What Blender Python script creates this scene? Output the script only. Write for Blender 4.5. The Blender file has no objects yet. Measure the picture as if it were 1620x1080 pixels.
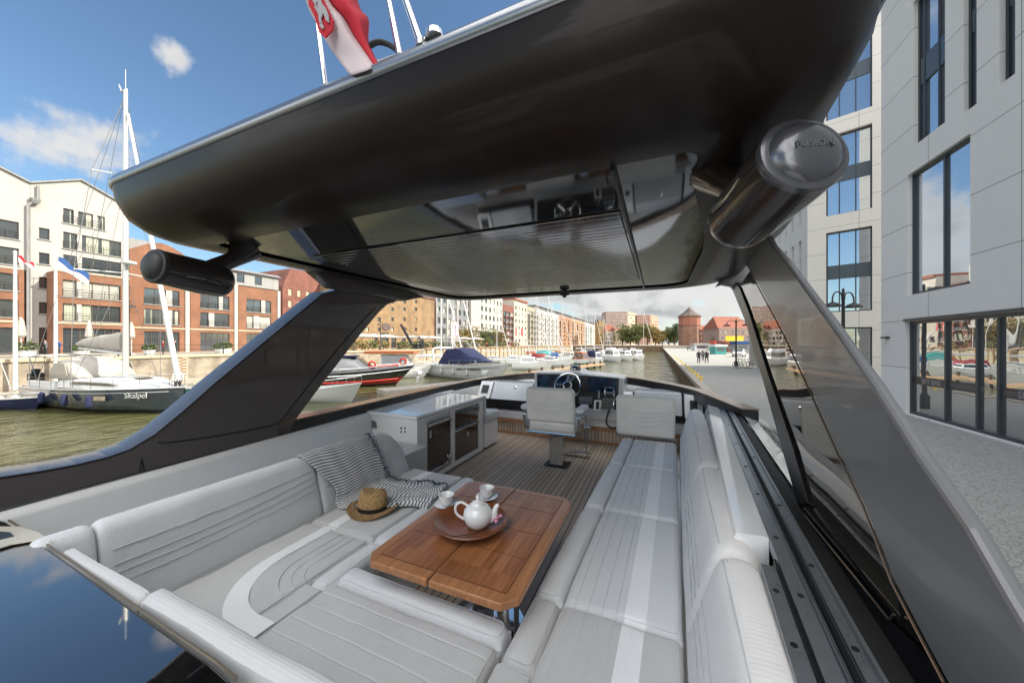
import bpy, bmesh, math, random
from mathutils import Vector, Matrix
random.seed(11)
rad = math.radians
sc = bpy.context.scene
col = sc.collection

# ------------------------------------------------------------------ camera
PHI = math.atan(232 / 540.0)
SN, CS = math.sin(PHI), math.cos(PHI)
CZ = 4.3                      # eye height above the water (water is z = 0)
cam_data = bpy.data.cameras.new('camera')
cam = bpy.data.objects.new('camera', cam_data)
col.objects.link(cam)
cam.location = (0, 0, CZ)
cam.rotation_euler = (rad(90), 0, PHI)
cam_data.sensor_width = 36
cam_data.lens = 12.0
cam_data.shift_y = 3 / 1620.0
cam_data.clip_start = 0.05
cam_data.clip_end = 3000
sc.camera = cam

# ------------------------------------------------------------------ light
SUN_EL, SUN_AZ = rad(37), rad(23)        # azimuth measured from +X towards +Y
sc.view_settings.view_transform = 'Standard'
sc.view_settings.look = 'None'
sc.view_settings.exposure = 2.05
sc.view_settings.gamma = 1
world = bpy.data.worlds.new('World')
sc.world = world
world.use_nodes = True


def build_world():
    nt = world.node_tree
    N, L = nt.nodes, nt.links
    N.clear()
    out = N.new('ShaderNodeOutputWorld')
    bg = N.new('ShaderNodeBackground')
    bg.inputs['Strength'].default_value = 0.13
    sky = N.new('ShaderNodeTexSky')
    sky.sky_type = 'NISHITA'
    sky.sun_disc = False
    sky.sun_elevation = SUN_EL
    sky.sun_rotation = rad(90) - SUN_AZ
    sky.air_density = 1.15
    sky.dust_density = 0.5
    sky.ozone_density = 2.0
    tc = N.new('ShaderNodeTexCoord')

    def M(op, a, b=None, c=None, clamp=False):
        n = N.new('ShaderNodeMath'); n.operation = op; n.use_clamp = clamp
        for i, v in enumerate((a, b, c)):
            if v is None: continue
            if isinstance(v, (int, float)): n.inputs[i].default_value = v
            else: L.new(v, n.inputs[i])
        return n.outputs[0]
    nrm = N.new('ShaderNodeVectorMath'); nrm.operation = 'NORMALIZE'
    L.new(tc.outputs['Generated'], nrm.inputs[0])
    D = nrm.outputs[0]
    sp = N.new('ShaderNodeSeparateXYZ'); L.new(D, sp.inputs[0])
    zz = M('ADD', M('MAXIMUM', sp.outputs[2], 0.0), 0.16)
    cb = N.new('ShaderNodeCombineXYZ')
    L.new(M('DIVIDE', sp.outputs[0], zz), cb.inputs[0])
    L.new(M('DIVIDE', sp.outputs[1], zz), cb.inputs[1])
    n1 = N.new('ShaderNodeTexNoise'); n1.inputs['Scale'].default_value = 1.15
    n1.inputs['Detail'].default_value = 9; n1.inputs['Roughness'].default_value = 0.56
    n1.inputs['Distortion'].default_value = 0.25
    L.new(cb.outputs[0], n1.inputs['Vector'])
    n3 = N.new('ShaderNodeTexNoise'); n3.inputs['Scale'].default_value = 9
    n3.inputs['Detail'].default_value = 7; n3.inputs['Roughness'].default_value = 0.6
    L.new(D, n3.inputs['Vector'])
    val = M('ADD', M('MULTIPLY', n1.outputs['Fac'], 1.0), M('MULTIPLY', M('SUBTRACT', n3.outputs['Fac'], 0.5), 0.75))

    def blob(vec, width, amp):
        v = Vector(vec).normalized()
        d = N.new('ShaderNodeVectorMath'); d.operation = 'DOT_PRODUCT'
        L.new(D, d.inputs[0]); d.inputs[1].default_value = v
        # 1-dot over width^2/2  -> gaussian-like
        t = M('DIVIDE', M('SUBTRACT', 1.0, d.outputs['Value']), width * width * 0.5)
        return M('MULTIPLY', M('POWER', 2.718, M('MULTIPLY', t, -1.0)), amp)
    def pixdir(u, v):
        x = (u - 810) / 540.0
        return (-SN + x * CS, CS + x * SN, (543 - v) / 540.0)
    bias = None
    for (v, w, a) in [(pixdir(252, 66), .06, .32), (pixdir(285, 96), .04, .24),
                      (pixdir(90, 222), .075, .14), (pixdir(205, 222), .08, .25), (pixdir(150, 255), .08, .19),
                      (pixdir(40, 245), .06, .10), (pixdir(380, 40), .30, -.10), (pixdir(60, 80), .30, -.10),
                      (pixdir(900, 455), .38, .22), (pixdir(1120, 470), .36, .24), (pixdir(700, 500), .3, .1),
                      ((-.9, .1, .18), .25, -.05),
                      ((0, -.30, 1), .65, .40), ((.8, -.6, .4), .9, .36), ((-.80, -.65, .25), .30, .26), ((-.42, -.9, .30), .20, -.34), ((.15, -1, .22), .33, .40), ((-.85, .1, .9), .55, -.22), ((-.1, -.9, .25), .7, -.04), ((.9, .5, .4), .6, .18),  # out-of-view clouds added to light the cockpit, with clear gaps for reflections
                      ((.7, -.6, .6), .5, .05)]:
        b = blob(v, w, a)
        bias = b if bias is None else M('ADD', bias, b)
    val = M('ADD', val, bias)
    mask = N.new('ShaderNodeMapRange'); mask.interpolation_type = 'SMOOTHSTEP'
    mask.inputs['From Min'].default_value = 0.60; mask.inputs['From Max'].default_value = 0.80
    mask.inputs['To Max'].default_value = 0.94
    L.new(val, mask.inputs['Value'])
    thick = N.new('ShaderNodeMapRange'); thick.interpolation_type = 'SMOOTHSTEP'
    thick.inputs['From Min'].default_value = 0.70; thick.inputs['From Max'].default_value = 1.0
    L.new(val, thick.inputs['Value'])
    n2 = N.new('ShaderNodeTexNoise'); n2.inputs['Scale'].default_value = 6.0
    n2.inputs['Detail'].default_value = 6
    L.new(D, n2.inputs['Vector'])
    gr = N.new('ShaderNodeMapRange'); gr.interpolation_type = 'SMOOTHSTEP'
    gr.inputs['From Min'].default_value = 0.42; gr.inputs['From Max'].default_value = 0.60
    L.new(n2.outputs['Fac'], gr.inputs['Value'])
    shade = M('MULTIPLY', gr.outputs[0], thick.outputs[0], clamp=True)
    cc = N.new('ShaderNodeMixRGB')
    cc.inputs[1].default_value = (2.75, 2.7, 2.62, 1)
    cc.inputs[2].default_value = (1.25, 1.29, 1.33, 1)
    L.new(shade, cc.inputs[0])
    mix = N.new('ShaderNodeMixRGB')
    L.new(mask.outputs[0], mix.inputs[0])
    # cloud bank added behind the camera, unseen, brightened to fill the shaded cockpit
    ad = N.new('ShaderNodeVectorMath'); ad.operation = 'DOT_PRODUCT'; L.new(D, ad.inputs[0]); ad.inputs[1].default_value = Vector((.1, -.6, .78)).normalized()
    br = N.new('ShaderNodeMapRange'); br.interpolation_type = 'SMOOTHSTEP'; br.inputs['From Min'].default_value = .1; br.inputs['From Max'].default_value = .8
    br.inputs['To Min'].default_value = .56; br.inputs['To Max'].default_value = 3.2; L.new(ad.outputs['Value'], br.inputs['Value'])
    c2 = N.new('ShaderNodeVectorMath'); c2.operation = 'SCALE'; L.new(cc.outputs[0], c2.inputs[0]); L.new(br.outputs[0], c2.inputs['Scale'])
    sk = N.new('ShaderNodeMixRGB'); sk.blend_type = 'MULTIPLY'; sk.inputs[0].default_value = 1; sk.inputs[2].default_value = (.26, .30, .32, 1); L.new(sky.outputs[0], sk.inputs[1])
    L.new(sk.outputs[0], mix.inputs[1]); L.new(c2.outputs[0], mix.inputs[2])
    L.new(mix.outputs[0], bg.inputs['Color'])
    L.new(bg.outputs[0], out.inputs[0])


build_world()
sun_d = bpy.data.lights.new('sun', 'SUN')
sun_d.energy = 2.0
sun_d.angle = rad(0.5)
sun_d.color = (1, 0.93, 0.80)
sun = bpy.data.objects.new('sun', sun_d)
col.objects.link(sun)
sun.location = (40, 20, 60)
sdir = Vector((math.cos(SUN_EL) * math.cos(SUN_AZ), math.cos(SUN_EL) * math.sin(SUN_AZ), math.sin(SUN_EL)))
sun.rotation_euler = sdir.to_track_quat('Z', 'Y').to_euler()
sc.render.engine = 'CYCLES'
sc.cycles.use_denoising = True
sc.cycles.max_bounces = 7
sc.cycles.glossy_bounces = 4
sc.cycles.diffuse_bounces = 3
sc.cycles.transparent_max_bounces = 6
sc.cycles.sample_clamp_indirect = 6


# ------------------------------------------------------------------ survey: turns a photo measurement into a point
def ray(u, v):
    x = (u - 810) / 540.0
    return Vector((-SN + x * CS, CS + x * SN, (543 - v) / 540.0))


def at(u, v, X=None, Y=None, z=None, d=None):
    r = ray(u, v)
    if X is not None: k = X / r.x
    elif Y is not None: k = Y / r.y
    elif z is not None: k = (z - CZ) / r.z
    else: k = d
    return Vector((r.x * k, r.y * k, CZ + r.z * k))


# ------------------------------------------------------------------ mesh helpers
OFF = {}


class MB:
    def __init__(s):
        s.v = []; s.f = []; s.mi = []; s.uv = None

    def add(s, vs, fs, mi=0):
        o = len(s.v)
        s.v += [Vector(p) for p in vs]
        for f in fs:
            s.f.append([i + o for i in f]); s.mi.append(mi)

    def quad(s, a, b, c, d, mi=0): s.add([a, b, c, d], [(0, 1, 2, 3)], mi)
    def poly(s, pts, mi=0): s.add(pts, [tuple(range(len(pts)))], mi)

    def box(s, a, b, mi=0):
        x0, y0, z0 = a; x1, y1, z1 = b
        s.add([(x0, y0, z0), (x1, y0, z0), (x1, y1, z0), (x0, y1, z0), (x0, y0, z1), (x1, y0, z1), (x1, y1, z1), (x0, y1, z1)],
              [(0, 3, 2, 1), (4, 5, 6, 7), (0, 1, 5, 4), (1, 2, 6, 5), (2, 3, 7, 6), (3, 0, 4, 7)], mi)

    def obox(s, c, U, V, W, mi=0):
        """box from centre and three half-vectors"""
        c = Vector(c); U = Vector(U); V = Vector(V); W = Vector(W)
        P = [c + U * a + V * b + W * d for d in (-1, 1) for (a, b) in ((-1, -1), (1, -1), (1, 1), (-1, 1))]
        s.add(P, [(0, 3, 2, 1), (4, 5, 6, 7), (0, 1, 5, 4), (1, 2, 6, 5), (2, 3, 7, 6), (3, 0, 4, 7)], mi)

    def prism(s, pts, off, mi=0):
        n = len(pts); off = Vector(off)
        P = [Vector(p) for p in pts]; Q = [p + off for p in P]
        s.add(P + Q, [tuple(range(n))[::-1], tuple(range(n, 2 * n))] + [(i, (i + 1) % n, n + (i + 1) % n, n + i) for i in range(n)], mi)

    def tube(s, path, r, n=8, mi=0, cap=True, closed=False):
        P = [Vector(p) for p in path]
        m = len(P)
        R = r if isinstance(r, (list, tuple)) else [r] * m
        prev = None; rings = []
        for i in range(m):
            if closed: t = (P[(i + 1) % m] - P[i - 1])
            else: t = P[min(i + 1, m - 1)] - P[max(i - 1, 0)]
            t.normalize()
            if prev is None:
                a = Vector((0, 0, 1)) if abs(t.z) < .9 else Vector((1, 0, 0))
                u = t.cross(a).normalized()
            else:
                u = (prev - t * prev.dot(t)).normalized()
            prev = u; w = t.cross(u)
            rings.append([P[i] + (u * math.cos(2 * math.pi * k / n) + w * math.sin(2 * math.pi * k / n)) * R[i] for k in range(n)])
        vs = [p for rg in rings for p in rg]
        fs = []
        for i in range(m if closed else m - 1):
            j = (i + 1) % m
            for k in range(n):
                fs.append((i * n + k, i * n + (k + 1) % n, j * n + (k + 1) % n, j * n + k))
        if cap and not closed:
            fs.append(tuple(range(n))[::-1]); fs.append(tuple((m - 1) * n + k for k in range(n)))
        s.add(vs, fs, mi)

    def lathe(s, prof, c, axis=(0, 0, 1), n=24, mi=0, cap=True):
        """prof: list of (radius, height along axis)"""
        c = Vector(c); ax = Vector(axis).normalized()
        a = Vector((0, 0, 1)) if abs(ax.z) < .9 else Vector((1, 0, 0))
        u = ax.cross(a).normalized(); w = ax.cross(u)
        vs = []
        for (r, h) in prof:
            for k in range(n):
                t = 2 * math.pi * k / n
                vs.append(c + ax * h + (u * math.cos(t) + w * math.sin(t)) * max(r, 1e-4))
        fs = []
        for i in range(len(prof) - 1):
            for k in range(n):
                fs.append((i * n + k, i * n + (k + 1) % n, (i + 1) * n + (k + 1) % n, (i + 1) * n + k))
        if cap:
            fs.append(tuple(range(n))[::-1]); fs.append(tuple((len(prof) - 1) * n + k for k in range(n)))
        s.add(vs, fs, mi)

    def grid(s, rows, mi=0, closeu=False, closev=False):
        m = len(rows); n = len(rows[0])
        vs = [p for r in rows for p in r]
        fs = []
        for i in range(m if closev else m - 1):
            for k in range(n if closeu else n - 1):
                fs.append((i * n + k, i * n + (k + 1) % n, ((i + 1) % m) * n + (k + 1) % n, ((i + 1) % m) * n + k))
        s.add(vs, fs, mi)

    def build(s, name, mats, parent=None, smooth=40, bevel=0, seg=2, solid=0, sub=0):
        if not isinstance(mats, (list, tuple)): mats = [mats]
        off = OFF.get(parent.name, Vector()) if parent else Vector()
        me = bpy.data.meshes.new(name)
        me.from_pydata([tuple(p - off) for p in s.v], [], s.f)
        for m in mats: me.materials.append(m)
        me.polygons.foreach_set('material_index', s.mi)
        if s.uv:
            uvl = me.uv_layers.new(name='UVMap')
            for lp in me.loops:
                uvl.data[lp.index].uv = s.uv[lp.vertex_index]
        bm = bmesh.new(); bm.from_mesh(me)
        bmesh.ops.remove_doubles(bm, verts=bm.verts, dist=1e-5) if not s.uv else None
        bmesh.ops.recalc_face_normals(bm, faces=bm.faces)
        bm.to_mesh(me); bm.free()
        if smooth:
            me.polygons.foreach_set('use_smooth', [True] * len(me.polygons))
            me.set_sharp_from_angle(angle=rad(smooth))
        me.update()
        o = bpy.data.objects.new(name, me); col.objects.link(o)
        if parent:
            o.parent = parent
            OFF[o.name] = off
        else:
            OFF[o.name] = Vector()
        if solid:
            md = o.modifiers.new('Solidify', 'SOLIDIFY'); md.thickness = solid; md.offset = 0
        if sub:
            md = o.modifiers.new('Subdivision', 'SUBSURF'); md.levels = sub; md.render_levels = sub
        if bevel:
            md = o.modifiers.new('Bevel', 'BEVEL'); md.width = bevel; md.segments = seg; md.limit_method = 'ANGLE'
            md.angle_limit = rad(40); md.harden_normals = bool(smooth)
        return o


def tag(o, label, cat, group=None, kind=None):
    if label: o['label'] = label
    if cat: o['category'] = cat
    if group: o['group'] = group
    if kind: o['kind'] = kind
    return o


def thing(name, label, cat, loc=(0, 0, 0), group=None):
    o = bpy.data.objects.new(name, None); col.objects.link(o)
    o.location = loc
    o.empty_display_size = 0.2
    OFF[o.name] = Vector(loc)
    return tag(o, label, cat, group)


def struct(name, mb, m, **k):
    o = mb.build(name, m, **k); o['kind'] = 'structure'; return o




def dup(root, loc, rotz=0, label=None, group=None, scale=1):
    r = root.copy(); col.objects.link(r)
    r.location = loc; r.rotation_euler = (0, 0, rotz); r.scale = (scale,) * 3
    if label: r['label'] = label
    if group: r['group'] = group
    for ch in list(root.children):
        c = ch.copy(); col.objects.link(c); c.parent = r
        for g in list(ch.children):
            d = g.copy(); col.objects.link(d); d.parent = c
    return r


def spline(pts, n=8):
    """Catmull-Rom through the points"""
    P = [Vector(p) for p in pts]
    P = [P[0] * 2 - P[1]] + P + [P[-1] * 2 - P[-2]]
    out = []
    for i in range(1, len(P) - 2):
        a, b, c, d = P[i - 1], P[i], P[i + 1], P[i + 2]
        for k in range(n):
            t = k / n
            out.append(0.5 * ((2 * b) + (c - a) * t + (2 * a - 5 * b + 4 * c - d) * t * t + (3 * b - a - 3 * c + d) * t ** 3))
    out.append(P[-2].copy())
    return out


SOFT = bpy.data.textures.new('soft_folds', 'CLOUDS'); SOFT.noise_scale = .16; SOFT.noise_depth = 2
def soften(o, k=.007, dr='Z'):
    d = o.modifiers.new('Displace', 'DISPLACE'); d.direction = dr; d.texture = SOFT; d.strength = k; d.mid_level = .5; d.texture_coords = 'GLOBAL'
    return o


# ------------------------------------------------------------------ materials
def NT(name):
    m = bpy.data.materials.new(name); m.use_nodes = True
    return m, m.node_tree.nodes, m.node_tree.links, m.node_tree.nodes['Principled BSDF']


def mat(name, c, rough=.6, metal=0, var=0.0, vscale=5, bump=0, bscale=40, coat=0, spec=.5, ior=None, stretch=None, rvar=0, c2=None, detail=4, coord='Object'):
    m, N, L, P = NT(name)
    P.inputs['Roughness'].default_value = rough
    P.inputs['Metallic'].default_value = metal
    P.inputs['Base Color'].default_value = (*c, 1)
    P.inputs['Specular IOR Level'].default_value = spec
    if ior: P.inputs['IOR'].default_value = ior
    if coat:
        P.inputs['Coat Weight'].default_value = coat; P.inputs['Coat Roughness'].default_value = .03
    tc = N.new('ShaderNodeTexCoord')
    vec = tc.outputs[coord]
    if stretch:
        mp = N.new('ShaderNodeMapping'); mp.inputs['Scale'].default_value = stretch
        L.new(vec, mp.inputs['Vector']); vec = mp.outputs[0]
    if var or c2 or rvar:
        n = N.new('ShaderNodeTexNoise'); n.inputs['Scale'].default_value = vscale; n.inputs['Detail'].default_value = detail
        n.inputs['Roughness'].default_value = .6
        L.new(vec, n.inputs['Vector'])
        cr = N.new('ShaderNodeMapRange'); cr.inputs['From Min'].default_value = .3; cr.inputs['From Max'].default_value = .7
        L.new(n.outputs['Fac'], cr.inputs['Value'])
        if var or c2:
            mx = N.new('ShaderNodeMixRGB')
            a = tuple(x * (1 - var) for x in c); b = c2 if c2 else tuple(min(1, x * (1 + var)) for x in c)
            mx.inputs[1].default_value = (*a, 1); mx.inputs[2].default_value = (*b, 1)
            L.new(cr.outputs[0], mx.inputs[0]); L.new(mx.outputs[0], P.inputs['Base Color'])
        if rvar:
            r2 = N.new('ShaderNodeMapRange'); r2.inputs['To Min'].default_value = max(.02, rough - rvar); r2.inputs['To Max'].default_value = rough + rvar
            L.new(cr.outputs[0], r2.inputs['Value']); L.new(r2.outputs[0], P.inputs['Roughness'])
    if bump:
        n = N.new('ShaderNodeTexNoise'); n.inputs['Scale'].default_value = bscale; n.inputs['Detail'].default_value = 5
        L.new(vec, n.inputs['Vector'])
        b = N.new('ShaderNodeBump'); b.inputs['Strength'].default_value = bump; b.inputs['Distance'].default_value = .02
        L.new(n.outputs['Fac'], b.inputs['Height']); L.new(b.outputs[0], P.inputs['Normal'])
    return m


def mathn(N, L, op, a, b=None, clamp=False):
    n = N.new('ShaderNodeMath'); n.operation = op; n.use_clamp = clamp
    for i, v in enumerate((a, b)):
        if v is None: continue
        if isinstance(v, (int, float)): n.inputs[i].default_value = v
        else: L.new(v, n.inputs[i])
    return n.outputs[0]


def teak_deck():
    m, N, L, P = NT('teak_deck')
    tc = N.new('ShaderNodeTexCoord'); sp = N.new('ShaderNodeSeparateXYZ'); L.new(tc.outputs['Object'], sp.inputs[0])
    w = .052
    q = mathn(N, L, 'DIVIDE', sp.outputs[0], w)
    fr = mathn(N, L, 'FRACT', q); fl = mathn(N, L, 'FLOOR', q)
    line = mathn(N, L, 'LESS_THAN', fr, .14)
    wn = N.new('ShaderNodeTexWhiteNoise'); wn.noise_dimensions = '1D'; L.new(fl, wn.inputs['W'])
    mp = N.new('ShaderNodeMapping'); mp.inputs['Scale'].default_value = (60, 3, 60); L.new(tc.outputs['Object'], mp.inputs['Vector'])
    n = N.new('ShaderNodeTexNoise'); n.inputs['Scale'].default_value = 1; n.inputs['Detail'].default_value = 5; L.new(mp.outputs[0], n.inputs['Vector'])
    f = mathn(N, L, 'ADD', mathn(N, L, 'MULTIPLY', wn.outputs['Value'], .5), mathn(N, L, 'MULTIPLY', n.outputs['Fac'], .6), clamp=True)
    mx = N.new('ShaderNodeMixRGB'); mx.inputs[1].default_value = (.32, .25, .19, 1); mx.inputs[2].default_value = (.62, .50, .39, 1); L.new(f, mx.inputs[0])
    m2 = N.new('ShaderNodeMixRGB'); m2.inputs[2].default_value = (.035, .030, .027, 1); L.new(line, m2.inputs[0]); L.new(mx.outputs[0], m2.inputs[1])
    L.new(m2.outputs[0], P.inputs['Base Color'])
    P.inputs['Roughness'].default_value = .55
    b = N.new('ShaderNodeBump'); b.inputs['Strength'].default_value = .5; b.inputs['Distance'].default_value = .003; b.invert = True
    L.new(line, b.inputs['Height']); L.new(b.outputs[0], P.inputs['Normal'])
    return m


def table_wood():
    m, N, L, P = NT('table_teak')
    tc = N.new('ShaderNodeTexCoord'); sp = N.new('ShaderNodeSeparateXYZ'); L.new(tc.outputs['Object'], sp.inputs[0])
    q = mathn(N, L, 'DIVIDE', sp.outputs[0], .047); fl = mathn(N, L, 'FLOOR', q); fr = mathn(N, L, 'FRACT', q)
    # boards break at staggered lengths
    wn0 = N.new('ShaderNodeTexWhiteNoise'); wn0.noise_dimensions = '1D'; L.new(fl, wn0.inputs['W'])
    q2 = mathn(N, L, 'ADD', mathn(N, L, 'DIVIDE', sp.outputs[1], .31), mathn(N, L, 'MULTIPLY', wn0.outputs['Value'], 0.0)); fl2 = mathn(N, L, 'FLOOR', q2)
    wn = N.new('ShaderNodeTexWhiteNoise'); wn.noise_dimensions = '2D'
    cb = N.new('ShaderNodeCombineXYZ'); L.new(fl, cb.inputs[0]); L.new(fl2, cb.inputs[1]); L.new(cb.outputs[0], wn.inputs['Vector'])
    mp = N.new('ShaderNodeMapping'); mp.inputs['Scale'].default_value = (70, 5, 30)
    ad = N.new('ShaderNodeVectorMath'); ad.operation = 'ADD'
    sc3 = N.new('ShaderNodeVectorMath'); sc3.operation = 'SCALE'; sc3.inputs['Scale'].default_value = 3
    L.new(wn.outputs['Color'], sc3.inputs[0]); L.new(sc3.outputs[0], ad.inputs[0]); L.new(tc.outputs['Object'], ad.inputs[1]); L.new(ad.outputs[0], mp.inputs['Vector'])
    n = N.new('ShaderNodeTexNoise'); n.inputs['Scale'].default_value = 1; n.inputs['Detail'].default_value = 6; n.inputs['Roughness'].default_value = .65
    n.inputs['Distortion'].default_value = .4; L.new(mp.outputs[0], n.inputs['Vector'])
    f = mathn(N, L, 'ADD', mathn(N, L, 'MULTIPLY', wn.outputs['Value'], .28), mathn(N, L, 'MULTIPLY', n.outputs['Fac'], .82), clamp=True)
    cr = N.new('ShaderNodeValToRGB'); e = cr.color_ramp.elements
    e[0].position = .18; e[0].color = (.12, .036, .010, 1); e[1].position = .9; e[1].color = (.46, .205, .085, 1)
    e2 = cr.color_ramp.elements.new(.5); e2.color = (.29, .11, .042, 1)
    L.new(f, cr.inputs[0])
    ln = mathn(N, L, 'MULTIPLY', mathn(N, L, 'LESS_THAN', fr, .05), .55)
    mx = N.new('ShaderNodeMixRGB'); mx.inputs[2].default_value = (.05, .018, .008, 1); L.new(ln, mx.inputs[0]); L.new(cr.outputs[0], mx.inputs[1])
    L.new(mx.outputs[0], P.inputs['Base Color'])
    P.inputs['Roughness'].default_value = .33
    P.inputs['Coat Weight'].default_value = .15; P.inputs['Coat Roughness'].default_value = .25
    b = N.new('ShaderNodeBump'); b.inputs['Strength'].default_value = .15; b.inputs['Distance'].default_value = .002
    L.new(n.outputs['Fac'], b.inputs['Height']); L.new(b.outputs[0], P.inputs['Normal'])
    return m


def fabric(name, c, rib=(0, 1, 0), scale=420, strength=.25):
    m, N, L, P = NT(name)
    tc = N.new('ShaderNodeTexCoord')
    n = N.new('ShaderNodeTexNoise'); n.inputs['Scale'].default_value = 3.5; n.inputs['Detail'].default_value = 3; L.new(tc.outputs['Object'], n.inputs['Vector'])
    n4 = N.new('ShaderNodeTexNoise'); n4.inputs['Scale'].default_value = 260; n4.inputs['Detail'].default_value = 2; L.new(tc.outputs['Object'], n4.inputs['Vector'])
    f = mathn(N, L, 'ADD', mathn(N, L, 'MULTIPLY', n.outputs['Fac'], .6), mathn(N, L, 'MULTIPLY', n4.outputs['Fac'], .5), clamp=True)
    mx = N.new('ShaderNodeMixRGB'); mx.inputs[1].default_value = (*[x * .84 for x in c], 1); mx.inputs[2].default_value = (*[min(1, x * 1.13) for x in c], 1)
    L.new(f, mx.inputs[0]); L.new(mx.outputs[0], P.inputs['Base Color'])
    P.inputs['Roughness'].default_value = .85
    P.inputs['Sheen Weight'].default_value = .25
    d = N.new('ShaderNodeVectorMath'); d.operation = 'DOT_PRODUCT'; L.new(tc.outputs['Object'], d.inputs[0]); d.inputs[1].default_value = rib
    s = mathn(N, L, 'SINE', mathn(N, L, 'MULTIPLY', d.outputs['Value'], scale * 2))
    h = mathn(N, L, 'ADD', mathn(N, L, 'MULTIPLY', s, .6), mathn(N, L, 'MULTIPLY', n4.outputs['Fac'], .8))
    n5 = N.new('ShaderNodeTexNoise'); n5.inputs['Scale'].default_value = 7; n5.inputs['Detail'].default_value = 2; L.new(tc.outputs['Object'], n5.inputs['Vector'])
    b0 = N.new('ShaderNodeBump'); b0.inputs['Strength'].default_value = .3; b0.inputs['Distance'].default_value = .02; L.new(n5.outputs['Fac'], b0.inputs['Height'])
    b = N.new('ShaderNodeBump'); b.inputs['Strength'].default_value = strength; b.inputs['Distance'].default_value = .0012
    L.new(h, b.inputs['Height']); L.new(b0.outputs[0], b.inputs['Normal']); L.new(b.outputs[0], P.inputs['Normal'])
    return m


def water_mat():
    m, N, L, P = NT('water')
    P.inputs['Base Color'].default_value = (.085, .085, .035, 1)
    P.inputs['Roughness'].default_value = .04; P.inputs['IOR'].default_value = 1.333
    P.inputs['Specular IOR Level'].default_value = .7
    tc = N.new('ShaderNodeTexCoord')
    prev = None
    for sca, st, dist, dd in (((.9, .6, 1), .42, .35, 3), ((3.2, 2.4, 1), .42, .12, 3), ((.12, .1, 1), .5, .8, 2)):
        mp = N.new('ShaderNodeMapping'); mp.inputs['Scale'].default_value = sca; mp.inputs['Rotation'].default_value = (0, 0, .5); L.new(tc.outputs['Object'], mp.inputs['Vector'])
        n = N.new('ShaderNodeTexNoise'); n.inputs['Scale'].default_value = 1; n.inputs['Detail'].default_value = dd; n.inputs['Distortion'].default_value = .6
        L.new(mp.outputs[0], n.inputs['Vector'])
        b = N.new('ShaderNodeBump'); b.inputs['Strength'].default_value = st; b.inputs['Distance'].default_value = dist
        L.new(n.outputs['Fac'], b.inputs['Height'])
        if prev: L.new(prev, b.inputs['Normal'])
        prev = b.outputs[0]
    L.new(prev, P.inputs['Normal'])
    return m


def brick_mat(name, c1, c2, mort, scale=1.0, w=.26, h=.085, var=.3, axis='Y'):
    m, N, L, P = NT(name)
    tc = N.new('ShaderNodeTexCoord'); sp = N.new('ShaderNodeSeparateXYZ'); L.new(tc.outputs['Object'], sp.inputs[0])
    cb = N.new('ShaderNodeCombineXYZ')
    L.new(mathn(N, L, 'ADD', sp.outputs[0], sp.outputs[1]), cb.inputs[0]); L.new(sp.outputs[2], cb.inputs[1])
    b = N.new('ShaderNodeTexBrick'); b.inputs['Scale'].default_value = scale
    b.inputs['Brick Width'].default_value = w; b.inputs['Row Height'].default_value = h; b.inputs['Mortar Size'].default_value = .008
    b.inputs['Color1'].default_value = (*c1, 1); b.inputs['Color2'].default_value = (*c2, 1); b.inputs['Mortar'].default_value = (*mort, 1)
    L.new(cb.outputs[0], b.inputs['Vector'])
    n = N.new('ShaderNodeTexNoise'); n.inputs['Scale'].default_value = .45; n.inputs['Detail'].default_value = 6; L.new(tc.outputs['Object'], n.inputs['Vector'])
    mr = N.new('ShaderNodeMapRange'); mr.inputs['From Min'].default_value = .3; mr.inputs['From Max'].default_value = .7
    mr.inputs['To Min'].default_value = 1 - var * 1.3; mr.inputs['To Max'].default_value = 1 + var; L.new(n.outputs['Fac'], mr.inputs['Value'])
    v = N.new('ShaderNodeVectorMath'); v.operation = 'SCALE'; L.new(b.outputs['Color'], v.inputs[0]); L.new(mr.outputs[0], v.inputs['Scale'])
    L.new(v.outputs[0], P.inputs['Base Color']); P.inputs['Roughness'].default_value = .9
    return m


def glass_mat(name, c=(.30, .33, .36), metal=.75, rough=.02, wob=.0, bscale=.8, emis=0):
    m, N, L, P = NT(name)
    P.inputs['Base Color'].default_value = (*c, 1); P.inputs['Metallic'].default_value = metal; P.inputs['Roughness'].default_value = rough
    if wob:
        tc = N.new('ShaderNodeTexCoord'); n = N.new('ShaderNodeTexNoise'); n.inputs['Scale'].default_value = bscale; n.inputs['Detail'].default_value = 1
        L.new(tc.outputs['Object'], n.inputs['Vector'])
        b = N.new('ShaderNodeBump'); b.inputs['Strength'].default_value = wob; b.inputs['Distance'].default_value = .1; L.new(n.outputs['Fac'], b.inputs['Height']); L.new(b.outputs[0], P.inputs['Normal'])
    return m


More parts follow.
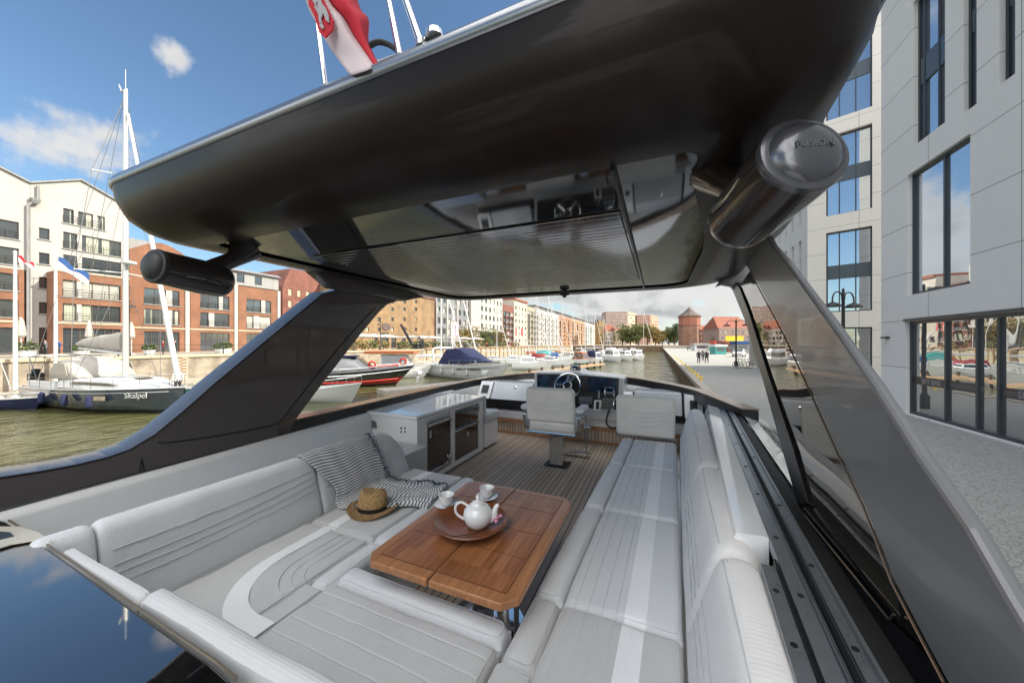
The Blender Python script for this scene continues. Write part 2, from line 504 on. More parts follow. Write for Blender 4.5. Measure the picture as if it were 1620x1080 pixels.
def curtain_glass():
    """window with pale curtains standing behind part of the pane"""
    m, N, L, P = NT('curtained_glass')
    tc = N.new('ShaderNodeTexCoord'); sp = N.new('ShaderNodeSeparateXYZ'); L.new(tc.outputs['Object'], sp.inputs[0])
    h = mathn(N, L, 'ADD', sp.outputs[0], sp.outputs[1])
    n = N.new('ShaderNodeTexNoise'); n.noise_dimensions = '1D'; n.inputs['Scale'].default_value = .9; n.inputs['Detail'].default_value = 1; L.new(h, n.inputs['W'])
    s = mathn(N, L, 'GREATER_THAN', n.outputs['Fac'], .53)
    f = mathn(N, L, 'SINE', mathn(N, L, 'MULTIPLY', h, 24.0))
    f = mathn(N, L, 'ADD', mathn(N, L, 'MULTIPLY', f, .12), .88)
    k = mathn(N, L, 'MULTIPLY', s, f)
    mx = N.new('ShaderNodeMixRGB'); mx.inputs[1].default_value = (.035, .042, .040, 1); mx.inputs[2].default_value = (.42, .43, .33, 1); L.new(k, mx.inputs[0])
    L.new(mx.outputs[0], P.inputs['Base Color']); P.inputs['Roughness'].default_value = .05
    P.inputs['Specular IOR Level'].default_value = .9; P.inputs['IOR'].default_value = 1.8
    return m


def panel_wall(name, c, pw, ph, ox=0, oz=0, joint=.012, var=.04, swap=False):
    """large concrete / fibre-cement panels with open joints"""
    m, N, L, P = NT(name)
    tc = N.new('ShaderNodeTexCoord'); sp = N.new('ShaderNodeSeparateXYZ'); L.new(tc.outputs['Object'], sp.inputs[0])
    h = sp.outputs[0] if swap else sp.outputs[1]
    a = mathn(N, L, 'DIVIDE', mathn(N, L, 'SUBTRACT', h, ox), pw); b = mathn(N, L, 'DIVIDE', mathn(N, L, 'SUBTRACT', sp.outputs[2], oz), ph)
    l1 = mathn(N, L, 'LESS_THAN', mathn(N, L, 'FRACT', a), joint / pw * 2); l2 = mathn(N, L, 'LESS_THAN', mathn(N, L, 'FRACT', b), joint / ph * 2)
    ln = mathn(N, L, 'MAXIMUM', l1, l2)
    cb = N.new('ShaderNodeCombineXYZ'); L.new(mathn(N, L, 'FLOOR', a), cb.inputs[0]); L.new(mathn(N, L, 'FLOOR', b), cb.inputs[1])
    wn = N.new('ShaderNodeTexWhiteNoise'); wn.noise_dimensions = '2D'; L.new(cb.outputs[0], wn.inputs['Vector'])
    n = N.new('ShaderNodeTexNoise'); n.inputs['Scale'].default_value = 1.3; n.inputs['Detail'].default_value = 8; n.inputs['Roughness'].default_value = .65; L.new(tc.outputs['Object'], n.inputs['Vector'])
    mp = N.new('ShaderNodeMapping'); mp.inputs['Scale'].default_value = (5, 5, .35); L.new(tc.outputs['Object'], mp.inputs['Vector'])
    st = N.new('ShaderNodeTexNoise'); st.inputs['Scale'].default_value = 1; st.inputs['Detail'].default_value = 6; L.new(mp.outputs[0], st.inputs['Vector'])
    f = mathn(N, L, 'ADD', mathn(N, L, 'MULTIPLY', wn.outputs['Value'], .35), mathn(N, L, 'ADD', mathn(N, L, 'MULTIPLY', n.outputs['Fac'], .5), mathn(N, L, 'MULTIPLY', st.outputs['Fac'], .4)), clamp=True)
    mx = N.new('ShaderNodeMixRGB'); mx.inputs[1].default_value = (*[x * (1 - var * 3) for x in c], 1); mx.inputs[2].default_value = (*[x * (1 + var) for x in c], 1); L.new(f, mx.inputs[0])
    m2 = N.new('ShaderNodeMixRGB'); m2.inputs[2].default_value = (.22, .22, .215, 1); L.new(ln, m2.inputs[0]); L.new(mx.outputs[0], m2.inputs[1])
    L.new(m2.outputs[0], P.inputs['Base Color']); P.inputs['Roughness'].default_value = .75
    return m


def cobbles(name, c1, c2, size=.13):
    m, N, L, P = NT(name)
    tc = N.new('ShaderNodeTexCoord')
    v = N.new('ShaderNodeTexVoronoi'); v.inputs['Scale'].default_value = 1 / size; L.new(tc.outputs['Object'], v.inputs['Vector'])
    v2 = N.new('ShaderNodeTexVoronoi'); v2.feature = 'DISTANCE_TO_EDGE'; v2.inputs['Scale'].default_value = 1 / size; L.new(tc.outputs['Object'], v2.inputs['Vector'])
    sx = N.new('ShaderNodeSeparateColor'); L.new(v.outputs['Color'], sx.inputs[0])
    n = N.new('ShaderNodeTexNoise'); n.inputs['Scale'].default_value = .6; n.inputs['Detail'].default_value = 8; L.new(tc.outputs['Object'], n.inputs['Vector'])
    f = mathn(N, L, 'ADD', mathn(N, L, 'MULTIPLY', sx.outputs[0], .55), mathn(N, L, 'MULTIPLY', n.outputs['Fac'], .55), clamp=True)
    mx = N.new('ShaderNodeMixRGB'); mx.inputs[1].default_value = (*c1, 1); mx.inputs[2].default_value = (*c2, 1); L.new(f, mx.inputs[0])
    e = mathn(N, L, 'LESS_THAN', v2.outputs['Distance'], .07)
    m2 = N.new('ShaderNodeMixRGB'); m2.inputs[2].default_value = (*[x * .78 for x in c1], 1); L.new(e, m2.inputs[0]); L.new(mx.outputs[0], m2.inputs[1])
    L.new(m2.outputs[0], P.inputs['Base Color']); P.inputs['Roughness'].default_value = .85
    b = N.new('ShaderNodeBump'); b.inputs['Strength'].default_value = .3; b.inputs['Distance'].default_value = .01
    L.new(mathn(N, L, 'MINIMUM', v2.outputs['Distance'], .25), b.inputs['Height']); L.new(b.outputs[0], P.inputs['Normal'])
    return m


def striped(name, ca, cb_, n, frac=.45):
    m, N, L, P = NT(name)
    uv = N.new('ShaderNodeUVMap'); sp = N.new('ShaderNodeSeparateXYZ'); L.new(uv.outputs[0], sp.inputs[0])
    f = mathn(N, L, 'LESS_THAN', mathn(N, L, 'FRACT', mathn(N, L, 'MULTIPLY', sp.outputs[0], n)), frac)
    mx = N.new('ShaderNodeMixRGB'); mx.inputs[1].default_value = (*ca, 1); mx.inputs[2].default_value = (*cb_, 1); L.new(f, mx.inputs[0])
    L.new(mx.outputs[0], P.inputs['Base Color']); P.inputs['Roughness'].default_value = .9
    tc = N.new('ShaderNodeTexCoord'); nz = N.new('ShaderNodeTexNoise'); nz.inputs['Scale'].default_value = 120; L.new(tc.outputs['Object'], nz.inputs['Vector'])
    b = N.new('ShaderNodeBump'); b.inputs['Strength'].default_value = .5; b.inputs['Distance'].default_value = .003; L.new(nz.outputs['Fac'], b.inputs['Height']); L.new(b.outputs[0], P.inputs['Normal'])
    return m


M = {}
M['paint'] = mat('bronze_paint', (.019, .0135, .0115), .34, .0, coat=.12, spec=.12)
M['pillarp'] = mat('pillar_paint', (.098, .080, .070), .38, .1, coat=.45)
M['paint_side'] = mat('bronze_side_paint', (.18, .178, .182), .34, .1, coat=.26, spec=.3, var=.05, vscale=1.5)
M['gloss'] = mat('black_gloss_panel', (.022, .020, .019), .05, 0, ior=1.9, spec=.8, var=.02, bump=.05, bscale=1.2)
M['slat'] = mat('louvre_slat', (.05, .045, .042), .09, .0, ior=2.2, spec=.9)
M['fair'] = mat('black_fairing', (.008, .008, .009), .16, 0, spec=.25)
M['blackgel'] = mat('black_gelcoat', (.006, .006, .007), .03, 0, coat=1, ior=2.0, spec=.9)
M['black'] = mat('black_trim', (.012, .012, .013), .35)
M['rubber'] = mat('black_rubber', (.018, .018, .018), .7, var=.2)
M['gel'] = mat('white_gelcoat', (.86, .86, .85), .16, 0, coat=.8, var=.02, vscale=2)
M['gelgrey'] = mat('grey_gelcoat', (.55, .57, .58), .25, 0, coat=.5, var=.03, vscale=2)
M['chrome'] = mat('polished_steel', (.72, .72, .70), .08, 1, rvar=.03)
M['alu'] = mat('brushed_aluminium', (.31, .335, .35), .34, .75, rvar=.08, vscale=30)
M['deck'] = teak_deck()
M['table'] = table_wood()
M['tablelite'] = mat('teak_edge', (.38, .165, .064), .36, var=.25, vscale=1, stretch=(60, 4, 40), coat=.3)
M['fab'] = fabric('grey_fabric', (.66, .675, .69))
M['fabd'] = fabric('darker_grey_fabric', (.55, .55, .55))
M['fabback'] = fabric('pale_back_fabric', (.82, .79, .76), rib=(0, .7, .7), scale=300)
M['band'] = fabric('white_band_fabric', (.84, .85, .86), rib=(1, 0, 0), scale=260, strength=.5)
M['seam'] = mat('seam_thread', (.2, .21, .22), .9)
M['quilt'] = mat('quilt_thread', (.57, .58, .59), .9)
M['vinyl'] = mat('cream_vinyl', (.82, .79, .74), .5, var=.05, vscale=6, bump=.1, bscale=200)
M['porc'] = mat('white_porcelain', (.80, .80, .79), .12, 0, coat=1)
M['plate'] = mat('brown_bowl', (.20, .065, .026), .36, var=.3, vscale=5, coat=.15, stretch=(8, 1, 1))
M['straw'] = mat('straw', (.46, .29, .125), .85, var=.35, vscale=60, bump=.9, bscale=120)
M['strawd'] = mat('straw_brim', (.36, .22, .095), .85, var=.35, vscale=60, bump=.9, bscale=120)
M['screen'] = None
M['water'] = water_mat()
M['navy'] = mat('navy_canvas', (.010, .014, .055), .85, var=.25, vscale=3, bump=.3, bscale=4)
M['white'] = mat('white_paint', (.52, .52, .505), .35, var=.04)
M['offwhite'] = mat('off_white_render', (.35, .335, .31), .85, var=.05, vscale=.6)
M['canvas'] = mat('cream_canvas', (.36, .335, .295), .9, var=.12, vscale=3)
M['brick'] = brick_mat('orange_brick', (.225, .090, .043), (.17, .066, .033), (.20, .14, .10), var=.18)
M['brickd'] = brick_mat('dark_red_brick', (.19, .065, .042), (.15, .05, .035), (.19, .12, .10), var=.25)
M['tan'] = brick_mat('tan_brick', (.25, .158, .078), (.20, .125, .062), (.23, .165, .10), var=.22)
M['stone'] = mat('quay_stone', (.26, .205, .15), .9, var=.5, vscale=.8, bump=.8, bscale=3, c2=(.38, .325, .25), detail=10)
M['plank'] = mat('quay_planks', (.34, .29, .20), .85, var=.35, vscale=1, stretch=(1, 6, .6), c2=(.45, .39, .28))
M['piling'] = mat('rusty_piling', (.12, .075, .045), .85, var=.5, vscale=1, stretch=(3, 6, .4), bump=.6, bscale=4)
M['cream'] = mat('cream_band', (.40, .325, .23), .8)
M['winfr'] = mat('dark_window_frame', (.085, .065, .05), .5)
M['winfr2'] = mat('anthracite_frame', (.030, .036, .042), .4)
M['curt'] = curtain_glass()
M['blind'] = mat('window_with_blind', (.34, .33, .29), .12, ior=1.6, var=.15, vscale=.7)
M['glassd'] = mat('dark_glass', (.030, .036, .040), .04, ior=1.8, spec=.9, var=.3, vscale=.4)
M['glassb'] = glass_mat('sky_glass', (.62, .66, .70), .92, .012, wob=.03, bscale=.6)
M['glassg'] = glass_mat('shop_glass', (.50, .51, .50), .9, .01, wob=.06, bscale=1.1)
M['tint'] = glass_mat('tinted_glass', (.30, .26, .22), .9, .015, wob=.05, bscale=2)
M['panelA'] = panel_wall('pale_panels', (.66, .64, .61), 3.2, 1.72, ox=-.4, oz=1.7)
M['panelB'] = panel_wall('warm_panels', (.60, .58, .54), 2.4, 1.75, ox=9.6, oz=1.7, swap=True)
M['panelC'] = panel_wall('warm_panels_side', (.56, .55, .52), 3.0, 3.5, ox=.3, oz=1.7)
M['spandrel'] = mat('blue_grey_spandrel', (.055, .072, .088), .35)
M['paveR'] = cobbles('grey_cobbles', (.26, .255, .23), (.345, .335, .305), .085)
M['paveL'] = cobbles('warm_setts', (.29, .25, .20), (.40, .35, .29), .3)
M['kerb'] = mat('granite_kerb', (.33, .29, .24), .8, var=.2, vscale=6)
M['grass'] = mat('leaf_green', (.060, .085, .022), .8, var=.4, vscale=20)
M['leaf'] = mat('leaf_mid', (.07, .09, .025), .8, c2=(.16, .17, .05), vscale=1.5)
M['leafa'] = mat('leaf_autumn', (.16, .10, .025), .8, c2=(.22, .18, .05), vscale=1.5)
M['bark'] = mat('bark', (.07, .05, .035), .9, var=.3)
M['iron'] = mat('black_iron', (.015, .015, .016), .5)
M['roofgrey'] = mat('zinc_roof', (.20, .20, .20), .6, var=.2, vscale=1, stretch=(1, 4, 1))
M['zinc'] = mat('zinc_cladding', (.25, .25, .24), .6, var=.15, vscale=1, stretch=(1, 8, .2))
M['redtile'] = mat('red_tiles', (.22, .072, .042), .85, var=.2, vscale=2)
M['slate'] = mat('brown_tiles', (.10, .075, .065), .85, var=.25, vscale=2)
M['beige'] = mat('beige_render', (.38, .34, .285), .85, var=.08, vscale=.3)
M['ochre'] = mat('ochre_render', (.38, .25, .10), .85, var=.1, vscale=.3)
M['tower_beige'] = mat('pinkish_render', (.29, .20, .16), .85, var=.1, vscale=.1)
M['orange'] = mat('orange_canvas', (.34, .10, .03), .8, var=.1)
M['red'] = mat('red_plastic', (.55, .03, .02), .4, var=.1)
M['green'] = mat('green_paint', (.02, .20, .09), .4, var=.1)
M['teal'] = mat('teal_paint', (.04, .30, .28), .4, var=.1)
M['yellow'] = mat('yellow_paint', (.75, .50, .02), .5, var=.05)
M['hullgrey'] = mat('slate_grey_hull', (.035, .045, .058), .12, 0, coat=1)
M['hullblack'] = mat('black_hull', (.008, .008, .010), .15, 0, coat=1)
M['hullred'] = mat('dark_red_stripe', (.22, .012, .012), .3)
M['wood'] = mat('dock_wood', (.33, .22, .13), .8, var=.3, vscale=1, stretch=(8, 2, 1))
M['skin'] = mat('skin', (.45, .24, .16), .6)
M['cloth_dark'] = mat('dark_cloth', (.02, .022, .03), .9)
M['cloth_white'] = mat('white_cloth', (.6, .6, .6), .9)
M['cloth_grey'] = mat('grey_cloth', (.14, .14, .15), .9)
M['bluec'] = mat('blue_cloth', (.015, .07, .22), .8)
M['flagw'] = mat('white_flag', (.62, .52, .53), .85, var=.06)
M['flagr'] = mat('red_flag', (.55, .012, .03), .8, var=.1)
M['pink'] = mat('pink_petals', (.72, .36, .48), .7, var=.1, vscale=40)
M['spk2'] = mat('speaker_end', (.03, .028, .027), .5)
M['spk'] = mat('speaker_paint', (.050, .040, .034), .26, .5, coat=.7)
M['spkcap'] = mat('speaker_cap', (.13, .13, .14), .24, .6, coat=.4)
# =================================================================== SETTING
QR, QL = 1.70, 3.0          # quay levels, right and left
b = MB(); b.quad((-49, -120, 0), (2.6, -120, 0), (2.6, 208, 0), (-49, 208, 0)); struct('water', b, M['water'], smooth=0)
b = MB(); b.quad((-1500, -1500, -2.5), (1500, -1500, -2.5), (1500, 2500, -2.5), (-1500, 2500, -2.5)); struct('terrain', b, M['kerb'], smooth=0)
b = MB(); b.box((2.62, -120, -2.4), (420, 206.9, QR)); struct('quay_pavement', b, M['paveR'], smooth=0)
b = MB(); b.box((-700, -150, -2.4), (-48.45, 900, QL)); struct('quayside_terrace', b, M['paveL'], smooth=0)
b = MB(); b.box((-48.44, 207.5, -2.4), (420, 900, QL)); struct('far_bank', b, M['paveL'], smooth=0)

# right quay wall: sheet piling with a concrete kerb
w = thing('quay_wall', 'dark rusty sheet piled quay wall with pale kerb along the right side of the canal', 'quay wall', (2.4, 30, 0))
b = MB()
pts = []
y = -30.0
while y < 206.5:
    pts += [(2.30, y), (2.30, y + .28), (2.44, y + .40), (2.44, y + .68)]; y += .8
vs = [(x, yy, z) for (x, yy) in pts for z in (-2, QR - .22)]
b.add(vs, [(2 * i, 2 * i + 1, 2 * i + 3, 2 * i + 2) for i in range(len(pts) - 1)])
b.build('sheet_piling', M['piling'], w, smooth=0)
b = MB(); b.box((2.22, -30, QR - .22), (2.70, 206.5, QR + .06)); b.build('kerb', M['kerb'], w, smooth=0, bevel=.02)
# left quay wall
w = thing('quay_wall', 'old stained stone quay wall below the terrace on the left bank', 'quay wall', (-48.2, 30, 0))
b = MB(); b.box((-48.44, -60, -2.2), (-48.0, 62, QL - .25)); b.build('masonry', M['stone'], w, smooth=0)
b = MB(); b.box((-48.5, -60, QL - .245), (-47.85, 62, QL + .03)); b.build('coping', M['cream'], w, smooth=0, bevel=.03)
b = MB(); b.box((-48.0, -60, -1.0), (-46.4, 62, .42)); b.build('ledge', M['kerb'], w, smooth=0)
w = thing('quay_wall', 'pale timber planked quay wall below the cafe parasols', 'quay wall', (-48.2, 120, 0))
b = MB(); b.box((-48.44, 62, -2.2), (-48.1, 207.4, QL)); b.build('planking', M['plank'], w, smooth=0)
b = MB(); y = 63
while y < 206: b.box((-48.1, y, -1), (-47.85, y + .35, QL - .1)); y += 3.2
b.box((-48.2, 62, QL + .003), (-47.8, 207.4, QL + .2)); b.build('timber_post', M['wood'], w, smooth=0)
w = MB(); w.box((-48, 207.0, -2.2), (2.2, 207.45, QL)); tag(w.build('quay_wall', M['piling'], smooth=0), 'dark wall closing the far end of the canal', 'quay wall')
# ladder recess with the brick pattern (left quay)
p = at(287, 600, X=-47.98)
b = MB(); b.box((-47.98, p.y - .55, .42), (-47.9, p.y + .55, QL + .1), 0)
for i in range(14):
    z = .62 + i * .17
    b.box((-47.9, p.y - .42 + (i % 2) * .4, z), (-47.86, p.y + .02 + (i % 2) * .4, z + .085), 1)
tag(b.build('quay_pier', [M['cream'], M['brickd']], smooth=0), 'cream stone pier with a red toothed brick pattern in the left quay wall', 'pier')


# =================================================================== BUILDINGS
def wallgrid(mb, O, U, Nn, L, z0, z1, holes, depth, mi=0, mir=0):
    O = Vector((O[0], O[1], 0)); U = Vector((U[0], U[1], 0)); Nn = Vector((Nn[0], Nn[1], 0))
    xs = sorted({0, L} | {min(max(h[i], 0), L) for h in holes for i in (0, 1)})
    zs = sorted({z0, z1} | {min(max(h[i], z0), z1) for h in holes for i in (2, 3)})
    def P(a, z, dd=0): return O + U * a + Nn * dd + Vector((0, 0, z))
    # merge columns per horizontal strip
    for j in range(len(zs) - 1):
        za, zb = zs[j], zs[j + 1]
        if zb - za < 1e-5: continue
        start = None
        for i in range(len(xs) - 1):
            xa, xb = xs[i], xs[i + 1]
            cx, cz = (xa + xb) / 2, (za + zb) / 2
            inh = any(h[0] < cx < h[1] and h[2] < cz < h[3] for h in holes)
            if not inh and start is None: start = xa
            if inh and start is not None:
                mb.quad(P(start, za), P(xa, za), P(xa, zb), P(start, zb), mi); start = None
        if start is not None: mb.quad(P(start, za), P(L, za), P(L, zb), P(start, zb), mi)
    for h in holes:
        a, b2, c, d = h[:4]
        mb.quad(P(a, c), P(b2, c), P(b2, c, depth), P(a, c, depth), mir); mb.quad(P(a, d), P(b2, d), P(b2, d, depth), P(a, d, depth), mir)
        mb.quad(P(a, c), P(a, d), P(a, d, depth), P(a, c, depth), mir); mb.quad(P(b2, c), P(b2, d), P(b2, d, depth), P(b2, c, depth), mir)
        mb.quad(P(a, c, depth), P(b2, c, depth), P(b2, d, depth), P(a, d, depth), mir)


WR = random.Random(77)
def window(root, O, U, Nn, a, b2, c, d, depth, glass, frame, mull=0, trans=0, fw=.07, rail=False, simple=False, parts=None, name='window'):
    O = Vector((O[0], O[1], 0)); U = Vector((U[0], U[1], 0)); Nn = Vector((Nn[0], Nn[1], 0)); Z = Vector((0, 0, 1))
    if glass is M['glassd'] and simple: glass = WR.choice([M['glassd'], M['glassd'], M['curt'], M['blind']])
    elif glass is M['curt']: glass = WR.choice([M['curt'], M['curt'], M['glassd'], M['blind']])
    g = MB()
    ctr = O + U * ((a + b2) / 2) + Z * ((c + d) / 2)
    e = .004
    if simple:
        g.obox(ctr + Nn * (depth - .03), U * ((b2 - a) / 2 - e), Nn * .02, Z * ((d - c) / 2 - e))
        return g.build(name, glass, root, smooth=0)
    f = MB()
    df = depth - .055
    for (x0, x1, z0, z1) in [(a + e, b2 - e, c + e, c + fw), (a + e, b2 - e, d - fw, d - e), (a + e, a + fw, c + fw, d - fw), (b2 - fw, b2 - e, c + fw, d - fw)]:
        f.obox(O + U * ((x0 + x1) / 2) + Z * ((z0 + z1) / 2) + Nn * df, U * ((x1 - x0) / 2), Nn * .045, Z * ((z1 - z0) / 2))
    ms = mull if isinstance(mull, (list, tuple)) else [(i + 1) / (mull + 1) for i in range(mull)]
    for t in ms:
        x = a + (b2 - a) * t
        f.obox(O + U * x + Z * ((c + d) / 2) + Nn * df, U * (fw * .4), Nn * .04, Z * ((d - c) / 2 - fw))
    ts = trans if isinstance(trans, (list, tuple)) else [(i + 1) / (trans + 1) for i in range(trans)]
    for t in ts:
        z = c + (d - c) * t
        f.obox(ctr * 1 + Z * (z - (c + d) / 2) + Nn * df, U * ((b2 - a) / 2 - fw), Nn * .042, Z * (fw * .35))
    fo = f.build(name, frame, root, smooth=0)
    if frame is M['winfr'] and c > QL + 1:
        sl = MB(); sl.obox(O + U * ((a + b2) / 2) + Z * (c - .05) - Nn * .03, U * ((b2 - a) / 2 + .12), Nn * .09, Z * .045); sl.build('sill', M['zinc'], fo, smooth=0)
    g.obox(ctr + Nn * (depth - .022), U * ((b2 - a) / 2 - fw * .5), Nn * .008, Z * ((d - c) / 2 - fw * .5))
    g.build('pane', glass, fo, smooth=0)
    if parts:
        for (t0, t1, m) in parts:
            q = MB(); q.obox(O + U * (a + (b2 - a) * (t0 + t1) / 2) + Z * ((c + d) / 2) + Nn * .01, U * ((b2 - a) * (t1 - t0) / 2), Nn * .03, Z * ((d - c) / 2 - .02))
            q.build('panel', m, fo, smooth=0)
    if rail:
        r = MB()
        for zz in (.35, .62, .95):
            r.obox(O + U * ((a + b2) / 2) + Z * (c + zz) - Nn * .04, U * ((b2 - a) / 2), Nn * .02, Z * .018)
        k = a
        while k < b2:
            r.obox(O + U * k + Z * (c + .48) - Nn * .04, U * .02, Nn * .018, Z * .48); k += 1.1
        r.build('rail', M['iron'], fo, smooth=0)
    return fo


def body(mb, O, U, Nn, L, z0, z1, D, mi=0, top=None):
    """sides, back and lid of a block whose front is made by wallgrid"""
    O = Vector((O[0], O[1], 0)); U = Vector((U[0], U[1], 0)); Nn = Vector((Nn[0], Nn[1], 0)); Z = Vector((0, 0, 1))
    A, B2 = O, O + U * L; C2, D2 = B2 + Nn * D, A + Nn * D
    for (p, q) in ((B2, C2), (C2, D2), (D2, A)):
        mb.quad(p + Z * z0, q + Z * z0, q + Z * z1, p + Z * z1, mi)
    mb.quad(A + Z * z1, B2 + Z * z1, C2 + Z * z1, D2 + Z * z1, mi if top is None else top)


UY, NL = (0, 1), (-1, 0)
def YX(u, X): return at(u, 500, X=X).y
def ZV(u, v, X): return at(u, v, X=X).z

XF = -67.0
FG = dict(glass=M['curt'], frame=M['winfr'])
def rows_from(spec, X=XF): return [(ZV(u, vt, X), ZV(u, vb, X)) for (u, vt, vb) in spec]

# ---- white gabled building B, with the projecting brick bay
Y0, Y1, Yb = YX(48, XF), YX(204, XF), YX(88, XF)
R = thing('gabled_building', 'white rendered gabled apartment building with an orange brick lower bay, behind the sailing yacht', 'building', (XF, (Y0 + Y1) / 2, QL))
eave = ZV(50, 291, XF)
rows = [(CZ + 14.8, CZ + 16.6), (CZ + 11.65, CZ + 13.7), (CZ + 9.05, CZ + 10.9)]
hs = []
small = [(ZV(70, 361, XF), ZV(70, 379, XF)), (ZV(70, 400, XF), ZV(70, 418, XF)), (ZV(70, 438.5, XF), ZV(70, 456.5, XF)), (ZV(70, 478, XF), ZV(70, 496, XF))]
sy0, sy1 = YX(61.5, XF) - Y0, YX(78.5, XF) - Y0
for (zt, zb) in small: hs.append((sy0, sy1, zb, zt))
hs.append((sy0, sy1, QL + .05, ZV(70, 518, XF)))
wr = YX(192, XF) - Y0; wl = YX(100, XF) - Y0; w1r = YX(166, XF) - Y0
big = [(wl, w1r, rows[0][0], rows[0][1]), (wl, wr, rows[1][0], rows[1][1]), (wl, wr, rows[2][0], rows[2][1])]
b = MB(); wallgrid(b, (XF, Y0), UY, NL, Y1 - Y0, QL, eave, hs + big, .25)
body(b, (XF, Y0), UY, NL, Y1 - Y0, QL, eave, 14)
pk = at(128, 286, X=XF)
b.prism([(XF + .003, Y0, eave), (XF + .003, Y1, eave - .4), (XF + .003, Y1, eave), (XF + .003, pk.y, pk.z)], (-14, 0, 0))
b.build('wall', M['offwhite'], R, smooth=0)
b = MB()
for (p, q) in (((Y0, eave), (pk.y, pk.z)), ((pk.y, pk.z), (Y1 + .3, eave - .1))):
    b.prism([(XF + .25, p[0], p[1] + .02), (XF + .25, q[0], q[1] + .02), (XF + .25, q[0], q[1] + .22), (XF + .25, p[0], p[1] + .22)], (-14.6, 0, 0))
b.build('roof', M['roofgrey'], R, smooth=0)
for h in hs[:4]: window(R, (XF, Y0), UY, NL, *h, .25, M['curt'], M['winfr'])
window(R, (XF, Y0), UY, NL, *hs[4], .25, M['glassd'], M['winfr'], name='door')
white = M['offwhite']
window(R, (XF, Y0), UY, NL, *big[0], .25, M['curt'], M['winfr'], mull=[.24, .34, .70, .80], rail=True, parts=[(.24, .34, white), (.70, .80, white)])
for h in big[1:]:
    window(R, (XF, Y0), UY, NL, *h, .25, M['curt'], M['winfr'], mull=[.22, .30, .50, .80], rail=True, parts=[(.22, .30, white)])
# brick bay
XB = XF + 2.4
yb0, yb1 = YX(86, XB), YX(204, XB)
zt = ZV(88, 428, XB)
bw = [(YX(99.5, XB) - yb0, YX(191, XB) - yb0, ZV(100, 468.5, XB), ZV(100, 442, XB)), (YX(99.5, XB) - yb0, YX(191, XB) - yb0, ZV(100, 507, XB), ZV(100, 479.5, XB))]
gr = (YX(99.5, XB) - yb0, YX(191, XB) - yb0, QL + .03, ZV(100, 518.5, XB))
b = MB(); wallgrid(b, (XB, yb0), UY, NL, yb1 - yb0, QL, zt, bw + [gr], .3); body(b, (XB, yb0), UY, NL, yb1 - yb0, QL, zt, 2.39)
b.build('brick_bay', M['brick'], R, smooth=0)
b = MB(); zc = ZV(88, 511.5, XB); b.box((XB - .1, yb0 - .05, zc), (XB + .07, yb1 + .05, zc + .22)); b.build('string_course', M['cream'], R, smooth=0)
b = MB(); b.box((XB - .1, yb0 - .05, zt + .003), (XB + .08, yb1 + .05, zt + .18)); b.build('coping', M['cream'], R, smooth=0)
for h in bw: window(R, (XB, yb0), UY, NL, *h, .3, M['curt'], M['winfr'], mull=[.22, .30, .50, .80], rail=True, parts=[(.22, .30, white)])
window(R, (XB, yb0), UY, NL, *gr, .3, M['glassd'], M['winfr'], mull=6, trans=[.7], name='shopfront')
b = MB()
for k in range(12): b.box((XB + .03, min(yb0 + .1 + k * (yb1 - yb0 - .2) / 11, yb1 - .1), zt + .18), (XB + .06, min(yb0 + .14 + k * (yb1 - yb0 - .2) / 11, yb1 - .06), zt + 1.101))
b.box((XB + .02, yb0, zt + 1.1), (XB + .07, yb1, zt + 1.15)); b.build('balustrade', M['iron'], R, smooth=0)
# downpipe in the valley
b = MB(); dp = YX(44, XF + .2); b.tube([(XF + .25, dp + .7, eave - .1), (XF + .25, dp + .7, eave - 1.6), (XF + .25, dp, eave - 2.6), (XF + .25, dp, QL + 1)], .13, 8)
b.lathe([(.2, 0), (.42, .5), (.42, .6)], (XF + .3, dp + .5, eave - 2.3), n=8); b.build('downpipe', M['roofgrey'], R)

# ---- building A at the left edge
ya0, ya1 = YX(48, XF) - 22, YX(48, XF) - .02
R = thing('gabled_building', 'white and brick gabled building cut off by the left edge of the photo', 'building', (XF, ya1 - 8, QL))
rr = rows_from([(20, 350, 378), (20, 392, 419)])
hs = [(L0, L0 + 5.2, zb, z_t) for (z_t, zb) in rr for L0 in (ya1 - ya0 - 21, ya1 - ya0 - 13.6, YX(30, XF) - ya0 - 5.2)]
hb = [(L0, L0 + 5.2, zb, z_t) for (z_t, zb) in rows_from([(20, 433, 460), (20, 474, 502)]) for L0 in (ya1 - ya0 - 21, ya1 - ya0 - 13.6, YX(29, XF) - ya0 - 5.2)]
hg = [(L0, L0 + 5.2, QL + .03, ZV(20, 518, XF)) for L0 in (ya1 - ya0 - 21, ya1 - ya0 - 13.6, YX(29, XF) - ya0 - 5.2)]
zs_ = ZV(20, 425, XF)
b = MB(); wallgrid(b, (XF, ya0), UY, NL, ya1 - ya0, zs_, eave, hs, .25); body(b, (XF, ya0), UY, NL, ya1 - ya0, QL, eave, 14)
b.prism([(XF + .003, ya0, eave), (XF + .003, ya1, eave - .3), (XF + .003, ya1, eave), (XF + .003, ya1 - 11, eave + 4.6)], (-14, 0, 0)); b.build('wall', M['offwhite'], R, smooth=0)
b = MB(); wallgrid(b, (XF + .06, ya0), UY, NL, ya1 - ya0 - .4, QL, zs_ - .002, hb + hg, .3); b.build('brick_base', M['brick'], R, smooth=0)
b = MB()
for (p, q) in (((ya0, eave), (ya1 - 11, eave + 4.6)), ((ya1 - 11, eave + 4.6), (ya1, eave))):
    b.prism([(XF + .25, p[0], p[1] + .02), (XF + .25, q[0], q[1] + .02), (XF + .25, q[0], q[1] + .22), (XF + .25, p[0], p[1] + .22)], (-14.6, 0, 0))
b.build('roof', M['roofgrey'], R, smooth=0)
for h in hs: window(R, (XF, ya0), UY, NL, *h, .25, M['curt'], M['winfr'], mull=[.35, .5], rail=True)
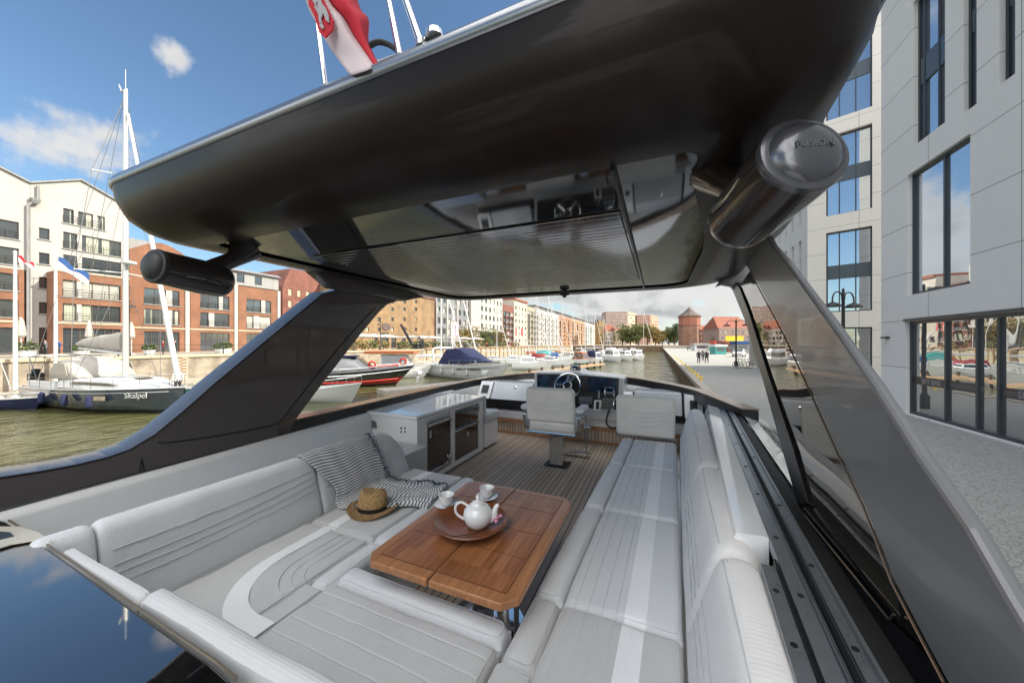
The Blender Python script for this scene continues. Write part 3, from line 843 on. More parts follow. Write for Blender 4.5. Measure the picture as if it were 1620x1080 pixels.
for h in hb: window(R, (XF + .06, ya0), UY, NL, *h, .3, M['curt'], M['winfr'], mull=[.35, .5], rail=True)
for h in hg: window(R, (XF + .06, ya0), UY, NL, *h, .3, M['glassd'], M['winfr'], mull=3, name='shopfront')
b = MB(); zc = ZV(20, 510, XF); b.box((XF + .06, ya0, zc), (XF + .16, ya1 - .4, zc + .22)); b.build('string_course', M['cream'], R, smooth=0)

# ---- orange brick row: gabled front C, then D and E with the zinc attic
def brick_front(u0, u1, wu0, wu1, label, gable=None, ztop=None, cols=None):
    y0, y1 = YX(u0, XF) + .02, YX(u1, XF) - .02
    Rr = thing('brick_building', label, 'building', (XF, (y0 + y1) / 2, QL))
    a, c = YX(wu0, XF) - y0, YX(wu1, XF) - y0
    rws = [(CZ + 5.6, CZ + 7.9), (CZ + 2.75, CZ + 4.95)]
    H = [(a, c, z0, z1) for (z0, z1) in rws]; G = (a, c, QL + .03, CZ + 1.7)
    bb = MB(); wallgrid(bb, (XF, y0), UY, NL, y1 - y0, QL, ztop, H + [G], .22); body(bb, (XF, y0), UY, NL, y1 - y0, QL, ztop, 12)
    if gable:
        bb.prism([(XF + .003, y0, ztop), (XF + .003, y1, ztop)] + [(XF + .003, y0 + (y1 - y0) * t, ztop + h) for (t, h) in gable], (-.4, 0, 0))
    bb.build('wall', M['brick'], Rr, smooth=0)
    for k, h in enumerate(H):
        pr = cols[k]
        window(Rr, (XF, y0), UY, NL, *h, .22, M['curt'] if k else M['glassd'], M['winfr'], mull=[.3, pr[0], pr[1]], rail=True, parts=[(pr[0], pr[1], white)])
    window(Rr, (XF, y0), UY, NL, *G, .22, M['glassd'], M['winfr'], mull=4, trans=[.72], name='shopfront')
    bb = MB(); bb.box((XF, y0, CZ + 2.1), (XF + .09, y1, CZ + 2.32)); bb.build('string_course', M['cream'], Rr, smooth=0)
    bb = MB(); bb.box((XF, y1 - .62, QL), (XF + .16, y1 - .12, ztop + .01)); bb.build('downpipe', M['offwhite'], Rr, smooth=0)
    return Rr, y0, y1
Rc, y0, y1 = brick_front(204.5, 301, 228, 284, 'orange brick house with a low curved gable, right of the white gabled building', gable=[(1, .1), (.82, 1.0), (.66, 1.55), (.5, 1.8), (.34, 1.55), (.18, .9), (0, .1)], ztop=CZ + 12.9, cols=[(.60, .78), (.60, .78)])
b = MB(); b.prism([(XF - 3, y0 - 2, CZ + 11), (XF - 3, y1 + 2, CZ + 11), (XF - 3, y1 - 1, CZ + 15.2), (XF - 3, y0 + 1, CZ + 15.2)], (-8, 0, 0)); b.build('roof', M['zinc'], Rc, smooth=0)
brick_front(301, 377, 317, 363, 'orange brick house left of the loudspeaker end, with blinds drawn in one window', ztop=CZ + 10.2, cols=[(.62, .76), (.27, .46)])[0]
Re, y0, y1 = brick_front(377, 444, 390, 429, 'orange brick house furthest right in the brick row, under the grey attic', ztop=CZ + 10.0, cols=[(.58, .75), (.27, .5)])
y00 = YX(340, XF)
Ra = Re
b = MB()
hh = [(k * 2.9 + 1.5, k * 2.9 + 2.7, CZ + 10.7, CZ + 12.2) for k in range(8) if k % 3 != 2 and k * 2.9 + 3 < YX(444, XF) - YX(362, XF)]
ya = YX(362, XF); wallgrid(b, (XF - .6, ya), UY, NL, y1 - ya, CZ + 10.23, CZ + 12.6, hh, .2); body(b, (XF - .6, ya), UY, NL, y1 - ya, CZ + 10.23, CZ + 12.6, 9)
b.build('attic', M['zinc'], Ra, smooth=0)
for h in hh:
    if h[1] < y1 - ya: window(Ra, (XF - .6, ya), UY, NL, *h, .2, M['glassd'], M['winfr'], simple=True)
b = MB(); b.prism([(XF - .1, ya - 1, CZ + 12.6), (XF - .1, y1 + .3, CZ + 12.6), (XF - 1.2, y1 + .3, CZ + 13.1), (XF - 1.2, ya - 1, CZ + 13.1)], (-9, 0, 0))
b.prism([(XF - 1.6, y1 - 10, CZ + 13), (XF - 1.6, y1 - 8.6, CZ + 13), (XF - 1.6, y1 - 8.6, CZ + 14.3), (XF - 1.6, y1 - 10, CZ + 14.3)], (-1, 0, 0)); b.build('roof', M['roofgrey'], Ra, smooth=0)

# ---- dark brick warehouse F with gable
XW = -74
y0, y1 = YX(447, XW), YX(560, XW)
R = thing('brick_warehouse', 'dark red brick warehouse with rows of small arched windows, seen above the port pillar', 'building', (XW, (y0 + y1) / 2, QL))
z1 = ZV(448, 453, XW)
hh = []
for j, v in enumerate((447, 463, 481, 500)):
    z = ZV(470, v, XW)
    for k in range(14):
        a = 1.2 + k * 2.05
        if j or 1: hh.append((a, a + .85, z - .85, z + .65))
hw = [h for h in hh if h[1] < y1 - y0 - .5 and h[3] < z1 - .2]
hg_ = [h for h in hh if h[1] < y1 - y0 - .5 and h[3] >= z1 - .2]
b = MB(); wallgrid(b, (XW, y0), UY, NL, y1 - y0, QL, z1, hw, .2); body(b, (XW, y0), UY, NL, y1 - y0, QL, z1, 14)
zp = ZV(463, 425, XW)
b.prism([(XW + .003, y0, z1), (XW + .003, y1, z1), (XW + .003, y1 - 1, zp), (XW + .003, YX(460, XW), zp)], (-14, 0, 0)); b.build('wall', M['brickd'], R, smooth=0)
for h in hw: window(R, (XW, y0), UY, NL, *h, .2, M['cream'], M['winfr'], simple=True)
for h in hg_:
    if h[0] > 3 and h[3] < zp: window(R, (XW - .19, y0), UY, NL, *h, .2, M['cream'], M['winfr'], simple=True)

# ---- tan granary G
y0, y1 = YX(540, XF), YX(688, XF)
R = thing('granary', 'large tan brick granary with small dark openings and a dark oval plaque', 'building', (XF, (y0 + y1) / 2, QL))
Lg = y1 - y0
def gy(u): return YX(u, XF) - y0
hh = []
for v in (489, 505, 521, 477):
    for u in (600, 621, 640, 658, 581):
        z = ZV(u, v, XF); w = .55; hh.append((gy(u) - w, gy(u) + w, z - .5, z + .5))
gd = [(gy(592), gy(598), QL + .02, CZ + 2.2), (gy(602), gy(615), QL + .02, CZ + 2.9), (gy(619), gy(627), QL + .02, CZ + 2.3), (gy(636), gy(642), QL + .02, CZ + 1.8)]
topz = CZ + 14.1
b = MB(); wallgrid(b, (XF, y0), UY, NL, Lg, QL, topz, hh + gd, .3); body(b, (XF, y0), UY, NL, Lg, QL, topz, 16); b.build('wall', M['tan'], R, smooth=0)
for h in hh: window(R, (XF, y0), UY, NL, *h, .3, M['glassd'], M['winfr'], simple=True)
for h in gd: window(R, (XF, y0), UY, NL, *h, .3, M['glassd'], M['winfr'], mull=1, name='arched_door')
b = MB(); b.box((XF - 16, y0 - .2, topz + .003), (XF + .3, y1 + .2, topz + .35)); b.build('cornice', M['brickd'], R, smooth=0)
b = MB(); c = at(611, 517, X=XF + .05)
ring = [(XF + .05, c.y + 1.5 * math.cos(t), c.z + .95 * math.sin(t)) for t in [k * math.pi / 12 for k in range(24)]]
b.prism(ring, (.12, 0, 0)); b.build('plaque', M['slate'], R, smooth=0)
b = MB(); b.box((XF, y1 - .5, QL), (XF + .15, y1 - .2, topz)); b.build('downpipe', M['brickd'], R, smooth=0)

# ---- office blocks H
def block(name, label, u0, u1, X, z1, mats, nb, zr, wfrac=.55, glass=None, D=14, extra=None, z0=QL, fr=None, hfrac=.6, u_skip=0, first=None):
    y0, y1 = YX(u0, X), YX(u1, X)
    Rr = thing(name, label, 'building', (X, (y0 + y1) / 2, z0))
    Lb = y1 - y0 - u_skip; wbay = Lb / nb
    H = []
    ground = first if first else zr[0]
    nf = int((z1 - .6 - ground) / zr[1])
    for j in range(nf):
        for k in range(nb):
            a = u_skip + k * wbay + wbay * (1 - wfrac) / 2; c = ground + j * zr[1]
            H.append((a, a + wbay * wfrac, c, c + zr[1] * hfrac))
    bb = MB(); wallgrid(bb, (X, y0), UY, NL, y1 - y0, z0, z1, H, .35); body(bb, (X, y0), UY, NL, y1 - y0, z0, z1, D); bb.build('wall', mats, Rr, smooth=0)
    if len(H) > 100: H = H[-100:]
    for h in H: window(Rr, (X, y0), UY, NL, *h, .35, glass or M['glassd'], M['winfr'], simple=True)
    return Rr, y0, y1, H, wbay, nf, ground
R, y0, y1, H, wb, nf, gz = block('office_building', 'grey ribbed office building between the granary and the white block', 689.5, 745, XF - 1, CZ + 22, mat('office_grey', (.16, .165, .17), .7, var=.1, vscale=.2), 7, (CZ + 3.2, 3.6), .5, hfrac=.55)
b = MB()
for k in range(8): b.box((XF - 1, y0 + k * wb - .35 if k else y0, QL), (XF - .75, y0 + k * wb + .35, CZ + 22)) if k % 2 == 0 else None
b.build('rib', M['offwhite'], R, smooth=0)
R, y0, y1, H, wb, nf, gz = block('office_building', 'white office building with a square window grid and a blank end panel', 745.5, 795, XF, CZ + 23, M['offwhite'], 6, (CZ + 6.2, 3.6), .5, hfrac=.55, u_skip=7.0)
b = MB(); b.box((XF, y0, CZ + 5), (XF + .8, y1, CZ + 5.7)); b.build('canopy', M['offwhite'], R, smooth=0)
b = MB(); b.box((XF + .002, y0 + 7, QL), (XF + .15, y1 - 1, CZ + 4.7)); b.build('shopfront', M['glassd'], R, smooth=0)

# ---- the receding waterside row
def balc(R, X, y0, wb, nb, gz, fh, nf, depth, every=1, mats=None, zoff=-.2):
    for j in range(nf):
        for k in range(0, nb, every):
            bb = MB(); ya = y0 + k * wb + wb * .15; yb = y0 + (k + 1) * wb - wb * .15; z = gz + j * fh + zoff
            bb.box((X + .01, ya, z), (X + depth, yb, z + .18)); bb.box((X + depth - .08, ya, z + .18), (X + depth, yb, z + .28))
            bb.box((X + depth - .06, ya, z + .95), (X + depth, yb, z + 1.05))
            for t in range(5):
                yy = ya + (yb - ya) * t / 4.0; bb.box((X + depth - .05, yy - .05, z + .28), (X + depth - .01, yy + .05, z + .95))
            bb.build('balcony', mats or M['white'], R, smooth=0)
R, y0, y1, H, wb, nf, gz = block('apartment_building', 'dark red brick apartment building with glazed balconies, right of the white office', 796, 813, XF - .5, CZ + 18.5, M['brickd'], 3, (CZ + .8, 3.1), .75, hfrac=.7)
balc(R, XF - .5, y0, wb, 3, gz, 3.1, nf, 1.2, 1, M['zinc'])
R, y0, y1, H, wb, nf, gz = block('apartment_building', 'beige apartment building with a red roof edge', 813.2, 834, XF - 1, CZ + 22.3, M['beige'], 4, (CZ + .6, 3.4), .45, hfrac=.5)
b = MB(); b.box((XF - 14, y0, CZ + 22.3), (XF - .4, y1, CZ + 23.2)); b.build('roof', M['redtile'], R, smooth=0)
R, y0, y1, H, wb, nf, gz = block('apartment_building', 'khaki apartment building with stacked wide balconies', 834.2, 849, XF - 1, CZ + 21, mat('khaki_render', (.27, .25, .19), .85, var=.1), 3, (CZ + .6, 3.2), .7, hfrac=.6)
balc(R, XF - 1, y0, wb, 3, gz, 3.2, nf, 1.4, 1, M['beige'])
for (u0, u1, lab, m1, m2) in ((849.3, 867, 'white apartment building with white balcony frames, nearest of the light ones in the row', M['offwhite'], M['white']),
                              (867.2, 884.5, 'pale grey apartment building between the white and the orange ones', mat('pale_grey_render', (.38, .37, .34), .85), M['white']),
                              (884.8, 904, 'orange rendered apartment building with cream balconies', mat('orange_render', (.30, .145, .075), .85, var=.1), M['cream']),
                              (904.2, 925, 'light orange apartment building with a rounded bay', mat('light_orange_render', (.34, .20, .115), .85, var=.1), M['beige']),
                              (925.2, 946, 'pale green grey apartment building at the far end of the waterside row', mat('green_grey_render', (.34, .36, .33), .85, var=.1), M['white'])):
    R, y0, y1, H, wb, nf, gz = block('apartment_building', lab, u0, u1, XF, CZ + 20.3, m1, 6, (CZ + .4, 3.2), .5, hfrac=.66, D=16)
    balc(R, XF, y0, wb, 6, gz, 3.2, min(nf, 6), 1.5, 2, m2)
    b = MB(); b.box((XF - 14, y0 + .5, CZ + 20.302), (XF - 1.5, y1 - .5, CZ + 22.8)); b.box((XF - 15, y0, CZ + 22.803), (XF - .4, y1, CZ + 23.2)); b.build('penthouse', M['roofgrey'], R, smooth=0)

# ---- far buildings, standing beyond the canal end
def farblock(name, label, u0, u1, vt, d, m, side=None, uside=None, nb=8, nf=8, D=18, roof=None, roofv=None, gl=None, z0=QL, wins=True, roofm=None):
    """a block that faces the canal end; u0..u1 its front, side = paler colour that paints sunlight onto the right flank, up to uside"""
    A = at(u0, 543, d=d); B2 = at(u1, 543, d=d)
    U = (B2 - A); L = U.length; U.normalize(); Nn = Vector((-U.y, U.x, 0))
    z1 = at(u1, vt, d=d).z
    Rr = thing(name, label, 'building', ((A.x + B2.x) / 2, (A.y + B2.y) / 2, z0))
    wb = L / nb; fh = (z1 - z0 - 1) / nf
    H = [(k * wb + wb * .25, k * wb + wb * .75, z0 + .8 + j * fh, z0 + .8 + j * fh + fh * .5) for j in range(nf) for k in range(nb)] if wins else []
    bb = MB(); wallgrid(bb, A, U, Nn, L, z0, z1, H, .3); body(bb, A, U, Nn, L, z0, z1, D); bb.build('wall', m, Rr, smooth=0)
    for h in H[:96]: window(Rr, A, U, Nn, *h, .3, gl or M['glassd'], M['winfr'], simple=True)
    if side:
        C2 = at(uside, 543, d=d * 1.06); U2 = (C2 - B2); L2 = U2.length; U2.normalize(); N2 = Vector((-U2.y, U2.x, 0))
        wb = L2 / 4; H = [(k * wb + wb * .2, k * wb + wb * .7, z0 + .8 + j * fh, z0 + .8 + j * fh + fh * .5) for j in range(nf) for k in range(4)]
        bb = MB(); wallgrid(bb, B2 + U2 * .02, U2, N2, L2, z0, z1 - .05, H, .3); body(bb, B2 + U2 * .02, U2, N2, L2, z0, z1 - .05, 6)
        s_ = bb.build('flank', side, Rr, smooth=0)
        for h in H: window(Rr, B2 + U2 * .02, U2, N2, *h, .3, M['glassd'], M['winfr'], simple=True)
    if roof:
        zr = at(u1, roofv, d=d).z; mm = MB(); e = U * .6
        if roof == 'hip':
            P4 = [A - e, B2 + e, B2 + e + Nn * D, A - e + Nn * D]; P4 = [Vector((p.x, p.y, z1 + .003)) for p in P4]
            r0 = (P4[0] + P4[3]) / 2 + U * L * .12; r1 = (P4[1] + P4[2]) / 2 - U * L * .12; r0.z = r1.z = zr
            mm.add(P4 + [r0, r1], [(0, 1, 5, 4), (1, 2, 5), (2, 3, 4, 5), (3, 0, 4), (3, 2, 1, 0)])
        mm.build('roof', roofm or M['redtile'], Rr, smooth=0)
    return Rr
farblock('town_house', 'narrow ochre building with a dark domed top, beside the pale row end', 947.5, 956.5, 508, 290, M['ochre'], nb=2, nf=6, D=14, roof='hip', roofv=503, roofm=M['slate'])
farblock('town_house', 'small house with a red brown tiled roof behind the marina', 958, 972, 524, 285, M['beige'], nb=4, nf=3, D=12, roof='hip', roofv=513)
farblock('town_house', 'pale yellow gabled house just left of the riverside trees', 973, 983, 521, 280, M['cream'], nb=3, nf=4, D=12, roof='hip', roofv=517)
farblock('apartment_tower', 'wide pinkish slab block with a lit right flank, larger of the two far blocks', 958.5, 993, 493, 400, M['tower_beige'], side=M['cream'], uside=1007, nb=9, nf=10)
farblock('apartment_tower', 'smaller reddish slab block with a pale top, right of the two far blocks', 1007.5, 1029, 498.5, 420, mat('reddish_render', (.29, .15, .105), .85), side=mat('sunlit_orange_render', (.38, .235, .15), .85), uside=1041, nb=7, nf=9)
# the brick tower
c = at(1090.5, 543, d=205)
R = thing('brick_tower', 'stout old brick tower with a conical tiled roof at the end of the quay', 'tower', (c.x, c.y, QL))
rt = 16.2 * 205 / 540
b = MB(); ze, zm = at(1090, 501, d=205).z, at(1090, 514.5, d=205).z
b.lathe([(rt * 1.0, -1), (rt * .99, zm - QL - .6)], (c.x, c.y, QL), n=10); b.lathe([(rt * .99, zm - QL - .5), (rt * 1.02, zm - QL - .4), (rt * 1.02, zm - QL)], (c.x, c.y, QL), n=10)
b.build('lower_wall', mat('worn_brick', (.17, .085, .055), .9, c2=(.25, .14, .10), vscale=.4, detail=8), R, smooth=0)
b = MB(); b.lathe([(rt * .985, zm - QL + .003), (rt * .985, ze - QL)], (c.x, c.y, QL), n=10); b.build('upper_wall', mat('redder_brick', (.29, .11, .065), .9, c2=(.26, .11, .07), vscale=.5, detail=8), R, smooth=0)
zt_ = at(1090, 485.5, d=205).z
b = MB(); b.lathe([(rt * 1.10, ze - QL + .003), (rt * 1.08, ze - QL + .35), (rt * .62, ze - QL + (zt_ - ze) * .38), (rt * .28, ze - QL + (zt_ - ze) * .72), (.05, zt_ - QL)], (c.x, c.y, QL), n=10); b.build('roof', M['slate'], R, smooth=0)
for k in range(10):
    t = 2 * math.pi * (k + .5) / 10
    for zz in (zm - 4, zm - 9):
        q = MB(); q.obox((c.x + math.cos(t) * rt * .955, c.y + math.sin(t) * rt * .955, zz), (math.cos(t) * .15, math.sin(t) * .15, 0), (-math.sin(t) * .35, math.cos(t) * .35, 0), (0, 0, .9)); q.build('window', M['glassd'], R, smooth=0)
farblock('brick_annex', 'low brick building with a red roof adjoining the old tower', 1107.5, 1124, 521, 200, M['brickd'], nb=4, nf=3, D=10, roof='hip', roofv=514.5)
farblock('town_house', 'plain sand coloured building behind the tree beside the tower annex', 1124.5, 1137, 518, 250, M['ochre'], nb=3, nf=4, D=10)
farblock('town_house', 'large house with a steep red tiled roof above the yellow billboard', 1137.5, 1186, 518.5, 170, M['tower_beige'], nb=6, nf=3, D=14, roof='hip', roofv=499)
# yellow billboard
A = at(1148, 543, d=140); B2 = at(1176, 543, d=140); zb, zt2 = at(1160, 541, d=140).z, at(1160, 531.5, d=140).z
b = MB(); U = (B2 - A); Ln = U.length; U.normalize(); Nn = Vector((-U.y, U.x, 0)); b.obox((A + B2) / 2 + Vector((0, 0, (zb + zt2) / 2 - CZ)), U * Ln / 2, Nn * .1, Vector((0, 0, (zt2 - zb) / 2)), 0)
for t in (.1, .5, .9): b.obox(A + U * Ln * t + Nn * .2 + Vector((0, 0, (QR + zb) / 2 - CZ)), U * .12, Nn * .08, Vector((0, 0, (zb - QR) / 2)), 1)
tag(b.build('billboard', [M['yellow'], M['iron']], smooth=0), 'plain yellow billboard below the red tiled roof', 'billboard')

# =================================================================== RIGHT-HAND BUILDING
XR = 8.3
RB = thing('modern_building', 'tall pale panelled modern building with mirrored windows along the right quay', 'building', (XR, 10, QR))
YE = at(1394, 600, X=XR).y
def py(u): return at(u, 500, X=XR).y
def pz(u, v): return at(u, v, X=XR).z
Ys = -30.0
# facade runs from YE (far end) toward -Y, inward normal +X ; parameter a = YE - y
def aa(u): return YE - py(u)
H2 = []
gtop = pz(1438, 508)
H2.append((aa(1432), aa(1432) + 13.5, QR + .05, gtop))                       # shop glazing
H2.append((aa(1436), aa(1535), pz(1433, 468), pz(1437, 277)))                # large square window
# further windows of the same bay rhythm nearer the camera (beyond the frame edge)
H2.append((aa(1535) + 2.9, aa(1535) + 6.6, pz(1433, 468), pz(1437, 277)))
H2.append((aa(1445), aa(1495), pz(1445, 232), pz(1445, 5)))
H2.append((aa(1523), aa(1545), pz(1523, 181), pz(1523, 5) + 3.8))
H2.append((aa(1580), aa(1606), pz(1580, 136), pz(1523, 5) + 3.8))
H2.append((aa(1436), aa(1535), 16.5, 20.5))
LRB = YE - Ys
b = MB(); wallgrid(b, (XR, YE), (0, -1), (1, 0), LRB, QR, 24.0, H2, .22, 0, 0); body(b, (XR, YE), (0, -1), (1, 0), LRB, QR, 24, 14)
b.build('wall', M['panelA'], RB, smooth=0)
UR, NR = (0, -1), (1, 0)
O_ = (XR, YE)
# shop front glazing: uneven bays
h = H2[0]; Lh = h[1] - h[0]
mul = [(aa(u) - h[0]) / Lh for u in (1486.5, 1535, 1568)] + [(aa(1568) - h[0] + 1.7 * k) / Lh for k in (1, 2, 3, 4, 5)]
mul = [m_ for m_ in mul if m_ < .97]
sf = window(RB, O_, UR, NR, *h, .22, M['glassg'], M['winfr2'], mull=mul, fw=.10, name='shopfront')
# privacy band with the bar's name printed on the glass
zb0, zb1 = pz(1436, 607) - .25, pz(1436, 594)
zband = (pz(1440, 607), pz(1440, 595))
for k, (a0, a1) in enumerate(zip([h[0]] + [h[0] + m_ * Lh for m_ in mul], [h[0] + m_ * Lh for m_ in mul] + [h[1]])):
    if k == 2: continue
    q = MB(); q.box((XR + .182, YE - a1 + .06, zband[0]), (XR + .194, YE - a0 - .06, zband[1])); q.build('privacy_band', mat('taupe_film', (.055, .045, .042), .5) if k == 0 else bpy.data.materials['taupe_film'], sf, smooth=0)
def text(name, s, size, loc, rot, m, parent=None, ext=.004, align='LEFT', bold=0):
    cu = bpy.data.curves.new(name, 'FONT'); cu.body = s; cu.size = size; cu.extrude = ext; cu.align_x = align; cu.offset = bold
    o = bpy.data.objects.new(name, cu); col.objects.link(o)
    dg = bpy.context.evaluated_depsgraph_get(); me = bpy.data.meshes.new_from_object(o.evaluated_get(dg)); bpy.data.objects.remove(o)
    me.materials.clear(); me.materials.append(m)
    mw = Matrix.Translation(Vector(loc)) @ rot.to_4x4()
    me.transform(mw)
    off = OFF.get(parent.name, Vector()) if parent else Vector()
    me.transform(Matrix.Translation(-off))
    o2 = bpy.data.objects.new(name, me); col.objects.link(o2)
    if parent: o2.parent = parent
    OFF[o2.name] = off
    return o2
rotR = Matrix(((0, 0, -1), (-1, 0, 0), (0, 1, 0)))     # text x -> -Y, text y -> +Z, faces -X
film = mat('pale_lettering', (.24, .22, .21), .6)
bh = zband[1] - zband[0]
text('lettering', 'SKY BAR', bh * .85, (XR + .178, py(1447) , zband[0] + bh * .2), rotR, film, sf, bold=.006)
text('lettering', 'SKY BAR', bh * .95, (XR + .178, py(1594), zband[0] + bh * .18), rotR, film, sf, bold=.006)
for (u, w_) in ((1492, 1.2), (1571, .45)):
    q = MB()
    for i in range(2): q.box((XR + .174, py(u) - w_, zband[0] + bh * (.35 + .25 * i)), (XR + .179, py(u), zband[0] + bh * (.40 + .25 * i)))
    q.build('small_print', film, sf, smooth=0)
window(RB, O_, UR, NR, *H2[1], .22, M['glassb'], M['winfr2'], mull=[.55], fw=.09)
window(RB, O_, UR, NR, *H2[2], .22, M['glassb'], M['winfr2'], mull=[.5], fw=.09)
def tallwin(h, mull, sp):
    w_ = window(RB, O_, UR, NR, *h, .22, M['glassb'], M['winfr2'], mull=mull, fw=.09)
    q = MB()
    for (c0, c1) in sp: q.box((XR + .14, YE - h[1] + .04, c0), (XR + .20, YE - h[0] - .04, c1))
    q.build('spandrel', M['spandrel'], w_, smooth=0)
tallwin(H2[3], [.2, .66], [(pz(1445, 140), pz(1445, 100))])
tallwin(H2[4], [.5], [(pz(1523, 60), pz(1523, 25))])
tallwin(H2[5], [.5], [(pz(1580, 20), pz(1580, -30))])
window(RB, O_, UR, NR, *H2[6], .22, M['glassb'], M['winfr2'], mull=[.5], fw=.09)
b = MB(); b.box((XR - .03, YE - h[1], gtop + .003), (XR + .02, YE - h[0] + .06, gtop + .09)); b.build('drip_trim', M['winfr2'], RB, smooth=0)
b = MB(); p = at(1401, 534, X=XR - .06); b.box((XR - .12, p.y - .14, p.z - .04), (XR, p.y + .14, p.z + .04)); b.lathe([(.035, 0), (.035, .06)], (XR - .1, p.y + .14, p.z), (0, 1, 0), n=10); b.build('camera_housing', M['black'], RB)

# second block: skewed end face, then the long side running down the quay
F0 = Vector((9.6, 30.3, 0)); F1 = Vector((9.6 + 6.74, 30.3 - 2.55, 0))
U2 = (F1 - F0).normalized(); N2 = Vector((-U2.y, U2.x, 0)); L2 = (F1 - F0).length
RB2 = thing('modern_building', 'paler second wing with stacked three pane windows, set back behind the lamp post', 'building', (F0.x, F0.y, QR))
def onF2(u, v):
    r = ray(u, v); # intersect with the plane through F0 spanned by U2 and Z
    k = (F0.dot(N2)) / (r.x * N2.x + r.y * N2.y); P_ = Vector((r.x * k, r.y * k, CZ + r.z * k)); return (P_ - F0).dot(U2), P_.z
hl = []
a0 = onF2(1307, 400)[0]; a1 = onF2(1380, 400)[0]
def zf(u, v): return onF2(u, v)[1]
groups = [(zf(1378, 27), zf(1317, 189)), (zf(1378, 195), zf(1310, 342)), (zf(1378, 357), zf(1307, 494))]
step = groups[1][0] - groups[2][0]
for (zt3, zb3) in groups: hl.append((a0, a1, zb3, zt3))
hl.append((a0, a1, QR + .8, zf(1372, 517)))
hl.append((a0, a1, groups[0][1] + step, groups[0][0] + step))
b = MB(); wallgrid(b, F0, U2, N2, L2 + 8, QR, 27, hl, .35)
b.build('wall', M['panelB'], RB2, smooth=0)
for i, hh_ in enumerate(hl):
    w_ = window(RB2, F0, U2, N2, *hh_, .35, M['glassb'] if i != 3 else M['glassg'], M['winfr2'], mull=[.3, .66], fw=.08)
    if i != 3:
        zc_ = hh_[2] + (hh_[3] - hh_[2]) * .5; hw_ = (hh_[3] - hh_[2]) * .085
        q = MB(); q.obox(F0 + U2 * (a0 + a1) / 2 + N2 * .29 + Vector((0, 0, zc_)), U2 * ((a1 - a0) / 2 - .05), N2 * .03, Vector((0, 0, hw_))); q.build('spandrel', M['spandrel'], w_, smooth=0)
# long side (faces -X) with narrow windows, colonnade at the far end
YN = 47.5
hs3 = []
Ls = YN - F0.y
for zb3, hh3 in ((groups[2][1], groups[2][0] - groups[2][1]), (groups[1][1], groups[1][0] - groups[1][1]), (groups[0][1], groups[0][0] - groups[0][1])):
    a = 1.0
    while a < Ls - 1.2: hs3.append((a, a + .55, zb3, zb3 + hh3)); a += 1.55
b = MB()
wallgrid(b, (F0.x, F0.y), (0, 1), (1, 0), Ls, QR + 4.4, 27, hs3, .35)
b.box((F0.x + .002, F0.y + .1, QR), (F0.x + 16, F0.y + 9, QR + 4.398))
b.quad((F0.x, YN, QR + 4.4), (F0.x + 20, YN, QR + 4.4), (F0.x + 20, YN, 27), (F0.x, YN, 27)); b.quad((F0.x, F0.y, QR + 4.4), (F0.x + 20, F0.y, QR + 4.4), (F0.x + 20, YN, QR + 4.4), (F0.x, YN, QR + 4.4))
b.quad((F0.x, F0.y, 27), (F0.x + 20, F0.y, 27), (F0.x + 20, YN, 27), (F0.x, YN, 27))
b.build('side_wall', M['panelC'], RB2, smooth=0)
for h3 in hs3: window(RB2, (F0.x, F0.y), (0, 1), (1, 0), *h3, .35, M['glassb'], M['winfr2'], simple=True)
for k in range(3):
    yy = YN - .6 - k * 3.4; q = MB(); q.box((F0.x + .02, yy - .3, QR), (F0.x + .7, yy + .3, QR + 4.395)); q.build('column', M['offwhite'], RB2, smooth=0)
# =================================================================== THE YACHT WE STAND ON
DK, ZS, ZT = CZ - 1.5, CZ - 1.08, CZ - .94
def pl(u, v, XA, m):
    r = ray(u, v); k = XA / (r.x - m * r.y); return Vector((r.x * k, r.y * k, CZ + r.z * k))
PP = (-2.63, -.10)          # port side plane  X = -2.63 - .10 Y
SP = (.45, .06)             # starboard pillar plane
def TL(y): return .312 + .084 * (y - .87)     # inner edge of the starboard track
Y = thing('motor_yacht', 'dark bronze and white motor yacht seen from its own flybridge under the hardtop', 'yacht', (-1.1, 2.5, 0))

b = MB(); b.box((-3.05, -.9, DK - .06), (.55, 5.4, DK)); b.build('deck', M['deck'], Y, smooth=0)
# hull under us
def hull_half(y): return 2.12 if y < 5 else 2.12 * math.sqrt(max(0, 1 - ((y - 5) / 8.2) ** 2))
rows = []
for y in [-3, -1, 1, 3, 5, 6.5, 8, 9.5, 11, 12, 12.8, 13.15]:
    w = hull_half(y); cx = -1.03
    rows.append([Vector((cx - w, y, 2.1)), Vector((cx - w * .98, y, .9)), Vector((cx - w * .82, y, -.3)), Vector((cx + w * .82, y, -.3)), Vector((cx + w * .98, y, .9)), Vector((cx + w, y, 2.1)), Vector((cx + w * .9, y, 2.25)), Vector((cx - w * .9, y, 2.25))])
b = MB(); b.grid(rows, closeu=True); b.poly(rows[0]); b.build('hull', M['gel'], Y, smooth=30)
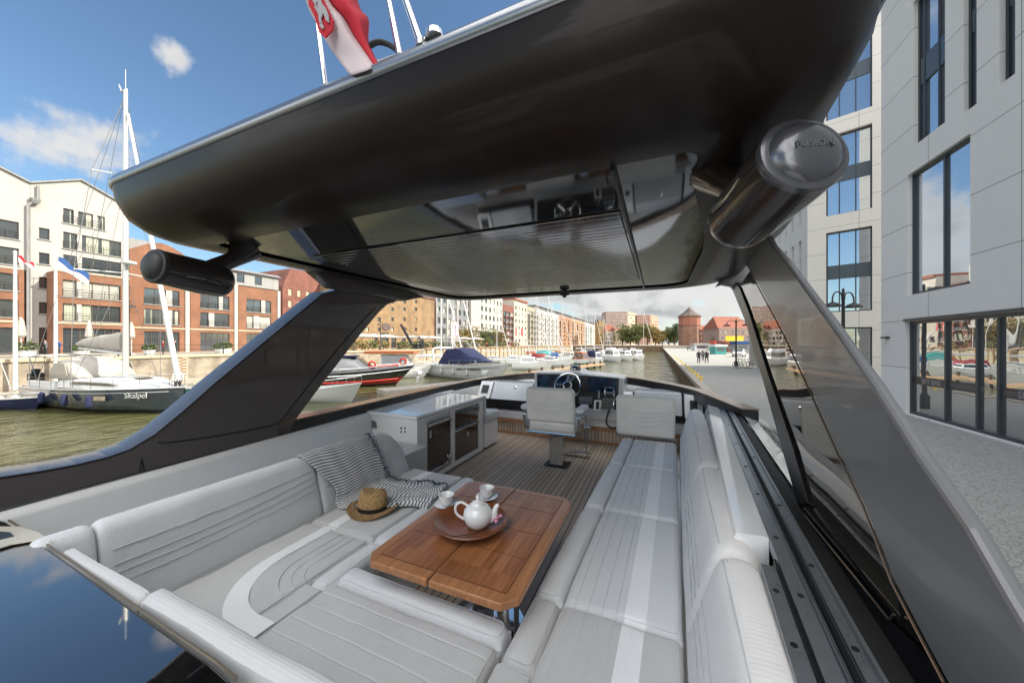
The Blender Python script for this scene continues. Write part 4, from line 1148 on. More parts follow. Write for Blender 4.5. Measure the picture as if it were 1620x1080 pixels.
# superstructure side between hull and flybridge, starboard, with louvred vents
b = MB(); rows = []
for y in [-1, 0, 1, 2, 3, 4, 4.8, 5.4, 6.0, 6.6, 7.0]:
    t = max(0, (y - 4.6) / 2.4); drop = t * t
    xi = TL(y) + .13 + .06 - t * .25
    rows.append([Vector((xi, y, 3.60 - .9 * drop)), Vector((xi + .10, y, 3.56 - .9 * drop)), Vector((xi + .40 - .12 * t, y, 3.36 - .8 * drop)), Vector((xi + .52 - .2 * t, y, 3.22 - .8 * drop)), Vector((xi + .54 - .2 * t, y, 2.2)), Vector((-1, y, 2.2))])
b.grid(rows); b.build('side_moulding', M['gel'], Y, smooth=50)
b = MB()
for k in range(20):
    y = 2.0 + k * .115
    for (o1, o2, z1, z2) in ((.12, .22, 3.556, 3.491), (.25, .37, 3.470, 3.392)):
        xi = TL(y) + .19
        if k > 16 and o1 < .2: continue
        b.prism([(xi + o1, y, z1), (xi + o2, y + .02, z2), (xi + o2, y + .075, z2), (xi + o1, y + .055, z1)], (0, 0, .004))
b.build('vent_slots', mat('vent_shadow', (.10, .10, .10), .7), Y, smooth=0)

# port coaming, white liner
b = MB()
yy = [-.9, 0, 1, 2, 3, 4, 4.9]
def XPo(y): return -2.63 - .10 * y
b.grid([[Vector((XPo(y) + .005, y, CZ - .745)), Vector((XPo(y) + .03, y, CZ - .75)), Vector((XPo(y) + .055, y, CZ - .78)), Vector((XPo(y) + .09, y, DK)), Vector((XPo(y) - .2, y, DK)), Vector((XPo(y) - .2, y, CZ - .76))] for y in yy])
b.build('coaming', M['gel'], Y, smooth=50)
b = MB(); b.grid([[Vector((XPo(y) + .1, y, 3.28)), Vector((-2.12, y, 3.28)), Vector((-2.12, y, DK)), Vector((XPo(y) + .1, y, DK))] for y in (-.9, .4, 1.6, 2.79)]); b.build('shelf', M['gelgrey'], Y, smooth=0)

# port pillar with the dark bulwark that runs aft
P0 = lambda u, v: pl(u, v, *PP)
up = [P0(0, 755), P0(60, 746), P0(120, 735), P0(170, 723), P0(205, 711), P0(245, 687), P0(290, 650), P0(340, 606), P0(400, 556), P0(460, 506), P0(512, 463)]
lo = [P0(630, 476), P0(613, 482), P0(600, 494), P0(570, 530), P0(530, 582), P0(495, 628), P0(470, 662), P0(457, 690)]
low2 = [P0(225, 747.5), P0(0, 805.5)]
aft_hi = Vector((XPo(-.9), -.9, up[0].z)); aft_lo = Vector((XPo(-.9), -.9, low2[1].z))
poly = [aft_hi] + up + [P0(560, 452), P0(640, 464)] + lo + low2 + [aft_lo]
b = MB(); b.prism(poly, (-.16, .0, 0)); b.build('port_pillar', M['pillarp'], Y, smooth=0, bevel=.012)
# bright bevel along its outer edge
b = MB()
for i, (p, q) in enumerate(zip(([aft_hi] + up)[:-1], ([aft_hi] + up)[1:])):
    t = (q - p).normalized(); nrm = Vector((0, -t.z, t.y)) ; nrm.normalize()
    w = .014
    b.add([p + nrm * .003 + Vector((.004, 0, 0)), q + nrm * .003 + Vector((.004, 0, 0)), q + nrm * w + Vector((-.045, 0, 0)), p + nrm * w + Vector((-.045, 0, 0)),
           p + nrm * w + Vector((-.16, 0, 0)), q + nrm * w + Vector((-.16, 0, 0))], [(0, 1, 2, 3), (3, 2, 5, 4)])
b.build('pillar_edge', mat('satin_pillar_edge', (.30, .29, .285), .2, .8), Y, smooth=60)
# shut lines on the pillar
b = MB()
ln = spline([P0(250, 699), P0(268, 699.5), P0(350, 688), P0(432, 672), P0(447, 662), P0(480, 620), P0(540, 545), P0(592, 488)], 6)
b.tube([p + Vector((.003, 0, 0)) for p in ln], .0035, 4); b.tube([P0(221, 745) + Vector((.003, 0, 0)), P0(224, 725) + Vector((.003, 0, 0)), P0(229, 745) + Vector((.003, 0, 0))], .003, 4)
b.build('shut_line', M['black'], Y)
# roof side rail running from the aft corner to the pillar head
b = MB(); b.prism([P0(338, 392), P0(400, 399), P0(470, 420), P0(512, 456), P0(630, 476.5), P0(662, 470), P0(600, 448), P0(540, 430), P0(470, 409), P0(400, 392)], (.12, 0, 0)); b.build('roof_rail', M['pillarp'], Y, smooth=0, bevel=.015)

# forward bulwark cap
CP = [pl(440, 671.5, *PP), pl(500, 657.5, *PP), pl(573, 641, *PP), pl(640, 625.5, *PP), pl(700, 612, *PP), at(754, 601, Y=5.3), at(800, 594.5, Y=5.6), at(845, 590.5, Y=5.75), at(915, 592.5, Y=5.8), at(987, 597, Y=5.75), at(1050, 607, Y=5.35), at(1092, 616.5, z=CZ - .60), at(1117, 625, z=CZ - .60)]
cp = spline(CP, 6)
cp.append(Vector((TL(3.9) + .17, 3.9, CZ - .64)))
def sweep(mb, path, prof, closed_prof=True, mi=0, endr=0, cap=True, drop=(0, 0, .2)):
    """prof: (n, z) with n to the left-hand side of travel"""
    rows = []; L_ = [0]
    for i in range(1, len(path)): L_.append(L_[-1] + (path[i] - path[i - 1]).length)
    cn = sum(p[0] for p in prof) / len(prof); cz_ = sum(p[1] for p in prof) / len(prof)
    for i, p in enumerate(path):
        t = path[min(i + 1, len(path) - 1)] - path[max(i - 1, 0)]; t.z = 0; t.normalize(); nn = Vector((-t.y, t.x, 0))
        s = 1
        row = []
        e = min(L_[i], L_[-1] - L_[i])
        d_ = 0
        if endr and e < endr: d_ = endr * .6 * (1 - math.sqrt(max(0, 1 - (1 - e / endr) ** 2)))
        zb_ = min(q[1] for q in prof); fz = 1
        for (e_, am) in ((L_[i], drop[0]), (L_[-1] - L_[i], drop[1])):
            if am and e_ < drop[2]: fz *= 1 - am * (1 - e_ / drop[2]) ** 2
        for (a, z) in prof:
            z = zb_ + (z - zb_) * fz
            da, dz = cn - a, cz_ - z; l = math.hypot(da, dz) or 1
            row.append(p + nn * (a + da / l * d_) + Vector((0, 0, z + dz / l * d_)))
        rows.append(row)
    mb.grid(rows, mi, closeu=closed_prof)
    if cap and closed_prof: mb.poly(rows[0], mi); mb.poly(rows[-1], mi)
b = MB(); sweep(b, cp, [(0, 0), (0, -.085), (-.012, -.13), (.16, -.13), (.16, -.01)]); b.build('windscreen_base', M['black'], Y, smooth=30)
b = MB(); sweep(b, cp, [(-.004, .002), (-.004, .012), (.17, .006), (.17, -.004)]); b.build('bulwark_cap', mat('bronze_cap', (.30, .20, .13), .2, .8), Y, smooth=30)
b = MB(); sweep(b, cp[:62], [(-.03, -.10), (-.05, -.16), (-.05, -.40), (.05, -.40), (.05, -.10)]); b.build('liner', M['gel'], Y, smooth=30)

# front bulkhead: teak riser, white band, dark recess, dash
b = MB(); b.box((-2.95, 5.24, DK), (.6, 5.40, DK + .19)); b.build('riser', M['deck'], Y, smooth=0)
b = MB(); b.box((-2.95, 5.0 + .21, DK + .193), (.6, 5.6, DK + .235)); b.box((-2.95, 5.232, DK), (.6, 5.239, DK + .03)); b.build('riser_trim', M['tablelite'], Y, smooth=0, bevel=.006)
b = MB(); b.box((-2.95, 5.26, DK + .237), (.6, 5.5, DK + .37)); b.build('bulkhead', M['gel'], Y, smooth=0, bevel=.01)
b = MB(); b.box((-2.95, 5.36, DK + .373), (.62, 5.5, CZ - .72)); b.build('recess', M['black'], Y, smooth=0)
for (x0, x1, nm) in ((-2.86, -2.62, 0), (-2.60, -1.90, 1), (-.46, -.33, 2), (-.31, .28, 1), (.30, .50, 0)):
    b = MB(); z0, z1 = (CZ - .93, CZ - .66) if nm != 2 else (CZ - .90, CZ - .68)
    ysh = 5.12 if x0 < -1 else 4.86 - .5 * max(0, x0)
    b.prism([(x0, ysh, z0), (x1, ysh, z0), (x1, ysh + .18, z1), (x0, ysh + .18, z1)], (0, .35, 0))
    d = b.build('dash_panel', M['gelgrey'] if nm == 1 else M['gel'], Y, smooth=0, bevel=.012)
    if nm == 1:
        q = MB(); cx = (x0 + x1) / 2 + .05; q.lathe([(.028, -.004), (.028, .008), (.012, .014)], (cx, ysh + .13, z1 - .08), (0, -.8, .55), n=14); q.build('catch', M['chrome'], d)
    if nm == 0:
        q = MB(); q.prism([(x0 + .06, ysh + .055, z0 + .09), (x1 - .06, ysh + .055, z0 + .09), (x1 - .06, ysh + .135, z1 - .06), (x0 + .06, ysh + .135, z1 - .06)], (0, -.012, 0.003)); q.build('air_vent', M['black'], d, smooth=0)
    if nm == 2:
        q = MB(); q.lathe([(.035, 0), (.035, .02), (.02, .025)], ((x0 + x1) / 2, ysh + .08, z0 + .1), (0, -.8, .55), n=14); q.build('drink_holder', M['black'], d)
# helm console
def cz3(u, v, y=5.08): return at(u, v, Y=y)
A1, A2, A3, A4 = cz3(845, 588), cz3(988, 597.5), cz3(985, 652), cz3(842, 640)
b = MB()
out = [A1, cz3(893, 588), cz3(900, 585.5), cz3(916, 586.5), cz3(922, 590), A2, Vector((A2.x, 5.08, CZ - 1.12)), Vector((A1.x, 5.08, CZ - 1.12))]
b.prism(out, (0, .5, 0)); con = b.build('helm_console', M['gelgrey'], Y, smooth=0, bevel=.02, seg=3)
yf = 5.05
q = MB(); q.prism([cz3(849, 591, yf), cz3(898, 592, yf), cz3(906, 594.5, yf), cz3(925, 594, yf), cz3(979, 598, yf), cz3(976, 648, yf), cz3(922, 645, yf), cz3(850, 640, yf)], (0, .028, 0)); q.build('instrument_panel', M['black'], con, smooth=0, bevel=.008)
def screenmat():
    m, N, L, P = NT('chart_screen')
    tc = N.new('ShaderNodeTexCoord'); n = N.new('ShaderNodeTexNoise'); n.inputs['Scale'].default_value = 7; n.inputs['Detail'].default_value = 6; L.new(tc.outputs['Object'], n.inputs['Vector'])
    cr = N.new('ShaderNodeValToRGB'); e = cr.color_ramp.elements; e[0].position = .42; e[0].color = (0.0014, 0.0028, 0.012, 1); e[1].position = .62; e[1].color = (0.0045, 0.021, 0.044, 1)
    x = cr.color_ramp.elements.new(.66); x.color = (0.009, 0.042, 0.02, 1); x = cr.color_ramp.elements.new(.72); x.color = (0.027, 0.0052, 0.008, 1)
    L.new(n.outputs['Fac'], cr.inputs[0]); L.new(cr.outputs[0], P.inputs['Base Color']); P.inputs['Roughness'].default_value = .08
    L.new(cr.outputs[0], P.inputs['Emission Color']); P.inputs['Emission Strength'].default_value = .10
    return m
M['screen'] = screenmat()
def pq(pts, y, th, nm, m, par, bev=.003):
    q = MB(); q.prism([cz3(u, v, y) for (u, v) in pts], (0, th, 0)); return q.build(nm, m, par, smooth=0, bevel=bev)
pq([(851, 593), (894, 594), (893, 613), (850, 611)], 5.035, .014, 'display', M['screen'], con)
pq([(930, 596), (975, 599), (973.5, 622), (928.5, 619.5)], 5.035, .014, 'display', M['screen'], con)
pq([(916, 625.5), (938, 627), (936, 640), (915, 638.5)], 5.02, .02, 'display', M['blackgel'], con)
pq([(903, 596), (924, 597), (923, 608), (903, 607)], 5.035, .014, 'switch_cluster', M['black'], con)
pq([(940, 633), (951.5, 633.5), (951, 650), (939, 649)], 4.96, .05, 'switch_plate', M['gel'], con)
pq([(943, 635), (948, 635.3), (947.5, 647.5), (942.5, 647)], 4.952, .01, 'joystick', M['black'], con)
pq([(953, 630), (972, 631), (969, 646), (950, 645)], 4.90, .07, 'keypad', mat('keypad_face', (.09, .09, .09), .4), con, .01)
q = MB(); q.tube([cz3(u, v, 4.89) for (u, v) in ((972.5, 629), (970, 647.5), (949, 646))], .011, 8); q.tube([cz3(u, v, 4.86) for (u, v) in ((957, 626), (957.5, 612), (970.5, 613), (971, 627))], .010, 8); q.tube([cz3(u, v, 4.86) for (u, v) in ((955, 621), (973, 622))], .012, 8)
q.tube([cz3(u, v, 4.88) for (u, v) in ((947, 630), (947.5, 618))], [.016, .010], 8); q.build('throttle', M['chrome'], con)
q = MB(); q.lathe([(.08, 0), (.085, .03), (.07, .06), (.03, .075)], (cz3(908, 587).x, 5.18, cz3(908, 587).z + .01), n=18); q.build('compass', M['blackgel'], con)
q = MB(); q.tube(spline([cz3(u, v, 4.95) for (u, v) in ((964, 648), (960, 660), (960, 670), (966, 676), (975, 676), (979, 672))], 6), .012, 8); q.build('cable', M['rubber'], con)
# steering wheel
wc = at(898, 609.5, Y=4.82); wa = Vector((.02, -.92, .40)).normalized()
q = MB(); uu = wa.cross(Vector((0, 0, 1))).normalized(); vv = uu.cross(wa)
ring = [wc + (uu * math.cos(t) + vv * math.sin(t)) * .185 for t in [2 * math.pi * k / 40 for k in range(40)]]
q.tube(ring, .012, 8, closed=True)
for t in (.5 * math.pi, 1.25 * math.pi, 1.75 * math.pi, .02, math.pi * .68):
    q.tube([wc + wa * .01, wc + (uu * math.cos(t) + vv * math.sin(t)) * .185], [.018, .010], 8)
q.lathe([(.06, -.05), (.066, .01), (.05, .025)], wc, wa, n=20)
q.build('steering_wheel', M['chrome'], con)
q = MB(); q.lathe([(.045, .026), (.044, .034)], wc, wa, n=20); q.tube([wc, wc - wa * .25], .03, 10); q.build('wheel_hub', M['black'], con)

# starboard coaming shelf and the sliding tracks
b = MB(); ys = [1.49, 2.2, 3, 3.7, 4.3, 4.7]
b.grid([[Vector((TL(y) - .13, y, CZ - .86)), Vector((TL(y) - .105, y, CZ - .715)), Vector((TL(y) - .10, y, CZ - .70)), Vector((TL(y) - .012, y, CZ - .695)), Vector((TL(y), y, CZ - .70)), Vector((TL(y), y, CZ - .86))] for y in ys])
b.poly([Vector((TL(1.49) - .13, 1.49, CZ - .86)), Vector((TL(1.49) - .105, 1.49, CZ - .715)), Vector((TL(1.49) - .10, 1.49, CZ - .70)), Vector((TL(1.49) - .012, 1.49, CZ - .695)), Vector((TL(1.49), 1.49, CZ - .70)), Vector((TL(1.49), 1.49, CZ - .86))])
b.build('coaming', M['gel'], Y, smooth=30)
b = MB(); b.grid([[Vector((TL(y) - .16, y, DK)), Vector((TL(y) - .16, y, CZ - .86)), Vector((TL(y) + .32, y, CZ - .84)), Vector((TL(y) + .32, y, DK))] for y in (-.9, 1, 3, 4.7)]); b.build('coaming_core', M['gelgrey'], Y, smooth=0)
def rail(n0, n1, zt, y0, y1, m, nm, holes=None, h=.04, lip=0):
    b = MB()
    ys = [y0 + (y1 - y0) * i / 6 for i in range(7)]
    pr = lambda y: [Vector((TL(y) + n0, y, zt - h)), Vector((TL(y) + n0, y, zt)), Vector((TL(y) + n0 + .004, y, zt + lip)), Vector((TL(y) + n1 - .004, y, zt + lip)), Vector((TL(y) + n1, y, zt)), Vector((TL(y) + n1, y, zt - h))]
    b.grid([pr(y) for y in ys]); b.poly(pr(y0)); b.poly(pr(y1))
    o = b.build(nm, m, Y, smooth=30)
    if holes:
        for (yh, nh) in holes: q = MB(); q.lathe([(.0075, .0), (.0075, .0025)], (TL(yh) + nh, yh, zt + lip), n=10); q.build('screw_hole', M['black'], o)
    return o
zt = CZ - .69
rail(.001, .040, zt - .006, .3, 4.55, M['alu'], 'track', holes=[(y, .022) for y in (.55, .86, 1.18, 1.5, 1.9, 2.3, 2.8, 3.4)])
rail(.041, .047, zt + .006, .3, 4.55, M['alu'], 'track_fin')
rail(.047, .066, zt - .03, .3, 4.55, M['black'], 'track_channel')
rail(.066, .071, zt + .006, .3, 4.55, M['alu'], 'track_fin')
rail(.071, .100, zt - .004, .3, 4.55, M['alu'], 'track', holes=[(y, .086) for y in (.7, 1.02, 1.35, 1.8, 2.5, 3.1)])
rail(.100, .108, zt + .010, .3, 4.55, M['alu'], 'track_fin')
rail(.109, .18, zt - .02, .3, 4.55, M['rubber'], 'gasket')
rail(-.047, -.010, zt - .02, .3, 1.33, M['alu'], 'track', holes=[(y, -.03) for y in (.74, 1.0, 1.2)])
rail(-.009, -.002, zt - .012, .3, 1.36, M['black'], 'track_channel')
# starboard pillar assembly
S0 = lambda u, v: pl(u, v, *SP)
grey = [(1180, 420), (1172, 404), (1196, 372), (1214, 374), (1221, 388), (1240, 410), (1267, 447), (1313, 510), (1380, 607), (1450, 718), (1530, 833), (1597, 950), (1640, 1022)]
gl_ = [(1497, 1080), (1452, 995), (1413, 920), (1367, 800), (1327, 718), (1280, 613), (1240, 527), (1193, 440)]
end = [Vector((SP[0] + SP[1] * .1, .1, 3.25)), Vector((SP[0] + SP[1] * .1, .1, 2.9))]
poly = [S0(*p) for p in grey] + [Vector((SP[0] + SP[1] * .35, .35, 3.42)), Vector((SP[0] + SP[1] * .35, .35, 3.05))] + [S0(*p) for p in gl_]
b = MB(); b.prism(poly, (.03, 0, 0)); b.build('starboard_pillar', M['paint_side'], Y, smooth=0, bevel=.01)
glass = [(1166, 455), (1184, 428), (1192, 442), (1239, 529), (1279, 615), (1326, 720), (1366, 802), (1404, 905), (1417, 970), (1411, 980), (1277, 797), (1253, 710), (1213, 593), (1182, 492)]
b = MB(); b.prism([S0(*p) + Vector((.012, 0, 0)) for p in glass], (.012, 0, 0)); b.build('side_glass', M['tint'], Y, smooth=0)
bar = [(1157, 455), (1163, 447), (1170, 455), (1184, 492), (1215, 593), (1255, 710), (1279, 797), (1262, 800), (1237, 712), (1206, 600), (1180, 512)]
b = MB(); b.prism([S0(*p) for p in bar], (.05, 0, 0)); b.build('glass_frame', M['black'], Y, smooth=0, bevel=.006)
b = MB(); b.tube([S0(u, v) + Vector((-.002, 0, 0)) for (u, v) in ((1187, 428), (1193, 441), (1240, 528), (1280, 614), (1327, 719), (1367, 801), (1413, 921), (1452, 996), (1497, 1081))], .0035, 6)
b.tube([S0(u, v) + Vector((-.004, 0, 0)) for (u, v) in ((1256, 792), (1300, 846), (1350, 906), (1410, 981), (1418, 972))], .003, 6); b.build('edge_trim', mat('bronze_trim', (.35, .27, .20), .25, .9), Y)
blk = [(1262, 800), (1279, 799), (1411, 983), (1419, 974), (1413, 920), (1452, 995), (1497, 1080)]
bl = [S0(*p) for p in blk] + [Vector((SP[0] + SP[1] * .35, .35, 3.2))]
tail = [Vector((TL(.35) + .19, .35, CZ - .72))] + [Vector((TL(y) + .19, y, CZ - .71)) for y in (.8, 1.2, 1.6, 2.0)]
b = MB()
src = [S0(1262, 800), S0(1300, 845), S0(1350, 905), S0(1411, 983), S0(1452, 1020), S0(1497, 1080), Vector((SP[0] + SP[1] * .35, .35, 3.55))]
dst = [Vector((TL(p.y) + .17, p.y, CZ - .715)) for p in src]
b.grid([src, [(a * .5 + c * .5) + Vector((0.0, 0, -.012)) for a, c in zip(src, dst)], dst]); b.build('gloss_fairing', M['fair'], Y, smooth=60)
b = MB(); b.prism([p + Vector((.006, 0, 0)) for p in bl], (.05, 0, 0)); b.build('gloss_panel', M['fair'], Y, smooth=0)
# pillar head that carries the roof
b = MB(); b.prism([at(u, v, Y=3.95) for (u, v) in ((1132, 452.5), (1143, 449.5), (1157, 452), (1172, 468), (1205, 468), (1205, 392), (1168, 404), (1146, 436))], (0, .10, 0)); b.build('pillar_head', M['paint_side'], Y, smooth=0, bevel=.015, seg=3)

# ------------------------------------------------------------------ hardtop
HX0, HX1, HY0, HY1 = -2.98, .52, .84, 4.50
def rring(inset, z, zf=0):
    x0, x1, y0, y1 = HX0 + inset, HX1 - inset, HY0 + inset, HY1 - inset
    out = []
    corners = [((x1, y0), -90, .38, (-1, 1)), ((x1, y1), 0, .55, (-1, -1)), ((x0, y1), 90, .6, (1, -1)), ((x0, y0), 180, .30, (1, 1))]
    for (c, a0, R_, sgn) in corners:
        r = max(.06, R_ - inset * .8); cx, cy = c[0] + sgn[0] * r, c[1] + sgn[1] * r
        for k in range(9):
            a = rad(a0 + 90 * k / 8); out.append((cx + r * math.cos(a), cy + r * math.sin(a)))
    pts = []
    for i in range(len(out)):
        a = Vector((*out[i], 0)); c = Vector((*out[(i + 1) % len(out)], 0)); n = 8 if (c - a).length > .8 else 1
        for k in range(n): pts.append(a.lerp(c, k / n))
    res = []
    for p in pts:
        # the aft corner on the port side droops and tapers; the roof is thinner forward
        t = max(0, min(1, (p.y - HY0) / (HY1 - HY0)))
        zz = z + zf * t
        fl = max(0, min(1, (p.y - 1.3) / 1.3)); fl = fl * fl * (3 - 2 * fl)
        xx = p.x + .24 * fl * max(0, min(1, (p.x + .5)))
        res.append(Vector((xx, p.y, CZ + zz)))
    return res
prof = [(.40, .620, 0), (.30, .612, 0), (.21, .618, 0), (.12, .652, -.02), (.055, .705, -.05), (.015, .79, -.09), (0, .875, -.13)]
rings = [rring(*p) for p in prof]
b = MB()
b.grid(rings, closeu=True); b.build('hardtop_fascia', M['paint'], Y, smooth=50)
b = MB(); b.grid([rring(.001, .860, -.124), rring(-.008, .866, -.127), rring(-.008, .892, -.13), rring(.000, .906, -.13), rring(.03, .925, -.13), rring(.06, .930, -.13)], closeu=True); b.build('roof_edge', mat('satin_silver_edge', (.28, .29, .31), .22, .7), Y, smooth=60)
b = MB(); rg = [rring(.058, .929, -.13), rring(.25, .96, -.13), rring(.7, .985, -.14)]; b.grid(rg, closeu=True); b.poly(rg[-1]); b.build('roof_top', M['gel'], Y, smooth=50)
xs_ = -.15
U0 = HX0 + .40; U1 = HX1 - .40; V0 = HY0 + .40; V1 = HY1 - .40
inner = rring(.395, .622)
b = MB(); b.poly([p + Vector((0, 0, .012)) for p in inner]); b.build('ceiling_panel', M['gloss'], Y, smooth=0)
b = MB(); b.box((xs_ - .006, V0, CZ + .606), (xs_ + .006, V1, CZ + .634)); b.build('panel_gap', M['black'], Y, smooth=0)
b = MB(); y = 1.70; k = 0
while y < 3.55:
    b.box((U0 + .28, y, CZ + .6225), (xs_ - .02, y + .049, CZ + .6325)); y += .056
b.build('louvre', M['slat'], Y, smooth=0, bevel=.004, seg=1)
# camera pod and radar fittings on the roof
b = MB(); p = at(893, 464, z=CZ + .60); b.box((p.x - .05, p.y - .03, p.z - .025), (p.x + .05, p.y + .03, p.z + .02)); b.lathe([(.022, -.05), (.03, 0), (.03, .03)], p, n=10); b.build('ceiling_sensor', M['black'], Y, bevel=.005)
b = MB(); b.prism([(-1.16, 1.0, CZ + .92), (-1.10, 1.0, CZ + 1.108), (-.3, 1.0, CZ + 1.045), (.2, 1.0, CZ + 1.0), (.2, 1.0, CZ + .90)], (0, .5, 0)); b.build('radar_base', M['gelgrey'], Y, smooth=0, bevel=.02)
b = MB(); p = at(668, 76, z=CZ + .905); q_ = at(626, -45, d=1.20); b.tube([p, q_], .0125, 12); b.lathe([(.02, 0), (.02, .02)], p, n=12)
p = at(633, 89, z=CZ + .905); q_ = at(606, -45, d=1.22); b.tube([p, q_], .0115, 12); b.build('mast_strut', M['chrome'], Y)
b = MB(); b.tube(spline([at(578, 84, d=1.16), at(584, 74, d=1.16), at(598, 67, d=1.16), at(615, 71, d=1.16), at(630, 82, d=1.15), at(640, 92, d=1.14)], 5), .009, 8); b.build('cable_hoop', M['rubber'], Y)
b = MB(); p = at(688, 62, z=CZ + .92); b.lathe([(.03, 0), (.025, .02), (.012, .028)], p, n=16); b.build('roof_fitting', M['chrome'], Y)

# ------------------------------------------------------------------ aft glossy hatch behind the sofa
b = MB(); zp = CZ - .74
edge = [Vector((x, .462 + .012 * math.sin(x * 2), zp)) for x in (-2.5, -2.2, -1.8, -1.4, -1.1, -.95)] + [Vector((-.86, .445, zp)), Vector((-.80, .39, zp)), Vector((-.78, .3, zp))]
b.prism(edge + [Vector((-.78, -.7, zp)), Vector((-2.62, -.7, zp)), Vector((-2.62, .462, zp))], (0, 0, -.03))
hatch = tag(b.build('aft_counter', M['blackgel'], smooth=0, bevel=.006), 'black glossy counter top mirroring the blue sky in the bottom left corner', 'counter')
b = MB(); b.tube([p + Vector((0, .008, .0)) for p in edge], .004, 6); ee = b.build('counter_rim', mat('warm_trim', (.22, .18, .13), .3, .5), smooth=40); ee.parent = hatch
b = MB(); b.prism([at(u, v, z=zp + .004) for (u, v) in ((-60, 838), (0, 834), (34, 834), (62, 843), (84, 858), (50, 857), (20, 862), (-60, 886))], (0, 0, .006)); ee = b.build('corner_trim', mat('cream_gelcoat', (.55, .50, .40), .3, coat=.4), smooth=0, bevel=.003); ee.parent = hatch
b = MB(); b.prism([at(u, v, z=zp + .0105) for (u, v) in ((-40, 846), (0, 841), (16, 842), (22, 848), (0, 853), (-40, 862))], (0, 0, .002)); ee = b.build('vent', M['winfr2'], smooth=0); ee.parent = hatch
b = MB(); b.box((-2.5, -.7, 2.8), (-.8, .43, zp - .033)); ee = b.build('cabinet', M['gel'], smooth=0); ee.parent = hatch

# =================================================================== SEATING
def cushion(name, quad, z, th, mats, parent, r=.035, crown=.006, bands=(), seams=(), crossseams=(), seed=0):
    """quad: 4 xy corners (s runs 0->1, t runs 0->3); bands/seams at s-fractions in metres from edge 0-3"""
    A, B_, C_, D_ = [Vector((*q, 0)) for q in quad]
    W = ((B_ - A).length + (C_ - D_).length) / 2; H = ((D_ - A).length + (C_ - B_).length) / 2
    def stops(Lm, extra=()):
        s = {0, Lm}
        for f in (.12, .3, .55, .8, 1.0): s |= {r * f, Lm - r * f}
        n = max(2, int(Lm / .06)); s |= {r + (Lm - 2 * r) * i / n for i in range(n + 1)}
        for e in extra: s.add(e)
        return sorted(x for x in s if 0 <= x <= Lm)
    ex = []
    for (a, c) in bands: ex += [a, c]
    for a in seams: ex += [a - .009, a - .0020, a, a + .0020, a + .009]
    ey = []
    for a in crossseams: ey += [a - .0020, a, a + .0020]
    S, T = stops(W, ex), stops(H, ey)
    rnd = random.Random(seed); ph = [rnd.uniform(0, 6) for _ in range(4)]
    rows = []
    for t in T:
        row = []
        for s in S:
            exx, eyy = min(s, W - s), min(t, H - t)
            if exx < r and eyy < r: e = r - math.hypot(r - exx, r - eyy)
            else: e = min(exx, eyy)
            e = max(0, min(r, e))
            zz = z - r * (1 - math.sqrt(max(0, 1 - (1 - e / r) ** 2)))
            zz += crown * (1 - (2 * s / W - 1) ** 2) * (1 - (2 * t / H - 1) ** 2) * (1 if e >= r else e / r)
            zz += .0022 * math.sin(s * 17 + ph[0]) * math.sin(t * 13 + ph[1]) + .0015 * math.sin(s * 31 + t * 23 + ph[2])
            if any(abs(s - a) < .0005 for a in seams) or any(abs(t - a) < .0005 for a in crossseams): zz -= .0018
            p = (A.lerp(B_, s / W)).lerp(D_.lerp(C_, s / W), t / H); row.append(Vector((p.x, p.y, zz)))
        rows.append(row)
    mb = MB(); n = len(S)
    vs = [p for rw in rows for p in rw]; mb.v = vs
    for i in range(len(T) - 1):
        for k in range(n - 1):
            mb.f.append([i * n + k, i * n + k + 1, (i + 1) * n + k + 1, (i + 1) * n + k])
            sc_, tc_ = (S[k] + S[k + 1]) / 2, (T[i] + T[i + 1]) / 2
            m_ = 0
            if any(a < sc_ < c for (a, c) in bands): m_ = 1
            if any(abs(sc_ - a) < .0022 for a in seams) or any(abs(tc_ - a) < .0022 for a in crossseams): m_ = 2
            mb.mi.append(m_)
    # skirt
    per = [rows[0][k] for k in range(n)] + [rows[i][-1] for i in range(1, len(T))] + [rows[-1][k] for k in range(n - 2, -1, -1)] + [rows[i][0] for i in range(len(T) - 2, 0, -1)]
    low = [Vector((p.x, p.y, z - th)) for p in per]
    o = len(mb.v); mb.v += per + low; m2 = len(per)
    for k in range(m2): mb.f.append([o + k, o + (k + 1) % m2, o + m2 + (k + 1) % m2, o + m2 + k]); mb.mi.append(0)
    o = soften(mb.build(name, mats, parent, smooth=60))
    pb_ = MB(); ins = r * .42; zc_ = z - r * .16
    def bl(s, t): s /= W; t /= H; return (A.lerp(B_, s)).lerp(D_.lerp(C_, s), t)
    ring = []
    for (cx_, cy_, a0) in ((W - r, r, -90), (W - r, H - r, 0), (r, H - r, 90), (r, r, 180)):
        for k in range(5):
            a_ = rad(a0 + 22.5 * k); q = bl(cx_ + (r - ins) * math.cos(a_), cy_ + (r - ins) * math.sin(a_)); ring.append(Vector((q.x, q.y, zc_)))
    rg = []
    for i in range(len(ring)):
        a_, c_ = ring[i], ring[(i + 1) % len(ring)]; nn = max(1, int((c_ - a_).length / .05)); rg += [a_.lerp(c_, k / nn) for k in range(nn)]
    if W > .1: pb_.tube(rg, .0026, 5, closed=True); soften(pb_.build('piping', mats[0], o, smooth=60))
    return o

